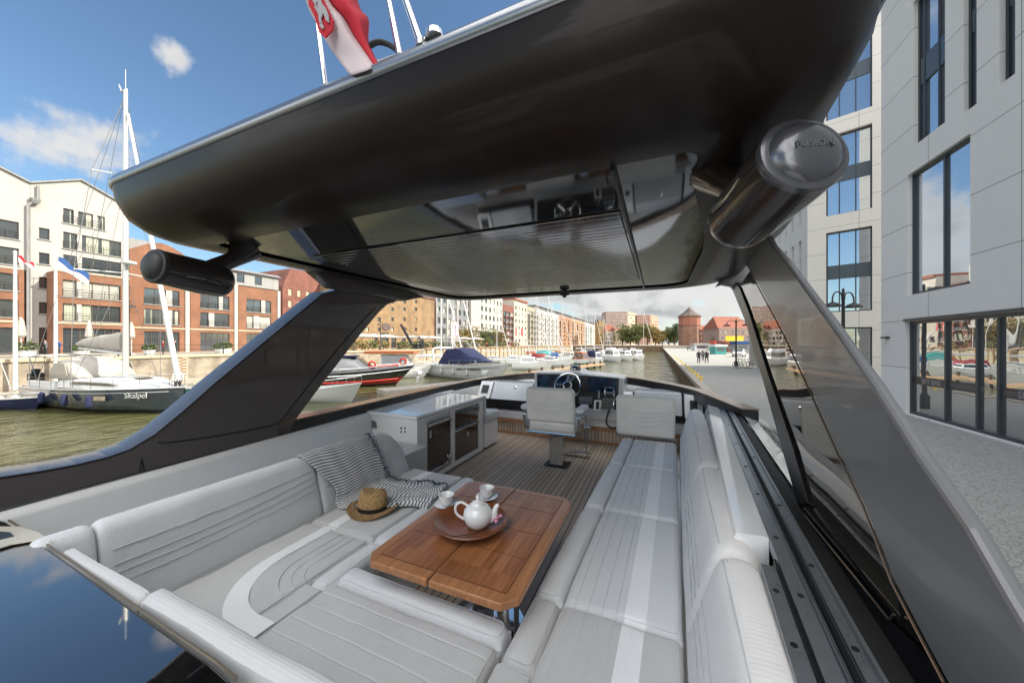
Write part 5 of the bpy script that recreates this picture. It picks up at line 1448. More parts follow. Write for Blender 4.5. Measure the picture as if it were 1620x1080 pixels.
FM = [M['fab'], M['band'], M['quilt']]
FMd = [M['fabd'], M['band'], M['quilt']]
def xi(y): return -.50 + .042 * (y - 1.4)
def xo(y): return .082 + .036 * (y - 1.4)
SB = thing('sofa', 'long pale grey upholstered sofa along the starboard side with a white stripe down its seat', 'sofa', (-.2, 2.4, DK))
b = MB(); b.grid([[Vector((xi(y) + .05, y, DK)), Vector((xi(y) + .02, y, ZS - .125)), Vector((xo(y) + .06, y, ZS - .125)), Vector((xo(y) + .06, y, DK))] for y in (.6, 2, 3, 4.1)])
b.poly([Vector((xi(4.1) + .05, 4.1, DK)), Vector((xi(4.1) + .02, 4.1, ZS - .125)), Vector((xo(4.1) + .06, 4.1, ZS - .125)), Vector((xo(4.1) + .06, 4.1, DK))])
b.build('base', M['gel'], SB, smooth=0)
cuts = [.60, 1.40, 2.30, 3.20, 4.12]
for i in range(4):
    y0, y1 = cuts[i] + .003, cuts[i + 1] - .003
    sq = [(xi(y0) + .128, y0), (xo(y0), y0), (xo(y1), y1), (xi(y1) + .128, y1)]
    W = xo(y0) - xi(y0) - .128
    cushion('seat_cushion', sq, ZS, .125, FM if i else FMd, SB, bands=[(.245, .325)], seams=[.05, .105, .16, .215], seed=i)
    if i: cushion('bolster', [(xi(y0), y0), (xi(y0) + .124, y0), (xi(y1) + .124, y1), (xi(y1), y1)], ZS + .004, .125, FM, SB, r=.038, crown=.004, seed=i + 9)
cushion('bolster', [(-.505, 1.06), (-.378, 1.06), (-.376, 1.397), (-.50, 1.397)], ZS + .004, .125, FMd, SB, r=.04)
cushion('seat_cushion', [(-.512, .60), (-.378, .60), (-.378, 1.055), (-.51, 1.055)], ZS, .125, FMd, SB, r=.02, crown=0)

def arc(cx, cy, r, a0, a1, n): return [Vector((cx + r * math.cos(rad(a0 + (a1 - a0) * k / n)), cy + r * math.sin(rad(a0 + (a1 - a0) * k / n)), 0)) for k in range(n + 1)]
def resample(path, step):
    out = [path[0]]; 
    for i in range(1, len(path)):
        a, c = path[i - 1], path[i]; n = max(1, int((c - a).length / step))
        for k in range(1, n + 1): out.append(a.lerp(c, k / n))
    return out
def backrest(path, prof, m, parent, quilt=(), face=None, endr=.05, nm='backrest', drop=(0, 0, .2)):
    p = resample(path, .03)
    # denser near the ends
    e = []
    L_ = sum((p[i + 1] - p[i]).length for i in range(len(p) - 1))
    a, c = p[0], p[1]; e = [a.lerp(c, f) for f in (0, .1, .3, .6)]; a2, c2 = p[-1], p[-2]; f_ = [a2.lerp(c2, f) for f in (.6, .3, .1, 0)]
    p = e + p[1:-1] + f_
    mb = MB(); sweep(mb, p, prof, endr=endr, drop=drop); dr_ = 'X' if abs(p[-1].y - p[0].y) > abs(p[-1].x - p[0].x) else 'Y'; o = soften(mb.build(nm, m, parent, smooth=50), .012, dr_)
    if quilt:
        q = MB()
        for (fa, fb, fc) in quilt:      # height fraction at start, middle, end
            pts = []
            for i, pt in enumerate(p[4:-4]):
                t = i / max(1, len(p) - 9); h = fa * (1 - t) ** 2 + 2 * fb * t * (1 - t) + fc * t * t
                tt = (p[min(i + 5, len(p) - 1)] - p[i + 3]); tt.z = 0; tt.normalize(); nn = Vector((-tt.y, tt.x, 0))
                (n0, z0), (n1, z1) = face
                pts.append(pt + nn * (n0 + (n1 - n0) * h + face_out) + Vector((0, 0, z0 + (z1 - z0) * h)))
            if len(pts) > 2: q.tube(pts, .0022, 4)
        soften(q.build('quilting', M['quilt'], o), .012, dr_)
    return o
# starboard back: path runs aft to forward so n (left of travel) points inboard -> use negative n outwards
face_out = -.0006
pr = [(.0, ZS - .13), (.0, ZS + .02), (-.055, ZS + .22), (-.085, ZS + .31), (-.105, ZS + .345), (-.14, ZS + .362), (-.19, ZS + .355), (-.225, ZS + .325), (-.235, ZS + .27), (-.24, ZS - .13)]
def sbp(y0, y1): return [Vector((xo(y) + .012 + .02 * max(0, (y - 2) / 2), y, 0)) for y in [y0 + (y1 - y0) * k / 4 for k in range(5)]]
for (y0, y1) in ((.35, 1.397), (1.403, 2.337), (2.343, 3.297), (3.303, 4.3)):
    backrest(sbp(y0, y1), pr, M['fabback'], SB, quilt=[(.35, .42, .35), (.55, .66, .55), (.78, .92, .8)], face=((0, ZS + .03), (-.055, ZS + .22)), endr=.045, drop=(.03, .03, .08))
    q = MB(); pts = []
    for p in resample(sbp(y0 + .05, y1 - .05), .05): pts.append(p + Vector((.108, 0, ZS + .347)))
    q.tube(pts, .002, 4); q.tube([p + Vector((.012, 0, .003)) for p in pts], .0015, 4); q.build('piping', M['quilt'], SB)

# port / aft sofa
PB = thing('sofa', 'grey upholstered corner sofa on the port side with a curved white stripe and quilted backrest', 'sofa', (-1.8, 1.4, DK))
b = MB(); b.box((-2.0, .62, DK), (-1.38, 2.36, ZS - .125)); b.box((-1.38, .62, DK), (-.52, .75, ZS - .125)); b.build('base', M['gel'], PB, smooth=0)
cushion('seat_cushion', [(-1.965, 1.423), (-1.462, 1.423), (-1.452, 2.395), (-1.965, 2.395)], ZS, .125, FMd, PB, bands=[(.155, .225)], seams=[.33], seed=3)
cushion('bolster', [(-1.458, 1.423), (-1.345, 1.423), (-1.335, 2.395), (-1.448, 2.395)], ZS + .004, .125, FM, PB, r=.038, seed=5)
cushion('seat_cushion', [(-1.965, .60), (-1.462, .60), (-1.462, 1.417), (-1.965, 1.417)], ZS, .125, FMd, PB, crown=0, seed=4)
cushion('seat_cushion', [(-1.462, .60), (-1.36, .60), (-1.36, 1.05), (-1.462, 1.05)], ZS - .001, .125, FMd, PB, r=.012, crown=0)
cushion('bolster', [(-1.458, 1.045), (-1.345, 1.045), (-1.345, 1.417), (-1.458, 1.417)], ZS + .004, .125, FM, PB, r=.04, seed=6)
# the band that turns the corner
outer = [Vector((-1.806, 1.41, 0)), Vector((-1.806, 1.15, 0))] + arc(-1.446, 1.12, .36, 180, 270, 12) + [Vector((-1.362, .76, 0))]
innr = [Vector((-1.736, 1.41, 0)), Vector((-1.736, 1.15, 0))] + arc(-1.456, 1.13, .28, 180, 270, 12) + [Vector((-1.362, .85, 0))]
b = MB(); b.grid([[o_ + Vector((0, 0, ZS + .0035)) for o_ in outer], [i_ + Vector((0, 0, ZS + .0035)) for i_ in innr]]); b.build('stripe', M['band'], PB, smooth=0)
b = MB()
for d_ in (.05, .10, .15): b.tube([Vector((-1.70 + d_, 1.40, ZS + .002)), Vector((-1.70 + d_, 1.2, ZS + .002))] + [p + Vector((0, 0, ZS + .002)) for p in arc(-1.456, 1.15, .244 - d_, 180, 262, 8)], .0018, 4)
b.build('quilting', M['quilt'], PB)
ppr = [(.0, ZS - .13), (.0, ZS + .02), (.05, ZS + .2), (.082, ZS + .315), (.098, ZS + .342), (.125, ZS + .357), (.16, ZS + .354), (.185, ZS + .33), (.19, ZS + .27), (.19, ZS - .13)]
# travel forward -> aft along port: left of travel is +X; so outboard = negative n. reverse by travelling aft -> forward (left = -X)
face_out = -.0006
for (y0, y1, qs) in ((1.535, 2.36, [(.3, .35, .45), (.45, .5, .58), (.6, .66, .7)]), (.45, .592, []), (.598, 1.529, [(.35, .30, .52), (.5, .42, .66), (.62, .56, .8), (.84, .80, .93)])):
    backrest([Vector((-1.965, y, 0)) for y in (y0, (y0 + y1) / 2, y1)], ppr, M['fab'], PB, quilt=qs, face=((0, ZS + .03), (.072, ZS + .29)), endr=.035, drop=(0, .38 if y1 > 2 else 0, .26)) if y0 > .5 else backrest([Vector((-1.965, y, 0)) for y in (y0, y1)], ppr, M['fab'], PB, endr=.03)
# corner piece and the aft run (travel starboard -> port so outboard is aft side = left)
def aftpath(x0, x1): return [Vector((x0, .64, 0)), Vector((x1, .64, 0))]
pra = [(.0, ZS - .13), (.0, ZS + .02), (.028, ZS + .2), (.043, ZS + .31), (.050, ZS + .34), (.066, ZS + .357), (.09, ZS + .357), (.108, ZS + .345), (.115, ZS + .28), (.115, ZS - .13)]
cornerp = [Vector((-1.50, .64, 0)), Vector((-1.85, .64, 0))]
b_path = list(reversed([Vector((-1.965, .695, 0)), Vector((-1.958, .67, 0)), Vector((-1.94, .65, 0)), Vector((-1.90, .64, 0)), Vector((-1.50, .64, 0))]))
pr_corner = pra
def rev(pr_): return [(-a, z) for (a, z) in pr_]
backrest([Vector((-1.375, .553, 0)), Vector((-1.955, .553, 0))], [(a * .72, z - .012) for (a, z) in pra], M['fabd'], PB, endr=.03)
backrest([Vector((-.52, .585, 0)), Vector((-1.369, .585, 0))], pra, M['fabd'], PB, endr=.03)
backrest([Vector((.03, .585, 0)), Vector((-.514, .585, 0))], pra, M['fabd'], PB, endr=.03)

# loose aft seat that faces forward
CB = thing('bench_seat', 'grey quilted bench cushion at the aft end of the table', 'seat', (-.94, .9, DK))
cushion('seat_cushion', [(-1.352, 1.098), (-1.352, .62), (-.520, .62), (-.520, 1.098)], ZS + .012, .12, FMd, CB, seams=[.07, .14, .21, .28], bands=[(.345, .43)], seed=8)
cushion('bolster', [(-1.352, 1.215), (-1.352, 1.102), (-.520, 1.102), (-.520, 1.205)], ZS + .018, .13, FM, CB, r=.04, crown=.004, seed=7)
b = MB(); b.box((-1.33, .77, DK), (-.54, 1.16, ZS - .12)); b.build('base', M['gel'], CB, smooth=0)

# ------------------------------------------------------------------ galley cabinet
G = thing('galley_cabinet', 'white gelcoat cabinet with a fridge and a smoked glass door, glossy white worktop', 'cabinet', (-2.6, 3.5, DK))
zt_ = CZ - .733
def box_front_holes():
    b = MB()
    holes = [(2.965 - 2.80, 3.435 - 2.80, DK + .075, CZ - .81), (3.50 - 2.80, 4.10 - 2.80, DK + .075, CZ - .81)]
    wallgrid(b, (-2.25, 2.80), (0, 1), (-1, 0), 1.42, DK + .02, zt_ - .045, holes, .05)
    body(b, (-2.25, 2.80), (0, 1), (-1, 0), 1.42, DK + .02, zt_ - .045, .66); return b
b = box_front_holes(); b.build('carcass', M['gel'], G, smooth=0)
b = MB(); b.box((-2.24 - .72, 2.775, zt_ - .043), (-2.235, 4.245, zt_)); b.build('worktop', M['gel'], G, smooth=40, bevel=.018, seg=4)
b = MB(); b.box((-2.27, 2.82, DK), (-2.9, 4.6, DK + .018)); b.build('plinth', M['black'], G, smooth=0)
doorm = mat('smoked_brown_door', (.060, .042, .034), .12, .2, coat=.8)
b = MB(); b.box((-2.272, 2.985, DK + .09), (-2.262, 3.42, CZ - .86)); d = b.build('fridge_door', doorm, G, smooth=0, bevel=.004)
q = MB(); q.box((-2.262, 2.985, CZ - .895), (-2.235, 3.42, CZ - .868)); q.box((-2.255, 3.0, DK + .10), (-2.245, 3.40, DK + .125)); q.build('handle', M['chrome'], d, smooth=0, bevel=.004)
q = MB(); q.box((-2.261, 3.02, CZ - 1.02), (-2.258, 3.05, CZ - .94)); q.build('sticker', M['white'], d, smooth=0)
q = MB(); q.tube(spline([(-2.25, 3.25, DK + .16), (-2.245, 3.30, DK + .13), (-2.25, 3.36, DK + .15), (-2.245, 3.39, DK + .20)], 5), .008, 8); q.build('latch', M['chrome'], d)
b = MB(); b.box((-2.276, 3.505, CZ - 1.03), (-2.262, 4.095, CZ - .82)); b.build('oven_panel', M['blackgel'], G, smooth=0)
b = MB(); b.box((-2.276, 3.505, DK + .08), (-2.262, 4.095, CZ - 1.05)); d = b.build('lower_door', doorm, G, smooth=0, bevel=.004)
q = MB(); q.box((-2.262, 3.51, CZ - 1.075), (-2.240, 4.09, CZ - 1.055)); q.build('handle', M['chrome'], d, smooth=0, bevel=.004)
q = MB(); q.lathe([(.035, 0), (.035, .012), (.02, .018)], (-2.262, 3.80, CZ - 1.16), (1, 0, 0), n=16); q.build('lock', M['chrome'], d)
b = MB(); b.tube([(-2.25, 4.02, CZ - .86), (-2.225, 4.05, CZ - .84), (-2.235, 4.06, CZ - .90)], .010, 8); b.build('hook', M['chrome'], G)
# socket and vent grille on the end panel that faces aft
b = MB(); p = at(637, 680, Y=2.80)
for (du, dv) in ((-3, -3), (3, -3), (-3, 3), (3, 3)):
    p = at(637 + du, 680 + dv, Y=2.79); b.lathe([(.010, 0), (.010, .004)], (p.x, 2.797, p.z), (0, -1, 0), n=10)
b.build('socket_knobs', M['winfr2'], G)
b = MB(); p = at(590, 671, Y=2.79); b.prism([(p.x - .05, 2.797, p.z - .04), (p.x + .05, 2.797, p.z - .04), (p.x + .04, 2.797, p.z + .03), (p.x - .03, 2.797, p.z + .045), (p.x - .05, 2.797, p.z + .03)], (0, -.004, 0)); b.build('speaker_grille', mat('grille_grey', (.16, .17, .18), .6), G, smooth=0)
# small seat in front of the cabinet
F = thing('side_seat', 'small grey padded seat box between the white cabinet and the helm', 'seat', (-2.5, 4.45, DK))
b = MB(); b.box((-2.95, 4.26, DK + .02), (-2.23, 4.66, CZ - 1.12)); b.build('base', M['gel'], F, smooth=30, bevel=.03, seg=3)
cushion('seat_cushion', [(-2.93, 4.26), (-2.215, 4.26), (-2.215, 4.70), (-2.93, 4.70)], CZ - 1.0, .11, FMd, F, r=.04, crown=.012)
b = MB(); b.box((-2.93, 4.252, CZ - 1.02), (-2.24, 4.30, CZ - .74)); b.build('back_pad', M['fab'], F, smooth=30, bevel=.015)

# ------------------------------------------------------------------ helm chair
H = thing('helm_chair', 'cream leather helm chair with chrome arm brackets on a steel pedestal', 'chair', (-1.15, 3.95, DK))
def rbox(nm, c, hx, hy, hz, m, par, tilt=0, bev=.03, seg=4):
    mb = MB(); ct, st = math.cos(tilt), math.sin(tilt)
    mb.obox(c, (hx, 0, 0), (0, hy * ct, hy * st), (0, -hz * st, hz * ct)); return mb.build(nm, m, par, smooth=50, bevel=bev, seg=seg)
cx = -1.15
bk = rbox('backrest', (cx, 3.80, CZ - .71), .285, .055, .20, M['vinyl'], H, tilt=.14, bev=.045, seg=5)
q = MB()
for (dz, sag) in ((.06, .035), (.035, .045), (.0, .055), (-.03, .06)):
    pts = []
    for k in range(13):
        t = k / 12 * 2 - 1; zz = dz - sag * (1 - t * t); pts.append((cx + t * .25, 3.741 - .14 * zz, CZ - .71 + zz))
    q.tube(pts, .002, 4)
q.tube([(cx - .03, 3.732, CZ - .62), (cx, 3.731, CZ - .607), (cx + .03, 3.732, CZ - .62)], .004, 5)
q.build('quilting', M['quilt'], bk)
rbox('lumbar_pad', (cx + .01, 3.84, CZ - .955), .27, .055, .05, M['vinyl'], H, tilt=.1, bev=.03)
rbox('seat', (cx, 4.07, CZ - .99), .28, .25, .06, M['vinyl'], H, bev=.045)
b = MB(); b.tube([(cx - .28, 3.80, CZ - 1.035), (cx + .29, 3.80, CZ - 1.035)], .016, 10); b.box((cx - .27, 3.82, CZ - 1.06), (cx + .27, 4.28, CZ - 1.045)); b.build('seat_frame', M['chrome'], H, smooth=30)
for s in (-1, 1):
    b = MB(); x = cx + s * .33
    b.prism([(x - .02, 3.80, CZ - .84), (x - .02, 3.85, CZ - .80), (x - .02, 3.96, CZ - .82), (x - .02, 3.97, CZ - 1.03), (x - .02, 3.86, CZ - 1.03)], (.04, 0, 0)); br = b.build('arm_bracket', M['chrome'], H, smooth=0, bevel=.012, seg=3)
    rbox('arm_pad', (x, 3.98, CZ - .765), .05, .17, .03, M['fab'], H, bev=.025)
    b = MB(); b.lathe([(.02, -.03), (.02, .03)], (x, 4.08, CZ - .87), (1, 0, 0), n=12); b.tube([(x, 4.0, CZ - .87), (x, 4.16, CZ - .90), (x, 4.18, CZ - .96)], .012, 8); b.build('arm_knob', M['chrome'], H)
b = MB(); b.box((cx - .085, 4.03, DK + .012), (cx + .085, 4.2, CZ - 1.06)); b.build('pedestal', M['chrome'], H, smooth=0, bevel=.012, seg=3)
b = MB(); b.box((cx - .14, 4.0, DK + .001), (cx + .14, 4.24, DK + .012)); b.build('base_plate', M['black'], H, smooth=0)
b = MB()
fx0, fx1 = cx - .12, cx + .28
b.tube([(fx0, 4.30, CZ - 1.07), (fx0, 4.50, CZ - 1.10), (fx0, 4.50, DK + .06), (fx0, 4.46, DK + .05)], .014, 8); b.tube([(fx1, 4.30, CZ - 1.07), (fx1, 4.50, CZ - 1.10), (fx1, 4.50, DK + .06)], .014, 8)
b.tube([(fx0 - .05, 4.50, CZ - 1.10), (fx1 + .05, 4.50, CZ - 1.10)], .016, 8); b.box((fx0 - .04, 4.46, DK + .05), (fx1 + .04, 4.56, DK + .065)); b.build('footrest', M['chrome'], H)
# companion seat back standing at the head of the sofa
K = thing('companion_backrest', 'cream leather seat back standing at the forward end of the starboard sofa', 'backrest', (-.14, 4.2, ZS))
cxx = -.145
bk = rbox('back_pad', (cxx, 4.20, CZ - .835), .315, .055, .235, M['vinyl'], K, tilt=.08, bev=.045, seg=5)
q = MB()
for (dz, sag) in ((.09, .05), (.055, .065), (.02, .08), (-.02, .09)):
    q.tube([(cxx + (k / 12 * 2 - 1) * .27, 4.1425 - .08 * (dz - sag * (1 - (k / 6 - 1) ** 2)), CZ - .835 + dz - sag * (1 - (k / 6 - 1) ** 2)) for k in range(13)], .002, 4)
q.build('quilting', M['quilt'], bk)
b = MB(); b.box((cxx - .33, 4.24, CZ - 1.10), (cxx + .32, 4.34, CZ - 1.06)); b.build('bracket', M['chrome'], K, smooth=0, bevel=.006)

# ------------------------------------------------------------------ table
T = thing('teak_table', 'folding teak table with clipped corners and a dark centre joint', 'table', (-.83, 1.57, DK))
X0, X1, Y0_, Y1_ = -1.195, -.472, 1.115, 2.05
xc = -.848; ch = .055
for (xa, xb, side) in ((X0, xc - .003, 0), (xc + .003, X1, 1)):
    if side == 0: pts = [(xa, Y0_ + ch), (xa + ch * .8, Y0_), (xb, Y0_), (xb, Y1_), (xa + ch * .8, Y1_), (xa, Y1_ - ch)]
    else: pts = [(xa, Y0_), (xb - ch, Y0_), (xb, Y0_ + ch), (xb, Y1_ - ch), (xb - ch, Y1_), (xa, Y1_)]
    b = MB(); b.prism([(x, y, ZT - .034) for (x, y) in pts], (0, 0, .034)); lf = b.build('table_leaf', M['tablelite'], T, smooth=40, bevel=.009, seg=3)
    bw = .055; xa2, xb2 = (xa + bw, xb - .004) if side == 0 else (xa + .004, xb - bw)
    b = MB(); b.quad((xa2, Y0_ + bw, ZT + .0022), (xb2, Y0_ + bw, ZT + .0022), (xb2, Y1_ - bw, ZT + .0022), (xa2, Y1_ - bw, ZT + .0022)); b.build('inlay', M['table'], lf, smooth=0)
    b = MB()
    e = .0022
    for (a0, a1, c0, c1) in ((xa2, xb2, Y0_ + bw - e, Y0_ + bw), (xa2, xb2, Y1_ - bw, Y1_ - bw + e), ((xa2 - e, xa2, Y0_ + bw, Y1_ - bw) if side == 0 else (xb2, xb2 + e, Y0_ + bw, Y1_ - bw))): b.box((a0, c0, ZT + .0005), (a1, c1, ZT + .0026))
    for yy_ in (Y0_ + .27, Y0_ + .47, Y0_ + .70): b.box((xa2 + .001, yy_, ZT + .0023), (xb2 - .001, yy_ + .002, ZT + .003))
    b.build('inlay_joint', mat('dark_joint', (.12, .045, .02), .6) if side == 0 else bpy.data.materials['dark_joint'], lf, smooth=0)
b = MB(); b.box((xc - .003, Y0_ + .01, ZT - .03), (xc + .003, Y1_ - .01, ZT - .008)); b.build('centre_joint', M['black'], T, smooth=0)
b = MB(); b.box((-1.05, 1.3, ZT - .075), (-.62, 1.9, ZT - .036)); b.build('under_frame', M['black'], T, smooth=0)
b = MB(); b.lathe([(.06, 0), (.06, .4)], (-.85, 1.6, DK + .02), n=20); b.lathe([(.22, 0), (.22, .012), (.08, .03)], (-.85, 1.6, DK + .001), n=28); b.build('table_column', M['chrome'], T)
b = MB(); b.tube([(-.62, 1.30, ZT - .05), (-.55, 1.22, ZT - .20), (-.56, 1.25, DK + .02)], [.03, .02, .03], 10); b.tube([(-.56, 1.35, ZT - .05), (-.53, 1.28, DK + .06)], .012, 8); b.build('fold_strut', M['chrome'], T)

# ---- on the table
c = at(745, 823, z=ZT + .04); c.z = ZT + .003
Rb = .188
b = MB(); b.lathe([(.06, 0), (.10, .003), (.155, .018), (Rb, .046), (Rb - .004, .050), (.15, .026), (.10, .014), (.001, .012)], c, n=56, cap=False); b.poly([c + Vector((.06 * math.cos(t), .06 * math.sin(t), 0)) for t in [2 * math.pi * k / 24 for k in range(24)]])
tag(b.build('serving_bowl', M['plate'], smooth=60), 'wide shallow brown wooden bowl on the teak table under the teapot', 'bowl')
tp = at(749, 833, z=ZT + .03); tp = Vector((tp.x + .005, tp.y + .035, ZT + .0165))
TP = thing('teapot', 'round white porcelain teapot standing in the brown bowl', 'teapot', tp)
s = 1.0
b = MB(); b.lathe([(.034, 0), (.045, .004), (.066, .030), (.074, .058), (.069, .085), (.052, .105), (.036, .113), (.030, .113)], tp, n=36)
b.build('body', M['porc'], TP, smooth=80)
b = MB(); b.lathe([(.037, .112), (.036, .118), (.024, .128), (.009, .133), (.006, .138), (.011, .146), (.010, .154), (.002, .158)], tp, n=24); b.build('lid', M['porc'], TP, smooth=80)
dirs = Vector((.92, -.05, 0)).normalized() * 1.0
dirs = Vector((CS, SN, 0)) * .98
dd = dirs.normalized()
b = MB(); b.tube(spline([tp + dd * .055 + Vector((0, 0, .035)), tp + dd * .080 + Vector((0, 0, .05)), tp + dd * .088 + Vector((0, 0, .082)), tp + dd * .096 + Vector((0, 0, .102)), tp + dd * .108 + Vector((0, 0, .108))], 5), [.022 - .0007 * k for k in range(21)], 14); b.build('spout', M['porc'], TP, smooth=80)
b = MB(); b.tube(spline([tp - dd * .045 + Vector((0, 0, .102)), tp - dd * .085 + Vector((0, 0, .122)), tp - dd * .112 + Vector((0, 0, .100)), tp - dd * .105 + Vector((0, 0, .062)), tp - dd * .065 + Vector((0, 0, .035))], 6), .0065, 10); b.build('handle', M['porc'], TP, smooth=80)
def cup(u, v, lab, hd):
    p = at(u, v, z=ZT + .004)
    p.z = ZT + .003
    C_ = thing('tea_cup', lab, 'cup', p + Vector((0, 0, .009)), 'tea cups on the teak table')
    q = p + Vector((0, 0, .009))
    b = MB(); b.lathe([(.020, 0), (.024, .006), (.038, .022), (.043, .045), (.046, .060), (.044, .060), (.040, .042), (.030, .016), (.001, .010)], q, n=30, cap=False); b.build('bowl', M['porc'], C_, smooth=80)
    h = Vector((hd[0], hd[1], 0)).normalized()
    b = MB(); b.tube(spline([q + h * .042 + Vector((0, 0, .052)), q + h * .062 + Vector((0, 0, .050)), q + h * .064 + Vector((0, 0, .032)), q + h * .037 + Vector((0, 0, .020))], 5), .0036, 8); b.build('handle', M['porc'], C_, smooth=80)
    b = MB(); b.lathe([(.030, 0), (.034, .002), (.058, .012), (.066, .016), (.066, .018), (.055, .014), (.026, .006), (.001, .006)], p, n=36, cap=False)
    tag(b.build('saucer', M['porc'], smooth=80), 'white saucer under ' + ('the cup left of the teapot' if u < 740 else 'the cup behind the teapot'), 'saucer', 'saucers on the teak table')
cup(706, 800, 'white porcelain tea cup standing left of the teapot near the sofa', (-.8, .6))
cup(770, 788, 'white porcelain tea cup standing behind the teapot in the middle of the table', (-.8, .6))
# flower and stem
f = at(786, 821, z=ZT + .055)
FL = thing('flower', 'pink flower lying on the rim of the brown bowl beside the teapot spout', 'flower', f)
b = MB(); rn = random.Random(4)
for k in range(26):
    t = rn.uniform(0, 6.28); r_ = rn.uniform(.004, .028); cpt = f + Vector((math.cos(t) * r_ * .6, math.sin(t) * r_, rn.uniform(-.006, .012) + .004))
    n1 = Vector((rn.uniform(-1, 1), rn.uniform(-1, 1), rn.uniform(.2, 1))).normalized(); a1 = n1.cross(Vector((1, 0, .1))).normalized(); c1 = n1.cross(a1); rr_ = rn.uniform(.008, .014)
    ring = [cpt + (a1 * math.cos(q_ * 1.047) + c1 * math.sin(q_ * 1.047)) * rr_ for q_ in range(6)]
    b.add(ring + [cpt - n1 * .004], [(6, q_, (q_ + 1) % 6) for q_ in range(6)])
b.build('petals', M['pink'], FL, smooth=60)
b = MB(); b.tube(spline([at(775, 834, z=ZT + .035), at(757, 842, z=ZT + .03), at(735, 846, z=ZT + .035), at(710, 849, z=ZT + .042)], 5), .0022, 6); b.build('stem', mat('dark_stem', (.05, .035, .015), .7), FL)

# ---- hat on the port seat
hc = at(590, 803, z=ZS + .02); hc.z = ZS + .008
HT = thing('straw_hat', 'brown straw trilby hat with a black ribbon lying on the port seat', 'hat', hc)
b = MB(); rows = []
ha = Vector((.95, .30, 0)).normalized(); hb_ = Vector((-.30, .95, 0))
def hring(a, c_, z, wav=0, dip=0):
    return [hc + ha * (a * math.cos(t)) + hb_ * (c_ * math.sin(t)) + Vector((0, 0, z + wav * math.cos(2 * t) + dip * math.sin(t))) for t in [2 * math.pi * k / 40 for k in range(40)]]
b.grid([hring(.092, .078, .006), hring(.13, .112, .004, .006), hring(.158, .140, .012, .014, .0), hring(.160, .142, .017, .014), hring(.13, .112, .010, .006), hring(.090, .076, .012)], closeu=True); b.build('brim', M['strawd'], HT, smooth=60)
b = MB(); b.grid([hring(.094, .080, .008), hring(.092, .078, .04), hring(.090, .076, .080), hring(.082, .068, .112, .006), hring(.060, .048, .128, .010), hring(.03, .018, .112, .006), hring(.004, .003, .106)], closeu=True); b.build('crown', M['straw'], HT, smooth=60)
b = MB(); b.grid([hring(.0965, .0825, .010), hring(.0945, .0805, .036)], closeu=True); b.build('ribbon', M['black'], HT, smooth=60)

# ---- striped throw over the back and seat
ctrl = [
    [(-2.155, 1.46, ZS + .33), (-2.155, 1.62, ZS + .345), (-2.155, 1.80, ZS + .345), (-2.155, 1.98, ZS + .34)],
    [(-2.075, 1.44, ZS + .372), (-2.075, 1.62, ZS + .380), (-2.075, 1.80, ZS + .375), (-2.075, 2.00, ZS + .37)],
    [(-2.005, 1.52, ZS + .26), (-2.000, 1.66, ZS + .27), (-2.000, 1.82, ZS + .27), (-2.005, 2.02, ZS + .26)],
    [(-1.955, 1.60, ZS + .13), (-1.950, 1.72, ZS + .14), (-1.950, 1.88, ZS + .13), (-1.955, 2.04, ZS + .12)],
    [(-1.90, 1.585, ZS + .025), (-1.895, 1.73, ZS + .03), (-1.90, 1.90, ZS + .03), (-1.90, 2.07, ZS + .03)],
    [(-1.72, 1.66, ZS + .016), (-1.72, 1.80, ZS + .022), (-1.72, 1.94, ZS + .02), (-1.72, 2.10, ZS + .02)],
    [(-1.54, 1.74, ZS + .016), (-1.55, 1.86, ZS + .024), (-1.55, 2.00, ZS + .02), (-1.56, 2.13, ZS + .02)],
    [(-1.37, 1.83, ZS + .012), (-1.39, 1.93, ZS + .02), (-1.42, 2.05, ZS + .02), (-1.46, 2.16, ZS + .02)]]
cols_ = [spline([Vector(ctrl[i][j]) for i in range(8)], 10) for j in range(4)]
nr = len(cols_[0]); rows = [spline([cols_[j][i] for j in range(4)], 12) for i in range(nr)]
rn = random.Random(2)
for i, rw in enumerate(rows):
    for j, p in enumerate(rw):
        t = i / nr; s_ = j / len(rw)
        seat = max(0, min(1, (t - .5) / .15))
        a = .010 * math.sin(s_ * 20 + t * 6) * seat + .006 * math.sin(s_ * 34 - t * 11) * seat + .005 * math.sin(s_ * 13 + t * 4) * (1 - seat)
        if seat > 0: p.z += abs(a) + .004 * seat * (1 + math.sin(t * 50 + s_ * 5)) * .5; p.y += .016 * math.sin(t * 30 + s_ * 3) * seat
        else: p.x += abs(a) * .9 + .002
b = MB(); b.grid(rows); n_ = len(rows[0]); b.uv = [(i / (nr - 1) + .012 * math.sin(j / n_ * 7 + i * .1), j / (n_ - 1)) for i in range(nr) for j in range(n_)]
TW = tag(b.build('striped_throw', striped('navy_striped_cotton', (.70, .70, .69), (.045, .075, .12), 52, .36), smooth=80, solid=.004), 'white throw with thin navy stripes draped over the port backrest and seat', 'throw')
b = MB(); rn = random.Random(5)
for i in range(2, nr - 1):
    p = rows[i][-1]
    for _ in range(3):
        q = p + Vector((rn.uniform(-.012, .012), rn.uniform(-.012, .012), .004))
        e = q + Vector((rn.uniform(-.03, .03), rn.uniform(-.055, .02), rn.uniform(-.002, .012)))
        if i < nr * .5: e = q + Vector((rn.uniform(.0, .02), rn.uniform(-.05, .03), rn.uniform(-.03, .01)))
        b.tube([q, (q + e) / 2 + Vector((0, 0, .005)), e], .0020, 4)
fr = b.build('fringe', mat('dark_blue_fringe', (.03, .07, .11), .9, var=.3), TW)

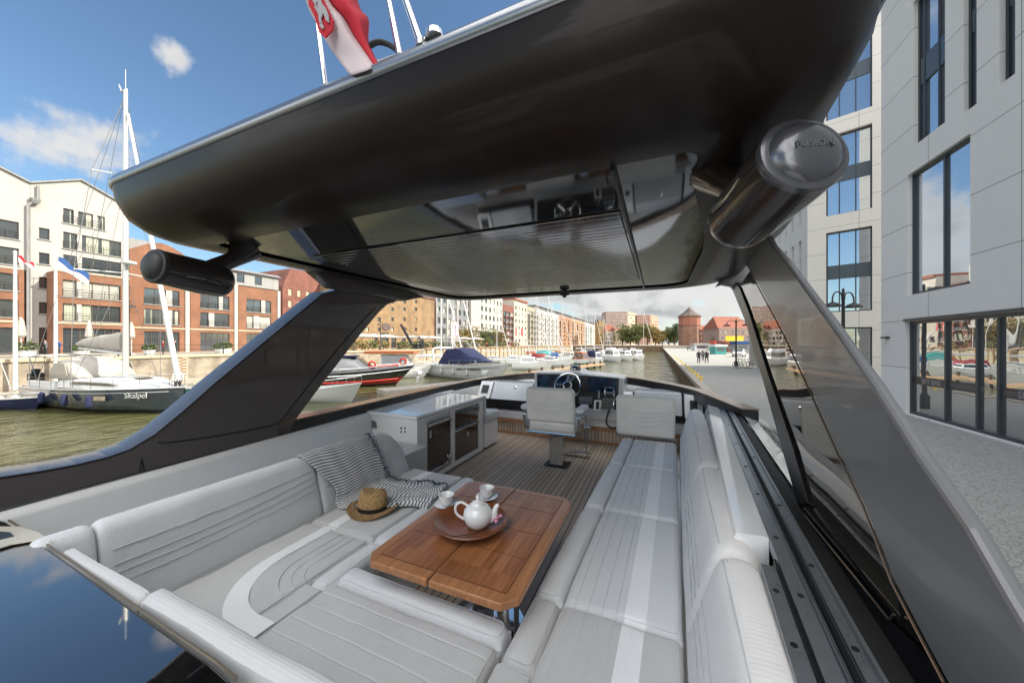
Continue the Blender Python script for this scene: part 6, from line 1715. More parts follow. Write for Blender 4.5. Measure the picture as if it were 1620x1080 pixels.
# =================================================================== LOUDSPEAKERS AND FLAG
def speaker(A, B_, r0, r1, lab, mount, txt=None, capm=None):
    """A forward end, B_ aft end that carries the cap"""
    Rr = thing('loudspeaker', lab, 'loudspeaker', (A + B_) / 2)
    ax = (B_ - A).normalized(); L_ = (B_ - A).length
    b = MB(); b.lathe([(r0 * .55, -.03), (r0 * .8, -.018), (r0 * .95, .0), (r0, .03), (r0 * 1.01, L_ * .4), (r1, L_ * .82), (r1 * .985, L_ - .012)], A, ax, n=48); b.build('body', M['spk'], Rr, smooth=50)
    b = MB(); b.lathe([(r1 * .985, L_ - .0115), (r1, L_), (r1 * .97, L_ + .010), (r1 * .86, L_ + .014)], A, ax, n=48); b.build('end_ring', capm or M['spkcap'], Rr, smooth=50)
    b = MB(); b.lathe([(r1 * .82, L_ + .006), (r1 * .80, L_ + .018), (r1 * .6, L_ + .034), (r1 * .3, L_ + .043), (.001, L_ + .045)], A, ax, n=40); cp_ = b.build('cap', capm or M['spkcap'], Rr, smooth=60)
    b = MB(); b.lathe([(r1 * .86, L_ + .0145), (r1 * .82, L_ + .008)], A, ax, n=48, cap=False); b.build('cap_gap', M['black'], Rr)
    # arched slot light on the flank facing the camera
    cam_p = Vector((0, 0, CZ)); m_ = (A + B_) / 2; f_ = (cam_p - m_); f_ = (f_ - ax * f_.dot(ax)).normalized(); g_ = ax.cross(f_)
    b = MB(); pts = []
    for k in range(15):
        t = k / 14; a_ = .5 + (.75 - .5) * 0
        th = mount[1] + .08 * math.sin(t * 3.14)
        rr_ = r0 + (r1 - r0) * (.25 + .5 * t)
        pts.append(A + ax * (L_ * (.22 + .52 * t)) + (f_ * math.cos(th) + g_ * math.sin(th)) * (rr_ * 1.008))
    b.tube(pts, .0055, 6); b.build('slot_trim', M['chrome'], Rr)
    b = MB(); b.tube(pts[:7], [.012] * 7, 6); b.build('slot', M['blackgel'], Rr)
    # bracket up to the roof
    b = MB(); s0_ = A.lerp(B_, .22); b.tube([s0_ + Vector((0, 0, r0 * .6)), s0_.lerp(Vector(mount[0]), .6), Vector(mount[0])], [r0 * .50, r0 * .48, r0 * .9], 20); b.build('bracket', M['spk'], Rr, smooth=50)
    if txt:
        zx = ax; rt_ = Vector((0, 0, 1)).cross(zx).normalized(); up_ = zx.cross(rt_)
        rot = Matrix((rt_, up_, zx)).transposed()
        text('lettering', txt, r1 * .24, B_ + ax * (.044) - up_ * (r1 * .1), rot, mat('cap_letter', (.20, .20, .20), .25, .5), cp_, ext=.002, align='CENTER')
A_ = at(1166, 352, d=1.16); B2_ = at(1268, 247, d=.87)
speaker(A_, B2_, .102, .106, 'large bronze cylindrical loudspeaker with a silver end cap under the right side of the hardtop', ((.20, 1.45, CZ + .64), -.85), 'FUSION')
A_ = at(352, 446, d=2.16); B2_ = at(246, 421, d=1.83)
speaker(A_, B2_, .10, .093, 'dark cylindrical loudspeaker hanging under the port corner of the hardtop', (at(392, 392, z=CZ + .64), -.15), capm=M['spk2'])

FG_ = thing('ensign', 'red and white ensign with a coat of arms hanging at the hardtop edge', 'flag', at(515, 135, z=CZ + .93))
b = MB(); b.tube([at(515, 136, z=CZ + .92), at(498, 0, d=1.30), at(488, -90, d=1.42)], .0105, 10); b.build('staff', M['chrome'], FG_)
d0 = 1.17
def fl(pts, ds): return [at(u, v, d=d_) for (u, v), d_ in zip(pts, ds)]
rows = [fl([(474, -30), (500, -30), (510, -30)], (1.22, 1.17, 1.20)), fl([(488, 14), (517, 10), (524, 6)], (1.21, 1.16, 1.19)), fl([(503, 42), (534, 34), (545, 30)], (1.19, 1.14, 1.18)),
        fl([(518, 70), (550, 64), (561, 58)], (1.18, 1.13, 1.16)), fl([(536, 96), (566, 90), (577, 82)], (1.16, 1.12, 1.14)), fl([(555, 120), (580, 112), (593, 106)], (1.12, 1.09, 1.11))]
sm = [spline(r_, 5) for r_ in rows]; colsf = [spline([sm[i][j] for i in range(6)], 6) for j in range(len(sm[0]))]
b = MB(); b.grid([[c_[i] for c_ in colsf] for i in range(len(colsf[0]))]); wf = b.build('white_cloth', M['flagw'], FG_, smooth=80, solid=.001)
rows = [fl([(510, -30), (535, -30), (556, -30)], (1.20, 1.16, 1.22)), fl([(524, 6), (550, 4), (570, 14)], (1.19, 1.14, 1.21)), fl([(545, 30), (566, 30), (583, 31)], (1.18, 1.13, 1.20)),
        fl([(561, 58), (576, 62), (583, 64)], (1.16, 1.13, 1.18)), fl([(577, 82), (587, 86), (592, 88)], (1.14, 1.12, 1.15)), fl([(593, 106), (597, 104), (600, 103)], (1.11, 1.10, 1.11))]
sm = [spline(r_, 5) for r_ in rows]; colsf2 = [spline([sm[i][j] for i in range(6)], 6) for j in range(len(sm[0]))]
b = MB(); b.grid([[c_[i] for c_ in colsf2] for i in range(len(colsf2[0]))]); b.build('red_cloth', M['flagr'], FG_, smooth=80, solid=.001)
# shield of the coat of arms, following the cloth
def onflag(u, v, out=.012): p = at(u, v, d=1.14); return p
b = MB(); b.prism([at(u, v, d=1.125) for (u, v) in ((486, -22), (500, -25), (512, 2), (527, 34), (525, 48), (514, 60), (505, 52), (498, 28), (488, 8))], (0.002, .004, 0)); sh = b.build('shield', M['flagr'], FG_, smooth=0)
b = MB()
for pts in (((497, 10), (505, -4), (509, 6), (514, 12), (519, 24), (520, 36), (515, 32), (511, 20), (507, 30), (510, 40), (505, 36), (503, 22)), ((503, 4), (500, -8), (494, -14), (492, -4), (498, 8), (502, 14)), ((508, 34), (512, 44), (509, 46), (505, 40))):
    b.prism([at(u, v, d=1.119) for (u, v) in pts], (0.001, .002, 0))
b.build('eagle', mat('silver_thread', (.42, .40, .42), .8), sh, smooth=0)
def gp(u, X, z):
    r = ray(u, 543); k = X / r.x; return Vector((X, r.y * k, z))
# =================================================================== BOATS
def hull_rows(L, B, hs, hb, rake=.12, stern=.82, full=.45, n=14, dr=-.35, z_of=None):
    rows = []
    for i in range(n + 1):
        t = i / n
        if t < full: w = B / 2 * (stern + (1 - stern) * math.sin(t / full * math.pi / 2))
        else: w = B / 2 * max(.012, (1 - ((t - full) / (1 - full)) ** 2.1))
        sh = hs + (hb - hs) * t ** 1.6
        row = []
        for (f, zf) in ((1, 1), (.985, .72), (.95, .42), (.86, .16), (.70, -.02)):
            z = sh * zf; x = t * L - rake * L * (1 - zf) * t ** 3
            row.append((x, w * f * (1 - .25 * t ** 3 * (1 - zf)), z))
        row.append((t * L - rake * L * 1.2 * t ** 3, w * .2, dr))
        rows.append([Vector(p) for p in row] + [Vector((p[0], -p[1], p[2])) for p in reversed(row)])
    return rows
def hull(R, L, B, hs, hb, m_top, m_low=None, m_deck=None, stripe=None, **k):
    rows = hull_rows(L, B, hs, hb, **k)
    mb = MB(); mb.grid(rows); mb.poly(rows[0])
    n = len(rows[0]); mats = [m_top, m_low or m_top, stripe or m_top]
    for fi in range(len(mb.f) - 1):
        c = fi % (n - 1)
        seg = min(c, n - 2 - c)
        mb.mi[fi] = 1 if seg >= 3 else (2 if seg == 2 else 0)
    mb.build('hull', mats, R, smooth=35)
    b = MB(); dk = []
    for r in rows:
        a, c = r[0] * 1, r[-1] * 1; a.y *= .94; c.y *= .94; a.z -= .02; c.z -= .02
        dk.append([a, Vector((a.x, a.y * .5, a.z + .03)), Vector((a.x, 0, a.z + .05)), Vector((a.x, -a.y * .5, a.z + .03)), c])
    b.grid(dk); b.build('deck', m_deck or M['gel'], R, smooth=35)
    b = MB(); 
    for sgn in (0, -1): b.tube([r[sgn] + Vector((0, 0, .01)) for r in rows], .035, 5)
    b.build('rub_rail', m_deck or M['white'], R)
    return rows
def cabin(R, x0, x1, w, z0, z1, m, slope_f=.6, slope_b=.15, win=True, name='cabin', ww=None, wf=(.35, .85)):
    b = MB(); ins = .12 * w
    P = [(x0, -w / 2, z0), (x1, -w / 2 * .8, z0), (x1, w / 2 * .8, z0), (x0, w / 2, z0), (x0 + slope_b, -w / 2 + ins, z1), (x1 - slope_f, -w / 2 * .8 + ins, z1 - .03), (x1 - slope_f, w / 2 * .8 - ins, z1 - .03), (x0 + slope_b, w / 2 - ins, z1)]
    b.add(P, [(0, 3, 2, 1), (4, 5, 6, 7), (0, 1, 5, 4), (1, 2, 6, 5), (2, 3, 7, 6), (3, 0, 4, 7)]); c = b.build(name, m, R, smooth=0, bevel=.05, seg=2)
    if win:
        P = [Vector(p) for p in P]
        def band(i, j, k, l, out):
            q = MB(); A, B_, C_, D_ = P[i], P[j], P[k], P[l]
            lo_a = A.lerp(D_, wf[0]).lerp(B_.lerp(C_, wf[0]), .06); lo_b = A.lerp(D_, wf[0]).lerp(B_.lerp(C_, wf[0]), .94)
            hi_a = A.lerp(D_, wf[1]).lerp(B_.lerp(C_, wf[1]), .06); hi_b = A.lerp(D_, wf[1]).lerp(B_.lerp(C_, wf[1]), .94)
            nrm = (B_ - A).cross(D_ - A).normalized(); cc = (P[0] + P[2] + P[4] + P[6]) / 4
            if nrm.dot(lo_a - cc) < 0: nrm = -nrm
            q.prism([p + nrm * .012 for p in (lo_a, lo_b, hi_b, hi_a)], nrm * .012); q.build('window', M['glassd'], c, smooth=0)
        band(0, 1, 5, 4, 1); band(2, 3, 7, 6, 1); band(1, 2, 6, 5, 1)
    return c
def rails(R, rows, i0=6, h=.6, m=None):
    b = MB()
    for sgn in (0, -1):
        top = [rows[i][sgn] * 1 + Vector((0, 0, h)) for i in range(i0, len(rows))]
        for t in top: t.y *= .93
        b.tube(top, .018, 5)
        for i in range(i0, len(rows), 2): p = rows[i][sgn] * 1; p.y *= .93; b.tube([p, p + Vector((0, 0, h))], .015, 5)
    b.build('pulpit', m or M['chrome'], R)
def place(R, p, head, scale=1):
    R.location = (p[0], p[1], 0); R.rotation_euler = (0, 0, head); R.scale = (scale,) * 3
    OFF[R.name] = Vector((0, 0, 0))
def shiptext(R, s, size, p, m):
    rot = Matrix(((1, 0, 0), (0, 0, -1), (0, 1, 0)))
    return text('lettering', s, size, p, rot, m, R, ext=.004)

# ---- the grey sailing yacht "Skalpel"
stern = Vector((-40.9, 10.1)); bow = Vector((-26.6, 11.3)); LS = (bow - stern).length; hd = math.atan2(bow.y - stern.y, bow.x - stern.x)
R = thing('sailing_yacht', 'slate grey sailing yacht with a tall mast and cream sprayhood moored on the left', 'sailing boat')
rows = hull(R, LS, 4.3, 1.32, 1.62, M['hullgrey'], m_low=mat('boot_black', (.01, .01, .012), .3), rake=.03, stern=.88, full=.42, n=18)
# cove line and hull window, name
b = MB(); b.tube([Vector((r[0].x, r[0].y * 1.0 + .012, r[0].z - .22)) for r in rows[:-1]], .018, 5); b.tube([Vector((r[-1].x, r[-1].y - .012, r[-1].z - .22)) for r in rows[:-1]], .018, 5); b.build('cove_line', M['white'], R)
def side(t, zf):
    i = t * (len(rows) - 1); k = int(i); f = i - k; a = rows[k][-1].lerp(rows[k + 1][-1], f); c = rows[k][-2].lerp(rows[k + 1][-2], f); return a.lerp(c, zf)
b = MB()
for t in (.64,):
    p = side(t, 1.3); q_ = side(t + .055, 1.3)
    b.prism([p + Vector((0, -.03, .13)), q_ + Vector((0, -.03, .13)), q_ + Vector((0, -.035, -.12)), p + Vector((0, -.035, -.12))], (0, -.02, 0))
b.build('hull_window', M['cream'], R, smooth=0)
b = MB()
for t in (.64,):
    p = side(t - .008, 1.3); q_ = side(t + .063, 1.3)
    b.prism([p + Vector((0, -.02, .19)), q_ + Vector((0, -.02, .19)), q_ + Vector((0, -.025, -.18)), p + Vector((0, -.025, -.18))], (0, -.008, 0))
b.build('window_frame', M['black'], R, smooth=0)
pa = side(.785, .9); pb = side(.87, .9); dirt = (pb - pa); dirt.z = 0; dirt.normalize()
rot = Matrix((dirt, Vector((0, 0, 1)), Vector((dirt.y, -dirt.x, 0)))).transposed()
text('lettering', 'Skalpel', .48, pa + Vector((dirt.y, -dirt.x, 0)) * .10 + Vector((0, 0, -.14)), rot, M['white'], R, ext=.02)
# coachroof
b = MB(); rws = []
for (x, w, z) in ((3.9, 1.5, 1.62), (4.6, 1.7, 1.98), (7.5, 1.65, 2.02), (10.0, 1.35, 1.98), (11.6, .9, 1.80), (12.4, .5, 1.62)):
    rws.append([Vector((x, -w, 1.42)), Vector((x, -w * .96, z - .12)), Vector((x, -w * .8, z)), Vector((x, 0, z + .07)), Vector((x, w * .8, z)), Vector((x, w * .96, z - .12)), Vector((x, w, 1.42))])
b.grid(rws); b.poly(rws[0]); b.poly(rws[-1]); b.build('coachroof', M['white'], R, smooth=35)
b = MB()
for sg in (-1, 1): b.prism([(6.2, sg * 1.70, 1.68), (9.8, sg * 1.41, 1.66), (10.4, sg * 1.32, 1.70), (9.6, sg * 1.42, 1.84), (6.4, sg * 1.68, 1.86)], (0, sg * .02, 0))
b.prism([(9.8, -.4, 2.07), (10.6, -.35, 2.05), (10.6, .35, 2.05), (9.8, .4, 2.07)], (0, 0, .03)); b.build('deck_window', M['glassd'], R, smooth=0)
# cockpit coaming, bimini and sprayhood
b = MB(); b.box((.7, -1.75, 1.34), (4.2, -1.35, 1.75)); b.box((.7, 1.35, 1.34), (4.2, 1.75, 1.75)); b.build('cockpit_coaming', M['white'], R, smooth=0, bevel=.06)
b = MB(); rws = []
for (x, w, z) in ((3.3, 1.6, 3.32), (4.2, 1.62, 3.42), (5.0, 1.6, 3.30), (5.7, 1.5, 2.75), (6.3, 1.4, 2.08)):
    rws.append([Vector((x, w * math.cos(rad(a)), 1.95 + (z - 1.95) * max(0, math.sin(rad(a))) ** .55)) for a in range(0, 181, 15)])
b.grid(rws); b.build('sprayhood', M['canvas'], R, smooth=60, solid=.03)
b = MB()
for sg in (-1, 1): b.prism([(3.7, sg * 1.64, 2.25), (5.5, sg * 1.58, 2.2), (5.1, sg * 1.56, 2.95), (4.0, sg * 1.60, 3.0)], (0, sg * .03, 0))
b.build('clear_panel', mat('clear_vinyl', (.30, .28, .24), .2), R, smooth=0)
b = MB(); rws = [[Vector((x, y, z - .10 * abs(y) ** 2 * .3)) for y in (-1.7, -1, 0, 1, 1.7)] for (x, z) in ((.7, 3.42), (1.7, 3.55), (3.0, 3.50))]; b.grid(rws); b.build('bimini', M['canvas'], R, smooth=60, solid=.05)
b = MB()
for sg in (-1, 1): b.tube([(.8, sg * 1.65, 3.3), (2.0, sg * 1.7, 1.7), (2.9, sg * 1.65, 3.35)], .02, 6); b.tube([(.8, sg * 1.65, 3.3), (.5, sg * 1.6, 1.4)], .02, 6)
b.lathe([(.55, 0), (.6, .02), (.55, .04)], (1.5, .9, 2.1), (1, 0, 0), n=20); b.box((1.4, .85, 1.35), (1.6, .95, 2.1)); b.build('cockpit_frames', M['chrome'], R)
b = MB()
for (x, y) in ((.25, -1.2), (.3, 1.3), (.2, .2)): b = MB(); b.box((x - .25, y - .35, 1.4), (x + .15, y + .35, 2.2)); b.box((x - .2, y - .2, 2.19), (x + .1, y + .2, 2.5)); b.build('stern_gear', M['iron'], R, bevel=.08)
# mast, boom, rigging
xm = 8.15
b = MB(); b.tube([(xm, 0, 1.9), (xm, 0, 21.2)], [.16, .11], 12); b.tube([(xm, 0, 21.2), (xm, 0, 22.6)], .02, 5)
b.box((xm - .5, -.04, 21.2), (xm + .1, .04, 21.3)); b.tube([(xm - .5, 0, 21.3), (xm - .75, 0, 21.75)], .04, 5); b.build('mast', mat('mast_alloy', (.50, .50, .48), .35, .4), R)
b = MB()
for z in (9.0, 15.5): b = MB(); b.tube([(xm - .6, -2.05 if z < 12 else -1.3, z - .1), (xm, 0, z), (xm - .6, 2.05 if z < 12 else 1.3, z - .1)], .04, 6); b.build('spreader', M['white'], R)
b = MB(); b.lathe([(.05, -.1), (.38, 0), (.38, .14), (.05, .22)], (xm + .35, 0, 9.6), n=14); b.build('radar', M['white'], R)
b = MB(); b.tube([(xm - .2, 0, 3.6), (xm - 5.6, 0, 3.95)], .09, 8); b.build('boom', M['white'], R)
b = MB(); rws = []
for k in range(9):
    t = k / 8; x = xm - .25 - 5.3 * t; z = 3.75 + .33 * t; h = .95 * (1 - t) ** .7 + .35
    rws.append([Vector((x, .22 * math.sin(rad(a)), z + h * (0.5 - .5 * math.cos(rad(a))) + .03 * math.sin(k * 2))) for a in range(0, 360, 30)])
b.grid(rws, closeu=True); b.poly(rws[0]); b.poly(rws[-1]); b.build('sail_bag', M['canvas'], R, smooth=60)
b = MB(); b.tube([(xm + .25, 0, 19.6), (LS - .7, 0, 2.1)], [.08, .15], 10); b.build('furled_jib', M['white'], R)
b = MB()
for sg in (-1, 1):
    b.tube([(xm, 0, 20.8), (xm - .6, sg * 1.3, 15.4), (xm - .6, sg * 2.05, 8.9), (xm - .7, sg * 2.15, 1.6)], .018, 4); b.tube([(xm, 0, 15.5), (xm - .6, sg * 2.05, 8.9)], .014, 4); b.tube([(xm, 0, 9.0), (xm - .9, sg * 2.1, 1.6)], .014, 4)
    b.tube([(xm - .1, 0, 20.9), (xm - 6, sg * .6, 9), (.3, sg * 1.6, 1.5)], .014, 4)
b.tube([(xm - .1, 0, 15), (xm - 4.5, .1, 4.0)], .012, 4); b.build('rigging', mat('wire_grey', (.16, .16, .16), .4), R)
rails(R, rows, 9, .75)
b = MB()
for sg in (0, -1):
    for i in range(2, 10, 2): p = rows[i][sg] * 1; p.y *= .95; b.tube([p, p + Vector((0, 0, .72))], .018, 5)
    b.tube([rows[i][sg] * 1 + Vector((0, -.05 * (1 if sg == 0 else -1), .7)) for i in range(1, 11)], .010, 4)
b.build('guard_wire', M['chrome'], R)
b = MB(); b.tube(spline([(.2, -1.7, 1.4), (-1.8, -1.6, .9), (-4.0, -1.2, 1.6), (-6.2, -.9, 2.9)], 5), .03, 5); b.tube(spline([(.2, 1.7, 1.4), (-1.8, 1.7, .8), (-4.0, 1.8, 1.5), (-6.2, 2.0, 2.9)], 5), .03, 5); b.build('mooring_line', M['offwhite'], R)
for x in (4.5, 7.2, 9.6):
    b = MB(); b.lathe([(.05, 0), (.15, .1), (.15, .62), (.05, .74)], (x, -2.32 + max(0, x - 7) * .05, .45), n=10); b.build('fender', M['navy'], R)
place(R, stern, hd)

# generic motor boat
def motor_boat(lab, p, head, L=8, B=2.8, hs=.9, hb=1.25, mh=None, low=None, stripe=None, cab=(.25, .62, 1.0, 1.9), mc=None, fly=False, arch=False, group=None, scale=1, canvas=None, deck=None, name='motor_boat', railh=.55):
    R = thing(name, lab, 'boat', group=group)
    rows = hull(R, L, B, hs, hb, mh or M['gel'], m_low=low, stripe=stripe, m_deck=deck)
    if cab: cabin(R, cab[0] * L, cab[1] * L, B * .76, cab[2], cab[3], mc or M['gel'])
    if fly: cabin(R, cab[0] * L, cab[1] * L * .8, B * .6, cab[3] + .005, cab[3] + .5, mc or M['gel'], win=False, name='flybridge')
    if arch:
        b = MB(); x = cab[0] * L; b.tube([(x, -B * .4, hs), (x - .3, -B * .36, cab[3] + .6), (x - .3, B * .36, cab[3] + .6), (x, B * .4, hs)], .06, 8); b.build('radar_arch', M['white'], R)
    if canvas:
        b = MB(); x0, x1, z0, z1 = canvas[0]; w = B * .42
        rws = [[Vector((x0 + (x1 - x0) * t, w * math.cos(rad(a)), z0 + (z1 - z0) * (math.sin(rad(a)) ** .5) * (1 if .1 < t < .9 else .25))) for a in range(0, 181, 18)] for t in (0, .12, .5, .88, 1)]
        b.grid(rws); b.build('canvas_cover', canvas[1], R, smooth=60)
    rails(R, rows, 8, railh)
    place(R, p, head, scale); return R, rows
def P2(u, v): q = at(u, v, z=0); return Vector((q.x, q.y))
def head(p, q): return math.atan2(q.y - p.y, q.x - p.x)

# black tour boat with red stripe and orange awning
s_, b_ = P2(541, 613), P2(640, 612); b_ = Vector((-23.6, 29.0)); s_ = Vector((-31.3, 23.2)); hd = head(s_, b_); LB = (b_ - s_).length
R = thing('tour_boat', 'black tour boat with a dark red waterline stripe, orange awning and life rings', 'boat')
rows = hull(R, LB, 3.2, 1.35, 2.0, M['hullblack'], m_low=mat('black_bottom', (.006, .006, .007), .4), stripe=M['hullred'], rake=.2, m_deck=M['cloth_grey'])
b = MB()
for s in (0, -1): b.tube([r[s] * 1 + Vector((0, (.02 if s == 0 else -.02), -.30)) for r in rows], .04, 5)
b.build('chrome_strake', M['chrome'], R)
b = MB(); b.tube([(r[-1] + (r[-2] - r[-1]) * 2.3) + Vector((0, -.02, 0)) for r in rows[:-1]], .05, 5); b.build('red_strake', M['red'], R)
cabin(R, .5, LB * .62, 2.5, 1.45, 3.0, M['hullblack'], slope_f=1.9, slope_b=.5, wf=(.15, .85))
b = MB(); b.box((.6, -1.3, 2.98), (LB * .42, 1.3, 3.06)); b.build('solar_panel', M['navy'], R, smooth=0)
def ringm(R, c, ax, r, m, nm='life_ring'):
    mb = MB(); ax = Vector(ax).normalized(); u = ax.cross(Vector((0, 0, 1))).normalized(); w = ax.cross(u)
    mb.tube([Vector(c) + (u * math.cos(t) + w * math.sin(t)) * r for t in [2 * math.pi * k / 20 for k in range(20)]], r * .3, 8, closed=True); return mb.build(nm, m, R)
ringm(R, (LB * .58, -1.1, 2.2), (0, 1, .3), .3, M['red']); ringm(R, (LB * .88, -.5, 2.45), (0, 1, .3), .3, M['red'])
b = MB(); b.obox((LB * .73, -.75, 2.05), (1.0, .25, .05), (-.06, .25, 0), (0, 0, .10)); b.build('kayak', M['red'], R, smooth=0, bevel=.08, seg=3)
rails(R, rows, 4, .35)
place(R, s_, hd)
# white wheelhouse boat right behind it, with the orange canvas roof
R, _ = motor_boat('white wheelhouse boat with a flat orange canvas roof behind the black tour boat', P2(575, 597) + Vector((-.5, 0)), .45, L=9, B=3, hs=1.2, hb=1.6, cab=(.3, .72, 1.2, 2.9), mc=M['white'])
b = MB(); b.box((.9, -1.45, 3.0), (7.0, 1.45, 3.35)); b.build('awning', M['orange'], R, smooth=0, bevel=.08)
# pale hull just behind the pillar
motor_boat('pale grey open boat with tangled gear on its bow, half hidden by the port pillar', P2(452, 632), .28, L=6.2, B=2.3, hs=.8, hb=1.35, mh=mat('pale_hull', (.42, .43, .40), .4), cab=None)
# pontoon
A = at(655, 612, z=.35); B2_ = at(775, 601, z=.35)
R = thing('pontoon', 'grey floating pontoon with white mooring posts beside the covered cruiser', 'pontoon', (A.x, A.y, 0))
b = MB(); ux = (B2_ - A).normalized(); nx = Vector((-ux.y, ux.x, 0)); b.obox((A + B2_) / 2 - Vector((0, 0, .25)), ux * ((B2_ - A).length / 2 + 3), nx * 1.0, (0, 0, .3)); b.build('float', M['kerb'], R, smooth=0, bevel=.05)
for k, u in enumerate((661, 768)):
    p = at(u, 604, z=.4); q = MB(); q.box((p.x - .12, p.y - .12, .35), (p.x + .12, p.y + .12, 1.2)); q.box((p.x - .3, p.y - .3, 1.2), (p.x + .3, p.y + .3, 1.55)); q.build('mooring_post', M['white'], R, smooth=0, bevel=.03)
# white speedboat
motor_boat('slim white speedboat with a raked windscreen, on the far side of the pontoon', P2(712, 594), math.pi + .05, L=7.5, B=2.3, hs=.75, hb=.95, cab=(.35, .6, .8, 1.45), stripe=M['teal'])
# cruiser with navy cover
R = thing('cruiser', 'large white motor cruiser under a navy blue canvas cover', 'boat')
Lc = 12.5
rows = hull(R, Lc, 3.9, 1.5, 1.95, mat('pearl_hull', (.46, .47, .46), .3, coat=.6), rake=.14)
b = MB(); rws = []
def cs(x, w, z0, z1, f=.8): return [Vector((x, -w, z0)), Vector((x, -w * .93, z0 + (z1 - z0) * .5)), Vector((x, -w * f, z1 - .1)), Vector((x, -w * f * .8, z1)), Vector((x, 0, z1 + .04)), Vector((x, w * f * .8, z1)), Vector((x, w * f, z1 - .1)), Vector((x, w * .93, z0 + (z1 - z0) * .5)), Vector((x, w, z0))]
for c_ in ((2.2, 1.72, 1.7, 2.2), (3.3, 1.75, 1.7, 3.55), (5.0, 1.7, 1.75, 3.75), (5.9, 1.65, 1.8, 3.6), (7.4, 1.5, 1.9, 2.9), (9.2, 1.1, 2.05, 2.2)): rws.append(cs(*c_))
b.grid(rws); b.poly(rws[0]); b.poly(rws[-1]); b.build('canvas_cover', M['navy'], R, smooth=35)
b = MB(); b.tube([(1.6, -1.75, 1.6), (.9, -1.6, 3.4), (1.0, -1.3, 3.7), (1.0, 1.3, 3.7), (.9, 1.6, 3.4), (1.6, 1.75, 1.6)], .13, 10); b.tube([(5.3, -1.2, 3.7), (4.3, -1.1, 4.6), (4.3, 1.1, 4.6), (5.3, 1.2, 3.7)], .05, 8); b.build('radar_arch', M['white'], R)
b = MB(); rr = rows[9:]; 
for sg in (0, -1): b.tube([Vector((r[sg].x, r[sg].y * .93, r[sg].z + .62)) for r in rows[5:]], .03, 6); [b.tube([Vector((r[sg].x, r[sg].y * .93, r[sg].z)), Vector((r[sg].x, r[sg].y * .93, r[sg].z + .62))], .022, 5) for r in rows[5::2]]
b.build('pulpit', M['chrome'], R)
b = MB(); b.prism([(11.2, -.25, 2.0), (12.3, -.1, 2.0), (12.3, .1, 2.0), (11.2, .25, 2.0)], (0, 0, .08)); b.tube([(10.3, -.3, 2.0), (10.2, -.2, 2.7)], .04, 5); b.build('anchor', M['chrome'], R)
ringm(R, (8.6, -1.35, 2.15), (0, 1, .2), .12, M['chrome'], 'porthole')
b = MB()
for sg in (0, -1): b.tube([Vector((r[sg].x, r[sg].y * 1.004, r[sg].z - .28)) for r in rows[:-1]], .03, 5)
b.build('strake', M['cloth_grey'], R)
for x in (3.2, 5.4, 7.6):
    b = MB(); b.lathe([(.05, 0), (.16, .12), (.16, .62), (.05, .75)], (x, -2.02 + max(0, x - 5) * .09, .55), n=10); b.build('fender', M['offwhite'], R)
b = MB(); b.prism([(6.0, -1.93, 1.12), (9.6, -1.50, 1.30), (9.6, -1.50, 1.42), (6.0, -1.93, 1.34)], (0, -.02, 0)); b.build('hull_window', M['glassd'], R, smooth=0)
sp = Vector((-27.2, 38.2)); place(R, sp, head(sp, Vector((-14.4, 34.3))))

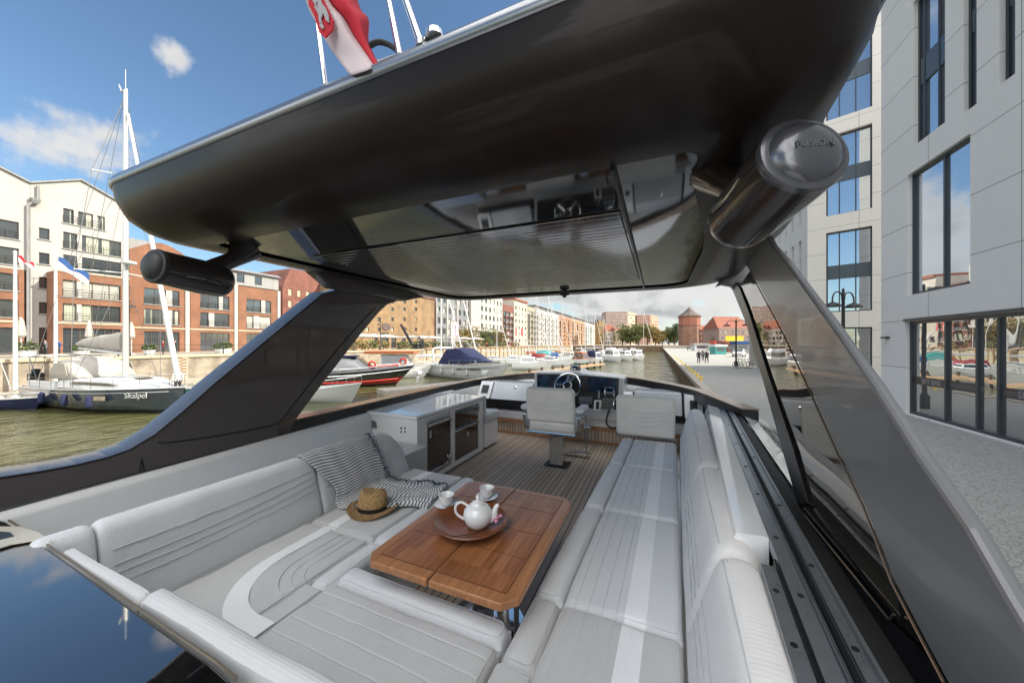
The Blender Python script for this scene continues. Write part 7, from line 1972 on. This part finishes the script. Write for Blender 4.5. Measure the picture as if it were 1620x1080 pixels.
# marina: small boats one by one, (u,v) is the waterline at the stern
mb_list = [
 (822, 584, 8.5, .1, 'white motor boat with pink and grey fenders, just right of the navy covered cruiser', dict(cab=(.2, .6, 1.0, 2.1))),
 (862, 579, 9.0, -.15, 'white cabin boat lying bow out with its hull broadside, left of the orange boat', dict(cab=(.15, .5, 1.1, 1.9))),
 (912, 577, 8.0, -.9, 'small orange cabin boat with a green and white hull', dict(mc=M['orange'], stripe=M['green'], cab=(.2, .8, 1.0, 2.6))),
 (934, 576, 8.0, -.9, 'white wheelhouse boat with a dark blue canopy, right of the orange boat', dict(cab=(.2, .75, 1.0, 2.6), canvas=((.8, 4.2, 1.6, 2.9), M['navy']))),
 (962, 571, 10.0, -1.0, 'tall white flybridge boat in the middle of the marina', dict(cab=(.15, .7, 1.2, 2.8), fly=True)),
 (984, 569, 10.0, -1.1, 'white cruiser with dark windows and a radar arch, left of the outermost one', dict(cab=(.2, .65, 1.2, 2.4), arch=True)),
 (1004, 568.5, 9.0, -1.15, 'white cruiser at the outer end of the marina jetty', dict(cab=(.2, .65, 1.2, 2.5), canvas=((.3, 3.0, 1.2, 2.6), M['canvas']))),
 (846, 568, 8.0, .2, 'white boat with a turquoise cover in the second row', dict(cab=None, canvas=((1, 6, 1.0, 2.2), M['teal']))),
 (880, 566, 9.0, .1, 'white boat with a brown canopy in the second row', dict(cab=(.3, .6, 1.0, 2.0), canvas=((.5, 3.2, 1.3, 2.4), M['wood']))),
 (905, 565, 9.0, .2, 'low white sailing hull behind the orange boat', dict(cab=(.35, .65, 1.0, 1.5))),
 (925, 563, 9.0, .1, 'white boat with a grey sprayhood, third row left', dict(cab=(.3, .65, 1.0, 1.7), canvas=((1.5, 3.5, 1.4, 2.3), M['cloth_grey']))),
 (948, 561, 9.0, .1, 'white boat low in the water, third row', dict(cab=(.3, .65, 1.0, 1.8))),
 (970, 559, 10.0, .1, 'cream hulled boat, fourth row', dict(mh=M['beige'], cab=(.3, .65, 1.0, 2.0))),
 (992, 557.5, 10.0, .1, 'white boat beside the far sailing yacht', dict(cab=(.3, .65, 1.0, 2.1))),
 (840, 574, 8.0, .15, 'small white boat with a red canopy between the two white motor boats', dict(cab=None, canvas=((1, 4.5, 1.0, 2.1), M['hullred']))),
 (874, 571.5, 7.5, .1, 'small white boat with a blue canopy just behind the broadside white one', dict(cab=(.3, .6, 1.0, 1.7), canvas=((.5, 2.6, 1.2, 2.1), M['bluec']))),
 (893, 570, 7.5, -.4, 'small dark hulled boat with a cream cabin left of the orange boat', dict(mh=M['hullgrey'], mc=M['cream'], cab=(.2, .6, 1.0, 2.1))),
 (856, 563, 8.0, .1, 'white boat with a navy cover in the third row', dict(cab=None, canvas=((1, 5, 1.0, 2.0), M['navy']))),
 (832, 566, 8.0, .1, 'white boat with an orange cover in the second row near the beige building', dict(cab=None, canvas=((1, 5, 1.0, 2.0), M['orange']))),
 (915, 560.5, 8.0, .1, 'boat with a dark green hull in the fourth row', dict(mh=M['green'], cab=(.3, .6, 1.0, 1.8))),
 (937, 566, 8.0, .1, 'boat with a pale wooden cabin behind the blue canopied one', dict(mc=M['wood'], cab=(.25, .65, 1.0, 2.2))),
 (980, 562, 8.0, .1, 'white boat with a black windscreen behind the radar arch cruiser', dict(mc=M['hullgrey'], cab=(.3, .6, 1.0, 1.9))),
 (800, 577, 8.0, .2, 'white boat whose bow peeps out left of the covered cruiser cabin', dict(cab=(.3, .6, 1.0, 1.8))),
]
for (u, v, L_, h_, lab, kw) in mb_list:
    p = P2(u, v)
    motor_boat(lab, p + Vector((-math.cos(h_) * 1, -math.sin(h_) * 1)), h_, L=L_ * .8, B=L_ * .29, hs=1.05, hb=1.45, group='boats moored in the marina', **kw)
def sail_boat(lab, p, hdg, L=9, mast=12, jib=True, hullm=None, group='sailing boats in the marina'):
    R = thing('sailing_boat', lab, 'sailing boat', group=group)
    rows = hull(R, L, L * .31, .95, 1.2, hullm or M['gel'])
    cabin(R, L * .35, L * .7, L * .19, .95, 1.45, M['white'], slope_f=.8)
    xm = L * .6; r_ = max(.06, mast * .007)
    b = MB(); b.tube([(xm, 0, 1.2), (xm, 0, mast)], [r_, r_ * .7], 6); b.tube([(xm, 0, 2.3), (L * .2, 0, 2.4)], r_ * .8, 6); b.tube([(xm, -L * .1, mast * .55), (xm, L * .1, mast * .55)], r_ * .4, 4); b.build('mast', M['white'], R)
    b = MB(); b.tube([(xm, 0, mast * .95), (L * .97, 0, 1.4)], [r_ * .6, r_ * 1.1], 6); b.tube([(xm, 0, 2.45), (L * .22, 0, 2.5)], r_ * 1.7, 6); b.build('furled_sail', M['white'] if jib else M['bluec'], R)
    b = MB()
    for sg in (-1, 1): b.tube([(xm, 0, mast * .97), (xm, sg * L * .1, mast * .55), (xm, sg * L * .14, 1.1)], r_ * .12, 3)
    b.tube([(xm, 0, mast), (.2, 0, 1.1)], r_ * .12, 3); b.build('rigging', M['zinc'], R)
    place(R, p, hdg)
for (u, v, d_h, L_, m_, lab) in [
    (698, 590, .2, 10, 16, 'sailing boat whose white mast stands in front of the tan granary corner'),
    (716, 588, .3, 11, 18, 'sailing boat with a thick slanting furled foresail in front of the grey office'),
    (786, 573, .1, 9, 13, 'sailing boat with a mast in front of the white office grid'),
    (818, 571, .2, 9, 14.5, 'sailing boat in front of the beige building with the red flag'),
    (848, 569, .1, 10, 17, 'sailing boat with the tallest of the marina masts, left of the balconied houses'),
    (867, 568, .1, 10, 18, 'sailing boat in front of the white balcony house'),
    (873, 567, .2, 9, 16, 'sailing boat close beside another in front of the white balcony house'),
    (889, 566, .1, 9, 15, 'sailing boat with its mast at the edge of the orange house'),
    (905, 564, .2, 9, 15, 'sailing boat with its mast against the orange house'),
    (926, 562, .1, 9, 16, 'sailing boat with its mast against the light orange house end'),
    (941, 560, .1, 9, 17, 'sailing boat with its mast against the pale green house'),
    (1018, 554.5, .08, 16, 24, 'large white sailing yacht lying broadside at the far end of the canal'),
    (955, 559, .1, 9, 16, 'sailing boat with its mast left of the far apartment blocks')]:
    q = P2(u, v); sail_boat(lab, q + Vector((-L_ * .6 * math.cos(d_h), -L_ * .6 * math.sin(d_h))), d_h, L_, m_)
# wooden jetty of the marina
R = thing('jetty', 'brown wooden jetty on piles in front of the small marina boats', 'jetty', (at(880, 586, z=.5).x, at(880, 586, z=.5).y, 0))
b = MB(); A, B2_ = at(838, 590.5, z=.5), at(950, 575.5, z=.5); ux = (B2_ - A).normalized(); nx = Vector((-ux.y, ux.x, 0)); b.obox((A + B2_) / 2, ux * ((B2_ - A).length / 2), nx * .9, (0, 0, .12)); b.build('walkway', M['wood'], R, smooth=0)
for k in range(9): b = MB(); p = A.lerp(B2_, k / 8); b.lathe([(.2, -1.2), (.2, .9)], (p.x, p.y, .2), n=8); b.build('pile', M['piling'], R)
# a teal hull at the foot of the left quay and a small dark one beyond the stern
motor_boat('low teal hulled boat moored against the quay wall right of the sailing yacht', P2(268, 626) + Vector((-3, -.5)), .2, L=7, B=2.2, hs=.55, hb=.8, mh=M['teal'], cab=None, railh=.3)
motor_boat('low dark navy hull just behind the stern of the grey sailing yacht', P2(-10, 640), .12, L=6, B=2.4, hs=.6, hb=.8, mh=M['navy'], cab=None, railh=.3)

# =================================================================== QUAYSIDE FURNITURE
def fence(lab, x, y0, y1, step, z, h=1.12):
    R = thing('railing', lab, 'railing', (x, (y0 + y1) / 2, z))
    b = MB()
    for zz in (h, h * .55, h * .15): b.tube([(x, y0, z + zz), (x, y1, z + zz)], .022, 5)
    b.build('rail', M['iron'], R)
    y = y0
    while y <= y1 + .01:
        q = MB(); q.box((x - .045, y - .045, z), (x + .045, y + .045, z + h + .06)); q.build('post', M['iron'], R, smooth=0); y += step
fence('black iron railing along the left quay edge behind the grey sailing yacht', -48.3, -2, 60, 4.35, QL + .03)
fence('black iron railing along the timber quay in front of the granary', -48.3, 63, 150, 3.5, QL + .2)
def person(lab, p, facing, top, legs, pose=0, hair=None, h=1.72, carry=False):
    """one continuous skinned body; p = feet"""
    V = [(0, 0, .95), (0, 0, 1.18), (0, 0.01, 1.42), (0, 0.0, 1.52), (0, .01, 1.62), (0, .01, 1.70)]
    E = [(0, 1), (1, 2), (2, 3), (3, 4), (4, 5)]; Rr = [(.16, .12), (.15, .11), (.17, .11), (.06, .06), (.095, .105), (.075, .085)]
    for s in (-1, 1):
        o = len(V); st = .16 * s * pose
        V += [(.10 * s, 0, .88), (.11 * s, st, .48), (.12 * s, st * 1.5 - .02, .08), (.12 * s, st * 1.5 + .12, .04)]
        E += [(0, o), (o, o + 1), (o + 1, o + 2), (o + 2, o + 3)]; Rr += [(.105, .105), (.07, .075), (.05, .05), (.045, .035)]
        o = len(V); V += [(.20 * s, 0, 1.40), (.26 * s, -.04 - st * .5, 1.14), (.25 * s, .08 - st, .92), (.245 * s, .12 - st, .84)]
        E += [(2, o), (o, o + 1), (o + 1, o + 2), (o + 2, o + 3)]; Rr += [(.07, .07), (.052, .052), (.04, .04), (.035, .045)]
    me = bpy.data.meshes.new('skel'); me.from_pydata(V, E, []); o = bpy.data.objects.new('skel', me); col.objects.link(o)
    md = o.modifiers.new('Skin', 'SKIN'); md.use_smooth_shade = True
    for i, r in enumerate(Rr): me.skin_vertices[0].data[i].radius = r
    me.skin_vertices[0].data[0].use_root = True
    o.modifiers.new('Subdivision', 'SUBSURF').levels = 1
    dg = bpy.context.evaluated_depsgraph_get(); nm = bpy.data.meshes.new_from_object(o.evaluated_get(dg)); bpy.data.objects.remove(o)
    nm.name = 'person'; nm.materials.clear()
    for m in (top, legs, M['skin'], hair or M['cloth_dark']): nm.materials.append(m)
    for f in nm.polygons:
        c = f.center
        if c.z > 1.66 or (c.z > 1.56 and c.y < -.02): f.material_index = 3
        elif c.z > 1.49: f.material_index = 2
        elif abs(c.x) > .18 and c.z < .90 and c.z > .7: f.material_index = 2
        elif c.z < .94: f.material_index = 1
    P_ = bpy.data.objects.new('person', nm); col.objects.link(P_); P_.location = p; P_.rotation_euler = (0, 0, facing); P_.scale = (h / 1.78,) * 3
    tag(P_, lab, 'person'); return P_
def PZ(u, v, z): return at(u, v, z=z)
person('person in a dark jacket walking along the quay, left of the three', PZ(1105.5, 574.6, QR), -.1, M['cloth_dark'], M['cloth_dark'], 1)
person('person in black walking away along the quay, right of the three', PZ(1118, 574.6, QR), .1, M['cloth_dark'], M['cloth_dark'], -1)
person('person with a grey top walking ahead between the two in dark clothes', PZ(1112, 571.0, QR), 0, M['cloth_grey'], M['cloth_dark'], 1)
for (u, v, lab) in ((1091, 553.6, 'distant person near the foot of the old tower'), (1096, 553.2, 'distant person in front of the tower door'), (1088, 554.6, 'distant person furthest left on the far quay')):
    person(lab, PZ(u, v, QR), 0, M['cloth_grey'], M['cloth_dark'], 1)
pp = person('dark haired person in a white shirt on the foredeck of the grey sailing yacht', (0, 0, 0), math.pi * .5, M['cloth_white'], M['cloth_dark'], 0)
_ax = (bow - stern).normalized(); pp.location = (stern.x + _ax.x * 12.6, stern.y + _ax.y * 12.6 + .5, 1.02)
for (u, v, lab, m_) in ((1, 0, 'person standing at the cafe entrance of the white building', M['cloth_white']), (72, 557, 'person in grey standing by the planter outside the white building', M['cloth_grey']), (92, 556, 'person in light blue near the corner of the brick bay', M['bluec']), (277, 556, 'person in black by the railing outside the brick row', M['cloth_dark']), (258, 556.5, 'person in dark red by the parasol outside the brick row', M['hullred']), (735, 552, 'person in grey strolling on the timber quay', M['cloth_grey']), (770, 551, 'person in red strolling on the timber quay', M['red'])):
    if u == 1: continue
    person(lab, gp(u, -52, QL), random.uniform(0, 6), m_, M['cloth_dark'], 0)
# planters
def planter(lab, u, v, r=.6, h=.8, m=None, z=QL, flowers=None, X=None):
    p = gp(u, X or -51, z)
    R = thing('planter', lab, 'planter', (p.x, p.y, z), 'planters on the quays')
    b = MB(); b.lathe([(r * .75, 0), (r, h), (r * .9, h), (r * .85, h - .08)], (p.x, p.y, z), n=14); b.build('tub', m or M['white'], R)
    leaves((p.x, p.y, z + h + r * .45), (r * 1.15, r * 1.15, r * .75), 160, .16, M['grass'], R, 'foliage')
def leaves(c, rad3, n, s, m, par, nm, seed=None, clumps=None):
    rn = random.Random(seed if seed is not None else hash(nm + str(n)) % 1000)
    mb = MB(); c = Vector(c)
    for k in range(n):
        if clumps:
            cc, cr = clumps[rn.randrange(len(clumps))]
        else: cc, cr = Vector((0, 0, 0)), 1
        while True:
            d = Vector((rn.uniform(-1, 1), rn.uniform(-1, 1), rn.uniform(-1, 1)))
            if d.length < 1: break
        d = d.normalized() * (d.length ** .5)
        p = c + Vector(((cc.x + d.x * cr) * rad3[0], (cc.y + d.y * cr) * rad3[1], (cc.z + d.z * cr) * rad3[2]))
        a = Vector((rn.uniform(-1, 1), rn.uniform(-1, 1), rn.uniform(-.6, .6))).normalized(); bq = a.cross(Vector((rn.uniform(-1, 1), rn.uniform(-1, 1), rn.uniform(-1, 1)))).normalized()
        q = s * rn.uniform(.6, 1.3)
        mb.add([p - a * q, p - bq * q * .6, p + a * q, p + bq * q * .6], [(0, 1, 2, 3)], 0)
    return mb.build(nm, m, par, smooth=0)
def tree(lab, p, h, w, m, seed=0, group=None, n=900, s=.5, trunk=.35):
    rn = random.Random(seed); z = p[2]
    R = thing('tree', lab, 'tree', p, group)
    b = MB(); t0 = Vector(p); tops = []
    b.tube([t0, t0 + Vector((.1, 0, h * trunk)), t0 + Vector((0, .1, h * .75))], [h * .03, h * .022, h * .008], 7)
    for k in range(6):
        a = rn.uniform(0, 6.28); e = t0 + Vector((math.cos(a) * w * .36, math.sin(a) * w * .36, h * rn.uniform(.55, .85))); b.tube([t0 + Vector((0, 0, h * trunk * rn.uniform(.8, 1.2))), (t0 + e) / 2 + Vector((0, 0, h * .16)), e], [h * .013, h * .009, h * .004], 5); tops.append(e)
    b.build('trunk', M['bark'], R)
    cl = [(Vector((rn.uniform(-.62, .62), rn.uniform(-.62, .62), rn.uniform(-.6, .65))), rn.uniform(.25, .48)) for _ in range(13)]
    leaves((p[0], p[1], z + h * .54), (w / 2, w / 2, h * .48), n, s, m, R, 'crown', seed, cl)
    return R
planter('tub with yellow green flowers behind the leftmost flagpole', 41, 557, .62, .7)
planter('white tub with bright green plants at the stern of the grey sailing yacht', 129, 566, .55, .6)
planter('pale tub with yellow flowers outside the brick row', 236, 556, .5, .6)
planter('white tub with a leafy bush outside the brick row', 350, 555, .7, .6)
planter('blue white tub partly behind the port pillar edge', 358, 556, .6, .7)
# closed cream parasols
def parasol(lab, p, h=3.0, open_=False, w=3.2, m=None, group=None):
    R = thing('parasol', lab, 'parasol', p, group); x, y, z = p
    b = MB(); b.tube([(x, y, z), (x, y, z + h)], .045, 6); b.lathe([(.4, 0), (.4, .08)], (x, y, z), n=10); b.build('pole', M['iron'] if open_ else M['white'], R)
    b = MB()
    if open_: b.lathe([(w / 2, h - .75), (w / 2, h - .55), (w * .25, h - .2), (.05, h + .05)], (x, y, z), n=8)
    else: b.lathe([(.20, h - 2.0), (.34, h - 1.8), (.26, h - 1.0), (.16, h - .35), (.03, h)], (x, y, z), n=9)
    b.build('canopy', m or M['canvas'], R, smooth=0); return R
for (u, lab) in ((33.5, 'closed cream parasol beside the leftmost flagpole'), (141, 'closed cream parasol in front of the brick bay shopfront'), (208, 'closed cream parasol just right of the mast')): 
    q = gp(u, -58, QL); parasol(lab, q, 3.9)
g0 = None
for k, u in enumerate((556, 572, 590, 612, 652, 668, 684, 700, 716, 734, 752)):
    q = gp(u, -56, QL)
    parasol(('open white parasol outside the granary, number %s from the port pillar' % ['one', 'two', 'three', 'four', 'five', 'six', 'seven', 'eight', 'nine', 'ten', 'eleven'][k]), q, 3.3, True, 6.4, M['offwhite'], 'open white parasols on the quay')
for k, (u, m_) in enumerate(((566, 'leafa'), (584, 'leaf'), (603, 'leafa'), (640, 'leaf'), (660, 'leaf'), (677, 'grass'), (694, 'leaf'), (722, 'leafa'), (742, 'leaf'), (758, 'leaf'), (775, 'grass'), (795, 'leaf'), (815, 'leafa'))):
    q = gp(u, -52.5, QL); R = thing('shrub', 'shrub in the hedge row on the timber quay, %s from the left' % ['first', 'second', 'third', 'fourth', 'fifth', 'sixth', 'seventh', 'eighth', 'ninth', 'tenth', 'eleventh', 'twelfth', 'last'][k], 'shrub', q, 'shrubs on the timber quay')
    leaves((q.x, q.y, QL + .9), (1.7, 1.7, .95), 170, .32, M[m_], R, 'foliage', k); b = MB(); b.box((q.x - 1.2, q.y - 1.2, QL), (q.x + 1.2, q.y + 1.2, QL + .4)); b.build('trough', M['wood'], R, smooth=0)
# flagpoles on the left
def flagpole(lab, u, vtop, m, w=1.9, X=-47.3, uv=None, v0=572, z0=QL):
    p = at(u, v0, X=X); t = at(u, vtop, X=X)
    R = thing('flagpole', lab, 'flagpole', (p.x, p.y, z0)); b = MB(); b.tube([(p.x, p.y, z0 - 2.4), (p.x, p.y, t.z)], [.14, .09], 8); b.lathe([(.13, 0), (.05, .2)], (p.x, p.y, t.z), n=8); b.build('pole', M['white'], R)
    if m:
        b = MB(); rws = [[Vector((p.x + .1, p.y + w * j / 6 + .12, t.z - .2 - .55 * w * i / 4 - .12 * w * j + .12 * math.sin(j * 1.4 + i))) + Vector((.15 * math.sin(j * 1.5), 0, 0)) for i in range(5)] for j in range(7)]
        b.grid(rws); b.mi = [1 if (i % 4) >= 2 else 0 for i in range(len(b.f))]; b.build('flag', [m, M['flagw']], R, smooth=60)
    return R
flagpole('white flagpole with a small red pennant at the left edge', 24, 400, M['flagr'], w=.75)
flagpole('white flagpole with a blue and white flag above the stern of the sailing yacht', 88, 402, M['bluec'], w=1.7)
for (u, m_, lab) in ((714, M['pink'], 'flagpole with a tall pale pink banner, left of two'), (719, M['pink'], 'flagpole with a tall pale pink banner, right of two'), (815, M['red'], 'flagpole with a red banner in front of the beige building'), (824, M['flagr'], 'flagpole with a dark red banner in front of the beige building')):
    X = -52; p = at(u, 545, X=X); R = thing('flagpole', lab, 'flagpole', (p.x, p.y, QL)); t = at(u, 508 if u < 800 else 518, X=X)
    b = MB(); b.tube([(p.x, p.y, QL), (p.x, p.y, t.z)], .12, 6); b.build('pole', M['white'], R)
    b = MB(); b.box((p.x - .04, p.y + .15, at(u, 531, X=X).z), (p.x + .04, p.y + 2.0, t.z - .3)); b.build('banner', m_, R, smooth=0)
# crane sculpture on the quay
A = at(656, 550, X=-50); R = thing('crane', 'old black harbour crane with a slanting lattice jib on the timber quay', 'crane', (A.x, A.y, QL))
b = MB(); tip = at(634, 513, X=-50); base = at(652, 545, X=-50); b.tube([base, tip], [.34, .22], 6); b.tube([tip, at(668, 538, X=-50)], .06, 4); b.tube([tip.lerp(base, .4), at(668, 538, X=-50)], .05, 4); b.build('jib', M['cloth_dark'], R)
b = MB(); c = at(663, 543, X=-50); b.box((c.x - .6, c.y - 1.2, QL + .2), (c.x + .6, c.y + 1.2, QL + 1.2)); b.lathe([(.75, -.2), (.75, .2), (.2, .2), (.2, -.2)], (c.x + .7, c.y, QL + 1.5), (1, 0, 0), n=14); b.tube([(c.x, c.y - 1, QL + 1.2), (c.x, c.y, QL + 3.0), (c.x, c.y + 1, QL + 1.2)], .12, 5); b.lathe([(.9, 0), (.9, .3)], (c.x, c.y, QL), n=12); b.build('winding_gear', M['iron'], R, bevel=.1)
# street lamps
def lamp(lab, p, h, arm=.62, z0=QR, s=1, zr=0):
    R = thing('street_lamp', lab, 'street lamp', (p[0], p[1], z0), 'double armed street lamps'); x, y = p[0], p[1]
    ux, uy = math.cos(zr), math.sin(zr)
    b = MB(); b.lathe([(.16 * s, 0), (.15 * s, .5), (.075 * s, .6), (.055 * s, h - .3), (.075 * s, h - .25), (.05 * s, h - .1), (.05 * s, h + .12), (.02, h + .2)], (x, y, z0), n=10)
    for sg in (-1, 1): b.tube(spline([(x, y, z0 + h - .35), (x + ux * sg * arm * .25, y + uy * sg * arm * .25, z0 + h - .02), (x + ux * sg * arm * .75, y + uy * sg * arm * .75, z0 + h), (x + ux * sg * arm, y + uy * sg * arm, z0 + h - .22), (x + ux * sg * arm, y + uy * sg * arm, z0 + h - .42)], 4), .028 * s, 6)
    b.build('post', M['iron'], R)
    for sg in (-1, 1): q = MB(); q.lathe([(.30 * s, 0), (.30 * s, .03), (.22 * s, .13), (.07 * s, .19), (.04 * s, .22)], (x + ux * sg * arm, y + uy * sg * arm, z0 + h - .62), n=14); q.build('lamp_shade', M['iron'], R)
q = at(1334, 470, d=14.6); lamp('black double armed lamp post close in front of the modern building', (q.x, q.y), at(1334, 463, d=14.6).z - QR, zr=PHI + .25)
q = at(1164.5, 579, z=QR); lamp('black lamp post further along the quay beside parked bicycles', (q.x, q.y), 5.2, arm=.9, s=1.3)
# kerb side mooring bollards in yellow
ys = [27, 29.5, 32.2, 35.2, 38.5, 42.5, 47, 52, 58, 65, 74]
for k, yb in enumerate(ys):
    b = MB(); b.lathe([(.10, 0), (.07, .06), (.07, .2), (.12, .25), (.10, .3), (.02, .31)], (2.72, yb, QR + .005), n=12); o = b.build('bollard', M['yellow'])
    tag(o, 'yellow mooring bollard on the right quay kerb, %s from the camera' % ['nearest', 'second', 'third', 'fourth', 'fifth', 'sixth', 'seventh', 'eighth', 'ninth', 'tenth', 'farthest'][k], 'bollard', 'yellow bollards along the right quay kerb')
# stalls, vans and signs at the far right of the quay
def stall(lab, u0, u1, v, d, h, m1, m2, cat='kiosk', nm='kiosk'):
    A, B2_ = at(u0, 543, d=d), at(u1, 543, d=d); ux = (B2_ - A); L_ = ux.length; ux.normalize(); nx = Vector((-ux.y, ux.x, 0)); c = (A + B2_) / 2
    R = thing(nm, lab, cat, (c.x, c.y, QR)); b = MB(); b.obox((c.x, c.y, QR + h * .38), ux * L_ / 2, nx * 1.2, (0, 0, h * .38)); b.build('body', m1, R, smooth=0, bevel=.05)
    b = MB(); b.obox((c.x, c.y, QR + h * .88), ux * (L_ / 2 + .25), nx * 1.5, (0, 0, h * .12)); b.build('roof', m2, R, smooth=0, bevel=.08)
    b = MB(); b.obox(Vector((c.x, c.y, QR + h * .5)) - nx * 1.205, ux * L_ * .36, nx * .02, (0, 0, h * .16)); b.build('counter_opening', M['glassd'], R, smooth=0)
stall('small red roofed kiosk on the sunlit part of the quay', 1127, 1138, 0, 118, 3.4, M['beige'], M['red'])
stall('teal market stall in front of the red kiosk', 1127, 1144, 0, 82, 2.3, M['teal'], M['white'])
stall('pale red kiosk with a long roof beside the red one', 1139, 1150, 0, 112, 3.4, M['pink'], M['redtile'])
stall('brick red kiosk with a dark counter', 1146, 1159, 0, 100, 3.0, M['brickd'], M['redtile'])
stall('grey blue kiosk under the billboard', 1161, 1180, 0, 90, 3.2, M['roofgrey'], M['bluec'])
stall('white tented stall at the foot of the old tower', 1096, 1121, 0, 120, 2.6, M['white'], M['offwhite'])
def car(lab, p, hdg, m):
    R = thing('parked_car', lab, 'car'); pr_ = [(-2.1, .35), (-2.1, .85), (-1.6, 1.0), (-1.1, 1.45), (.5, 1.48), (1.1, 1.0), (2.0, .85), (2.1, .4), (1.7, .25), (-1.8, .25)]
    b = MB(); b.prism([(x, -.85, z) for (x, z) in pr_], (0, 1.7, 0)); b.build('body', m, R, smooth=0, bevel=.08, seg=3)
    b = MB(); b.prism([(-1.45, -.86, 1.0), (-1.05, -.86, 1.38), (.45, -.86, 1.40), (.95, -.86, 1.0)], (0, 1.72, 0)); b.prism([(.55, -.75, 1.44), (.55, .75, 1.44), (1.08, .78, 1.02), (1.08, -.78, 1.02)], (.02, 0, .02)); b.build('window', M['glassd'], R, smooth=0)
    for x in (-1.35, 1.3):
        for s in (-1, 1): q = MB(); q.lathe([(.32, -.1), (.33, .1)], (x, s * .8, .33), (0, 1, 0), n=16); q.build('wheel', M['rubber'], R)
    for s in (-.6, .6): q = MB(); q.box((2.06, s - .15, .62), (2.13, s + .15, .78)); q.build('headlight', M['chrome'], R, smooth=0)
    R.location = p; R.rotation_euler = (0, 0, hdg)
q = at(1169, 564, z=QR); car('white car parked beyond the second lamp post', (q.x, q.y, QR), -1.9, M['white'])
# bicycles
def bike(lab, p, hdg):
    R = thing('bicycle', lab, 'bicycle', group='bicycles by the second lamp post'); 
    for x in (-.5, .55):
        q = MB(); q.tube([Vector((x + .33 * math.cos(t), 0, .34 + .33 * math.sin(t))) for t in [2 * math.pi * k / 20 for k in range(20)]], .02, 5, closed=True)
        for k in range(6): t = k * math.pi / 6; q.tube([(x + .32 * math.cos(t), 0, .34 + .32 * math.sin(t)), (x - .32 * math.cos(t), 0, .34 - .32 * math.sin(t))], .005, 3)
        q.build('wheel', M['iron'], R)
    b = MB(); [b.tube(t, .02, 5) for t in ([(-.5, 0, .34), (-.1, 0, .32), (.35, 0, .82), (-.2, 0, .80), (-.5, 0, .34)], [(-.1, 0, .32), (-.24, 0, .95)], [(.55, 0, .34), (.36, 0, .98)], [(.36, -.25, 1.0), (.36, .25, 1.0)])]; b.build('frame', M['iron'], R)
    b = MB(); b.obox((-.25, 0, .97), (.13, 0, 0), (0, .06, 0), (0, 0, .03)); b.build('saddle', M['rubber'], R, smooth=0, bevel=.02)
    R.location = p; R.rotation_euler = (0, 0, hdg)
for k, (u, v) in enumerate(((1172, 582), (1177, 582.5))):
    q = at(u, v, z=QR); bike(['black bicycle parked next to the second lamp post', 'black bicycle parked nearer the white column'][k], (q.x, q.y, QR), .3)
# trees
for k, (u, d_, h_, w_, m_, lab) in enumerate([
    (985, 240, 15, 17, 'leaf', 'dark green tree left of the larger far block, beside the yellow house'),
    (997, 235, 13, 15, 'leaf', 'green tree in front of the lit flank of the larger far block'),
    (1010, 230, 15, 18, 'leaf', 'broad olive green tree between the two far blocks'),
    (1024, 232, 14, 17, 'leafa', 'yellowing tree below the smaller far block'),
    (1037, 240, 12, 15, 'leafa', 'brownish autumn tree right of the smaller far block'),
    (1048, 250, 12, 15, 'leafa', 'orange brown tree midway to the old tower'),
    (1058, 250, 13, 16, 'leaf', 'dark olive tree left of the tower'),
    (1067, 240, 16, 15, 'grass', 'bright green tree touching the left side of the old tower'),
    (1127, 190, 9, 8, 'grass', 'small light green tree right of the tower annex'),
    (1132, 175, 7, 7, 'leaf', 'small dark tree behind the red roofed kiosk'),
    (735, 120, 7, 7, 'leafa', 'small autumn tree in front of the grey office'),
    (752, 122, 7, 6, 'leafa', 'small golden tree in front of the white office'),
    (770, 130, 7, 7, 'leaf', 'small green tree in front of the white office shopfront'),
    (790, 135, 7, 7, 'leafa', 'small autumn tree at the corner of the white office')]):
    q = at(u, 543, d=d_); tree(lab, (q.x, q.y, QL), h_, w_, M[m_], seed=k, group='trees along the canal', n=1300, s=w_ * .04)
# hidden from view but seen in reflections: camera housing etc. are left out
for k, (u, v) in enumerate(((560, 549), (602, 549), (700, 549), (745, 549))):
    q = gp(u, -50, QL)
    lamp('slim black lamp post on the timber quay, %s of four' % ['first', 'second', 'third', 'last'][k], (q.x, q.y), 5.5, arm=.5, z0=QL)
q = gp(204, -50, QL); lamp('black lamp post right of the sailing yacht mast outside the brick row', (q.x, q.y), 5.6, arm=.6, z0=QL)
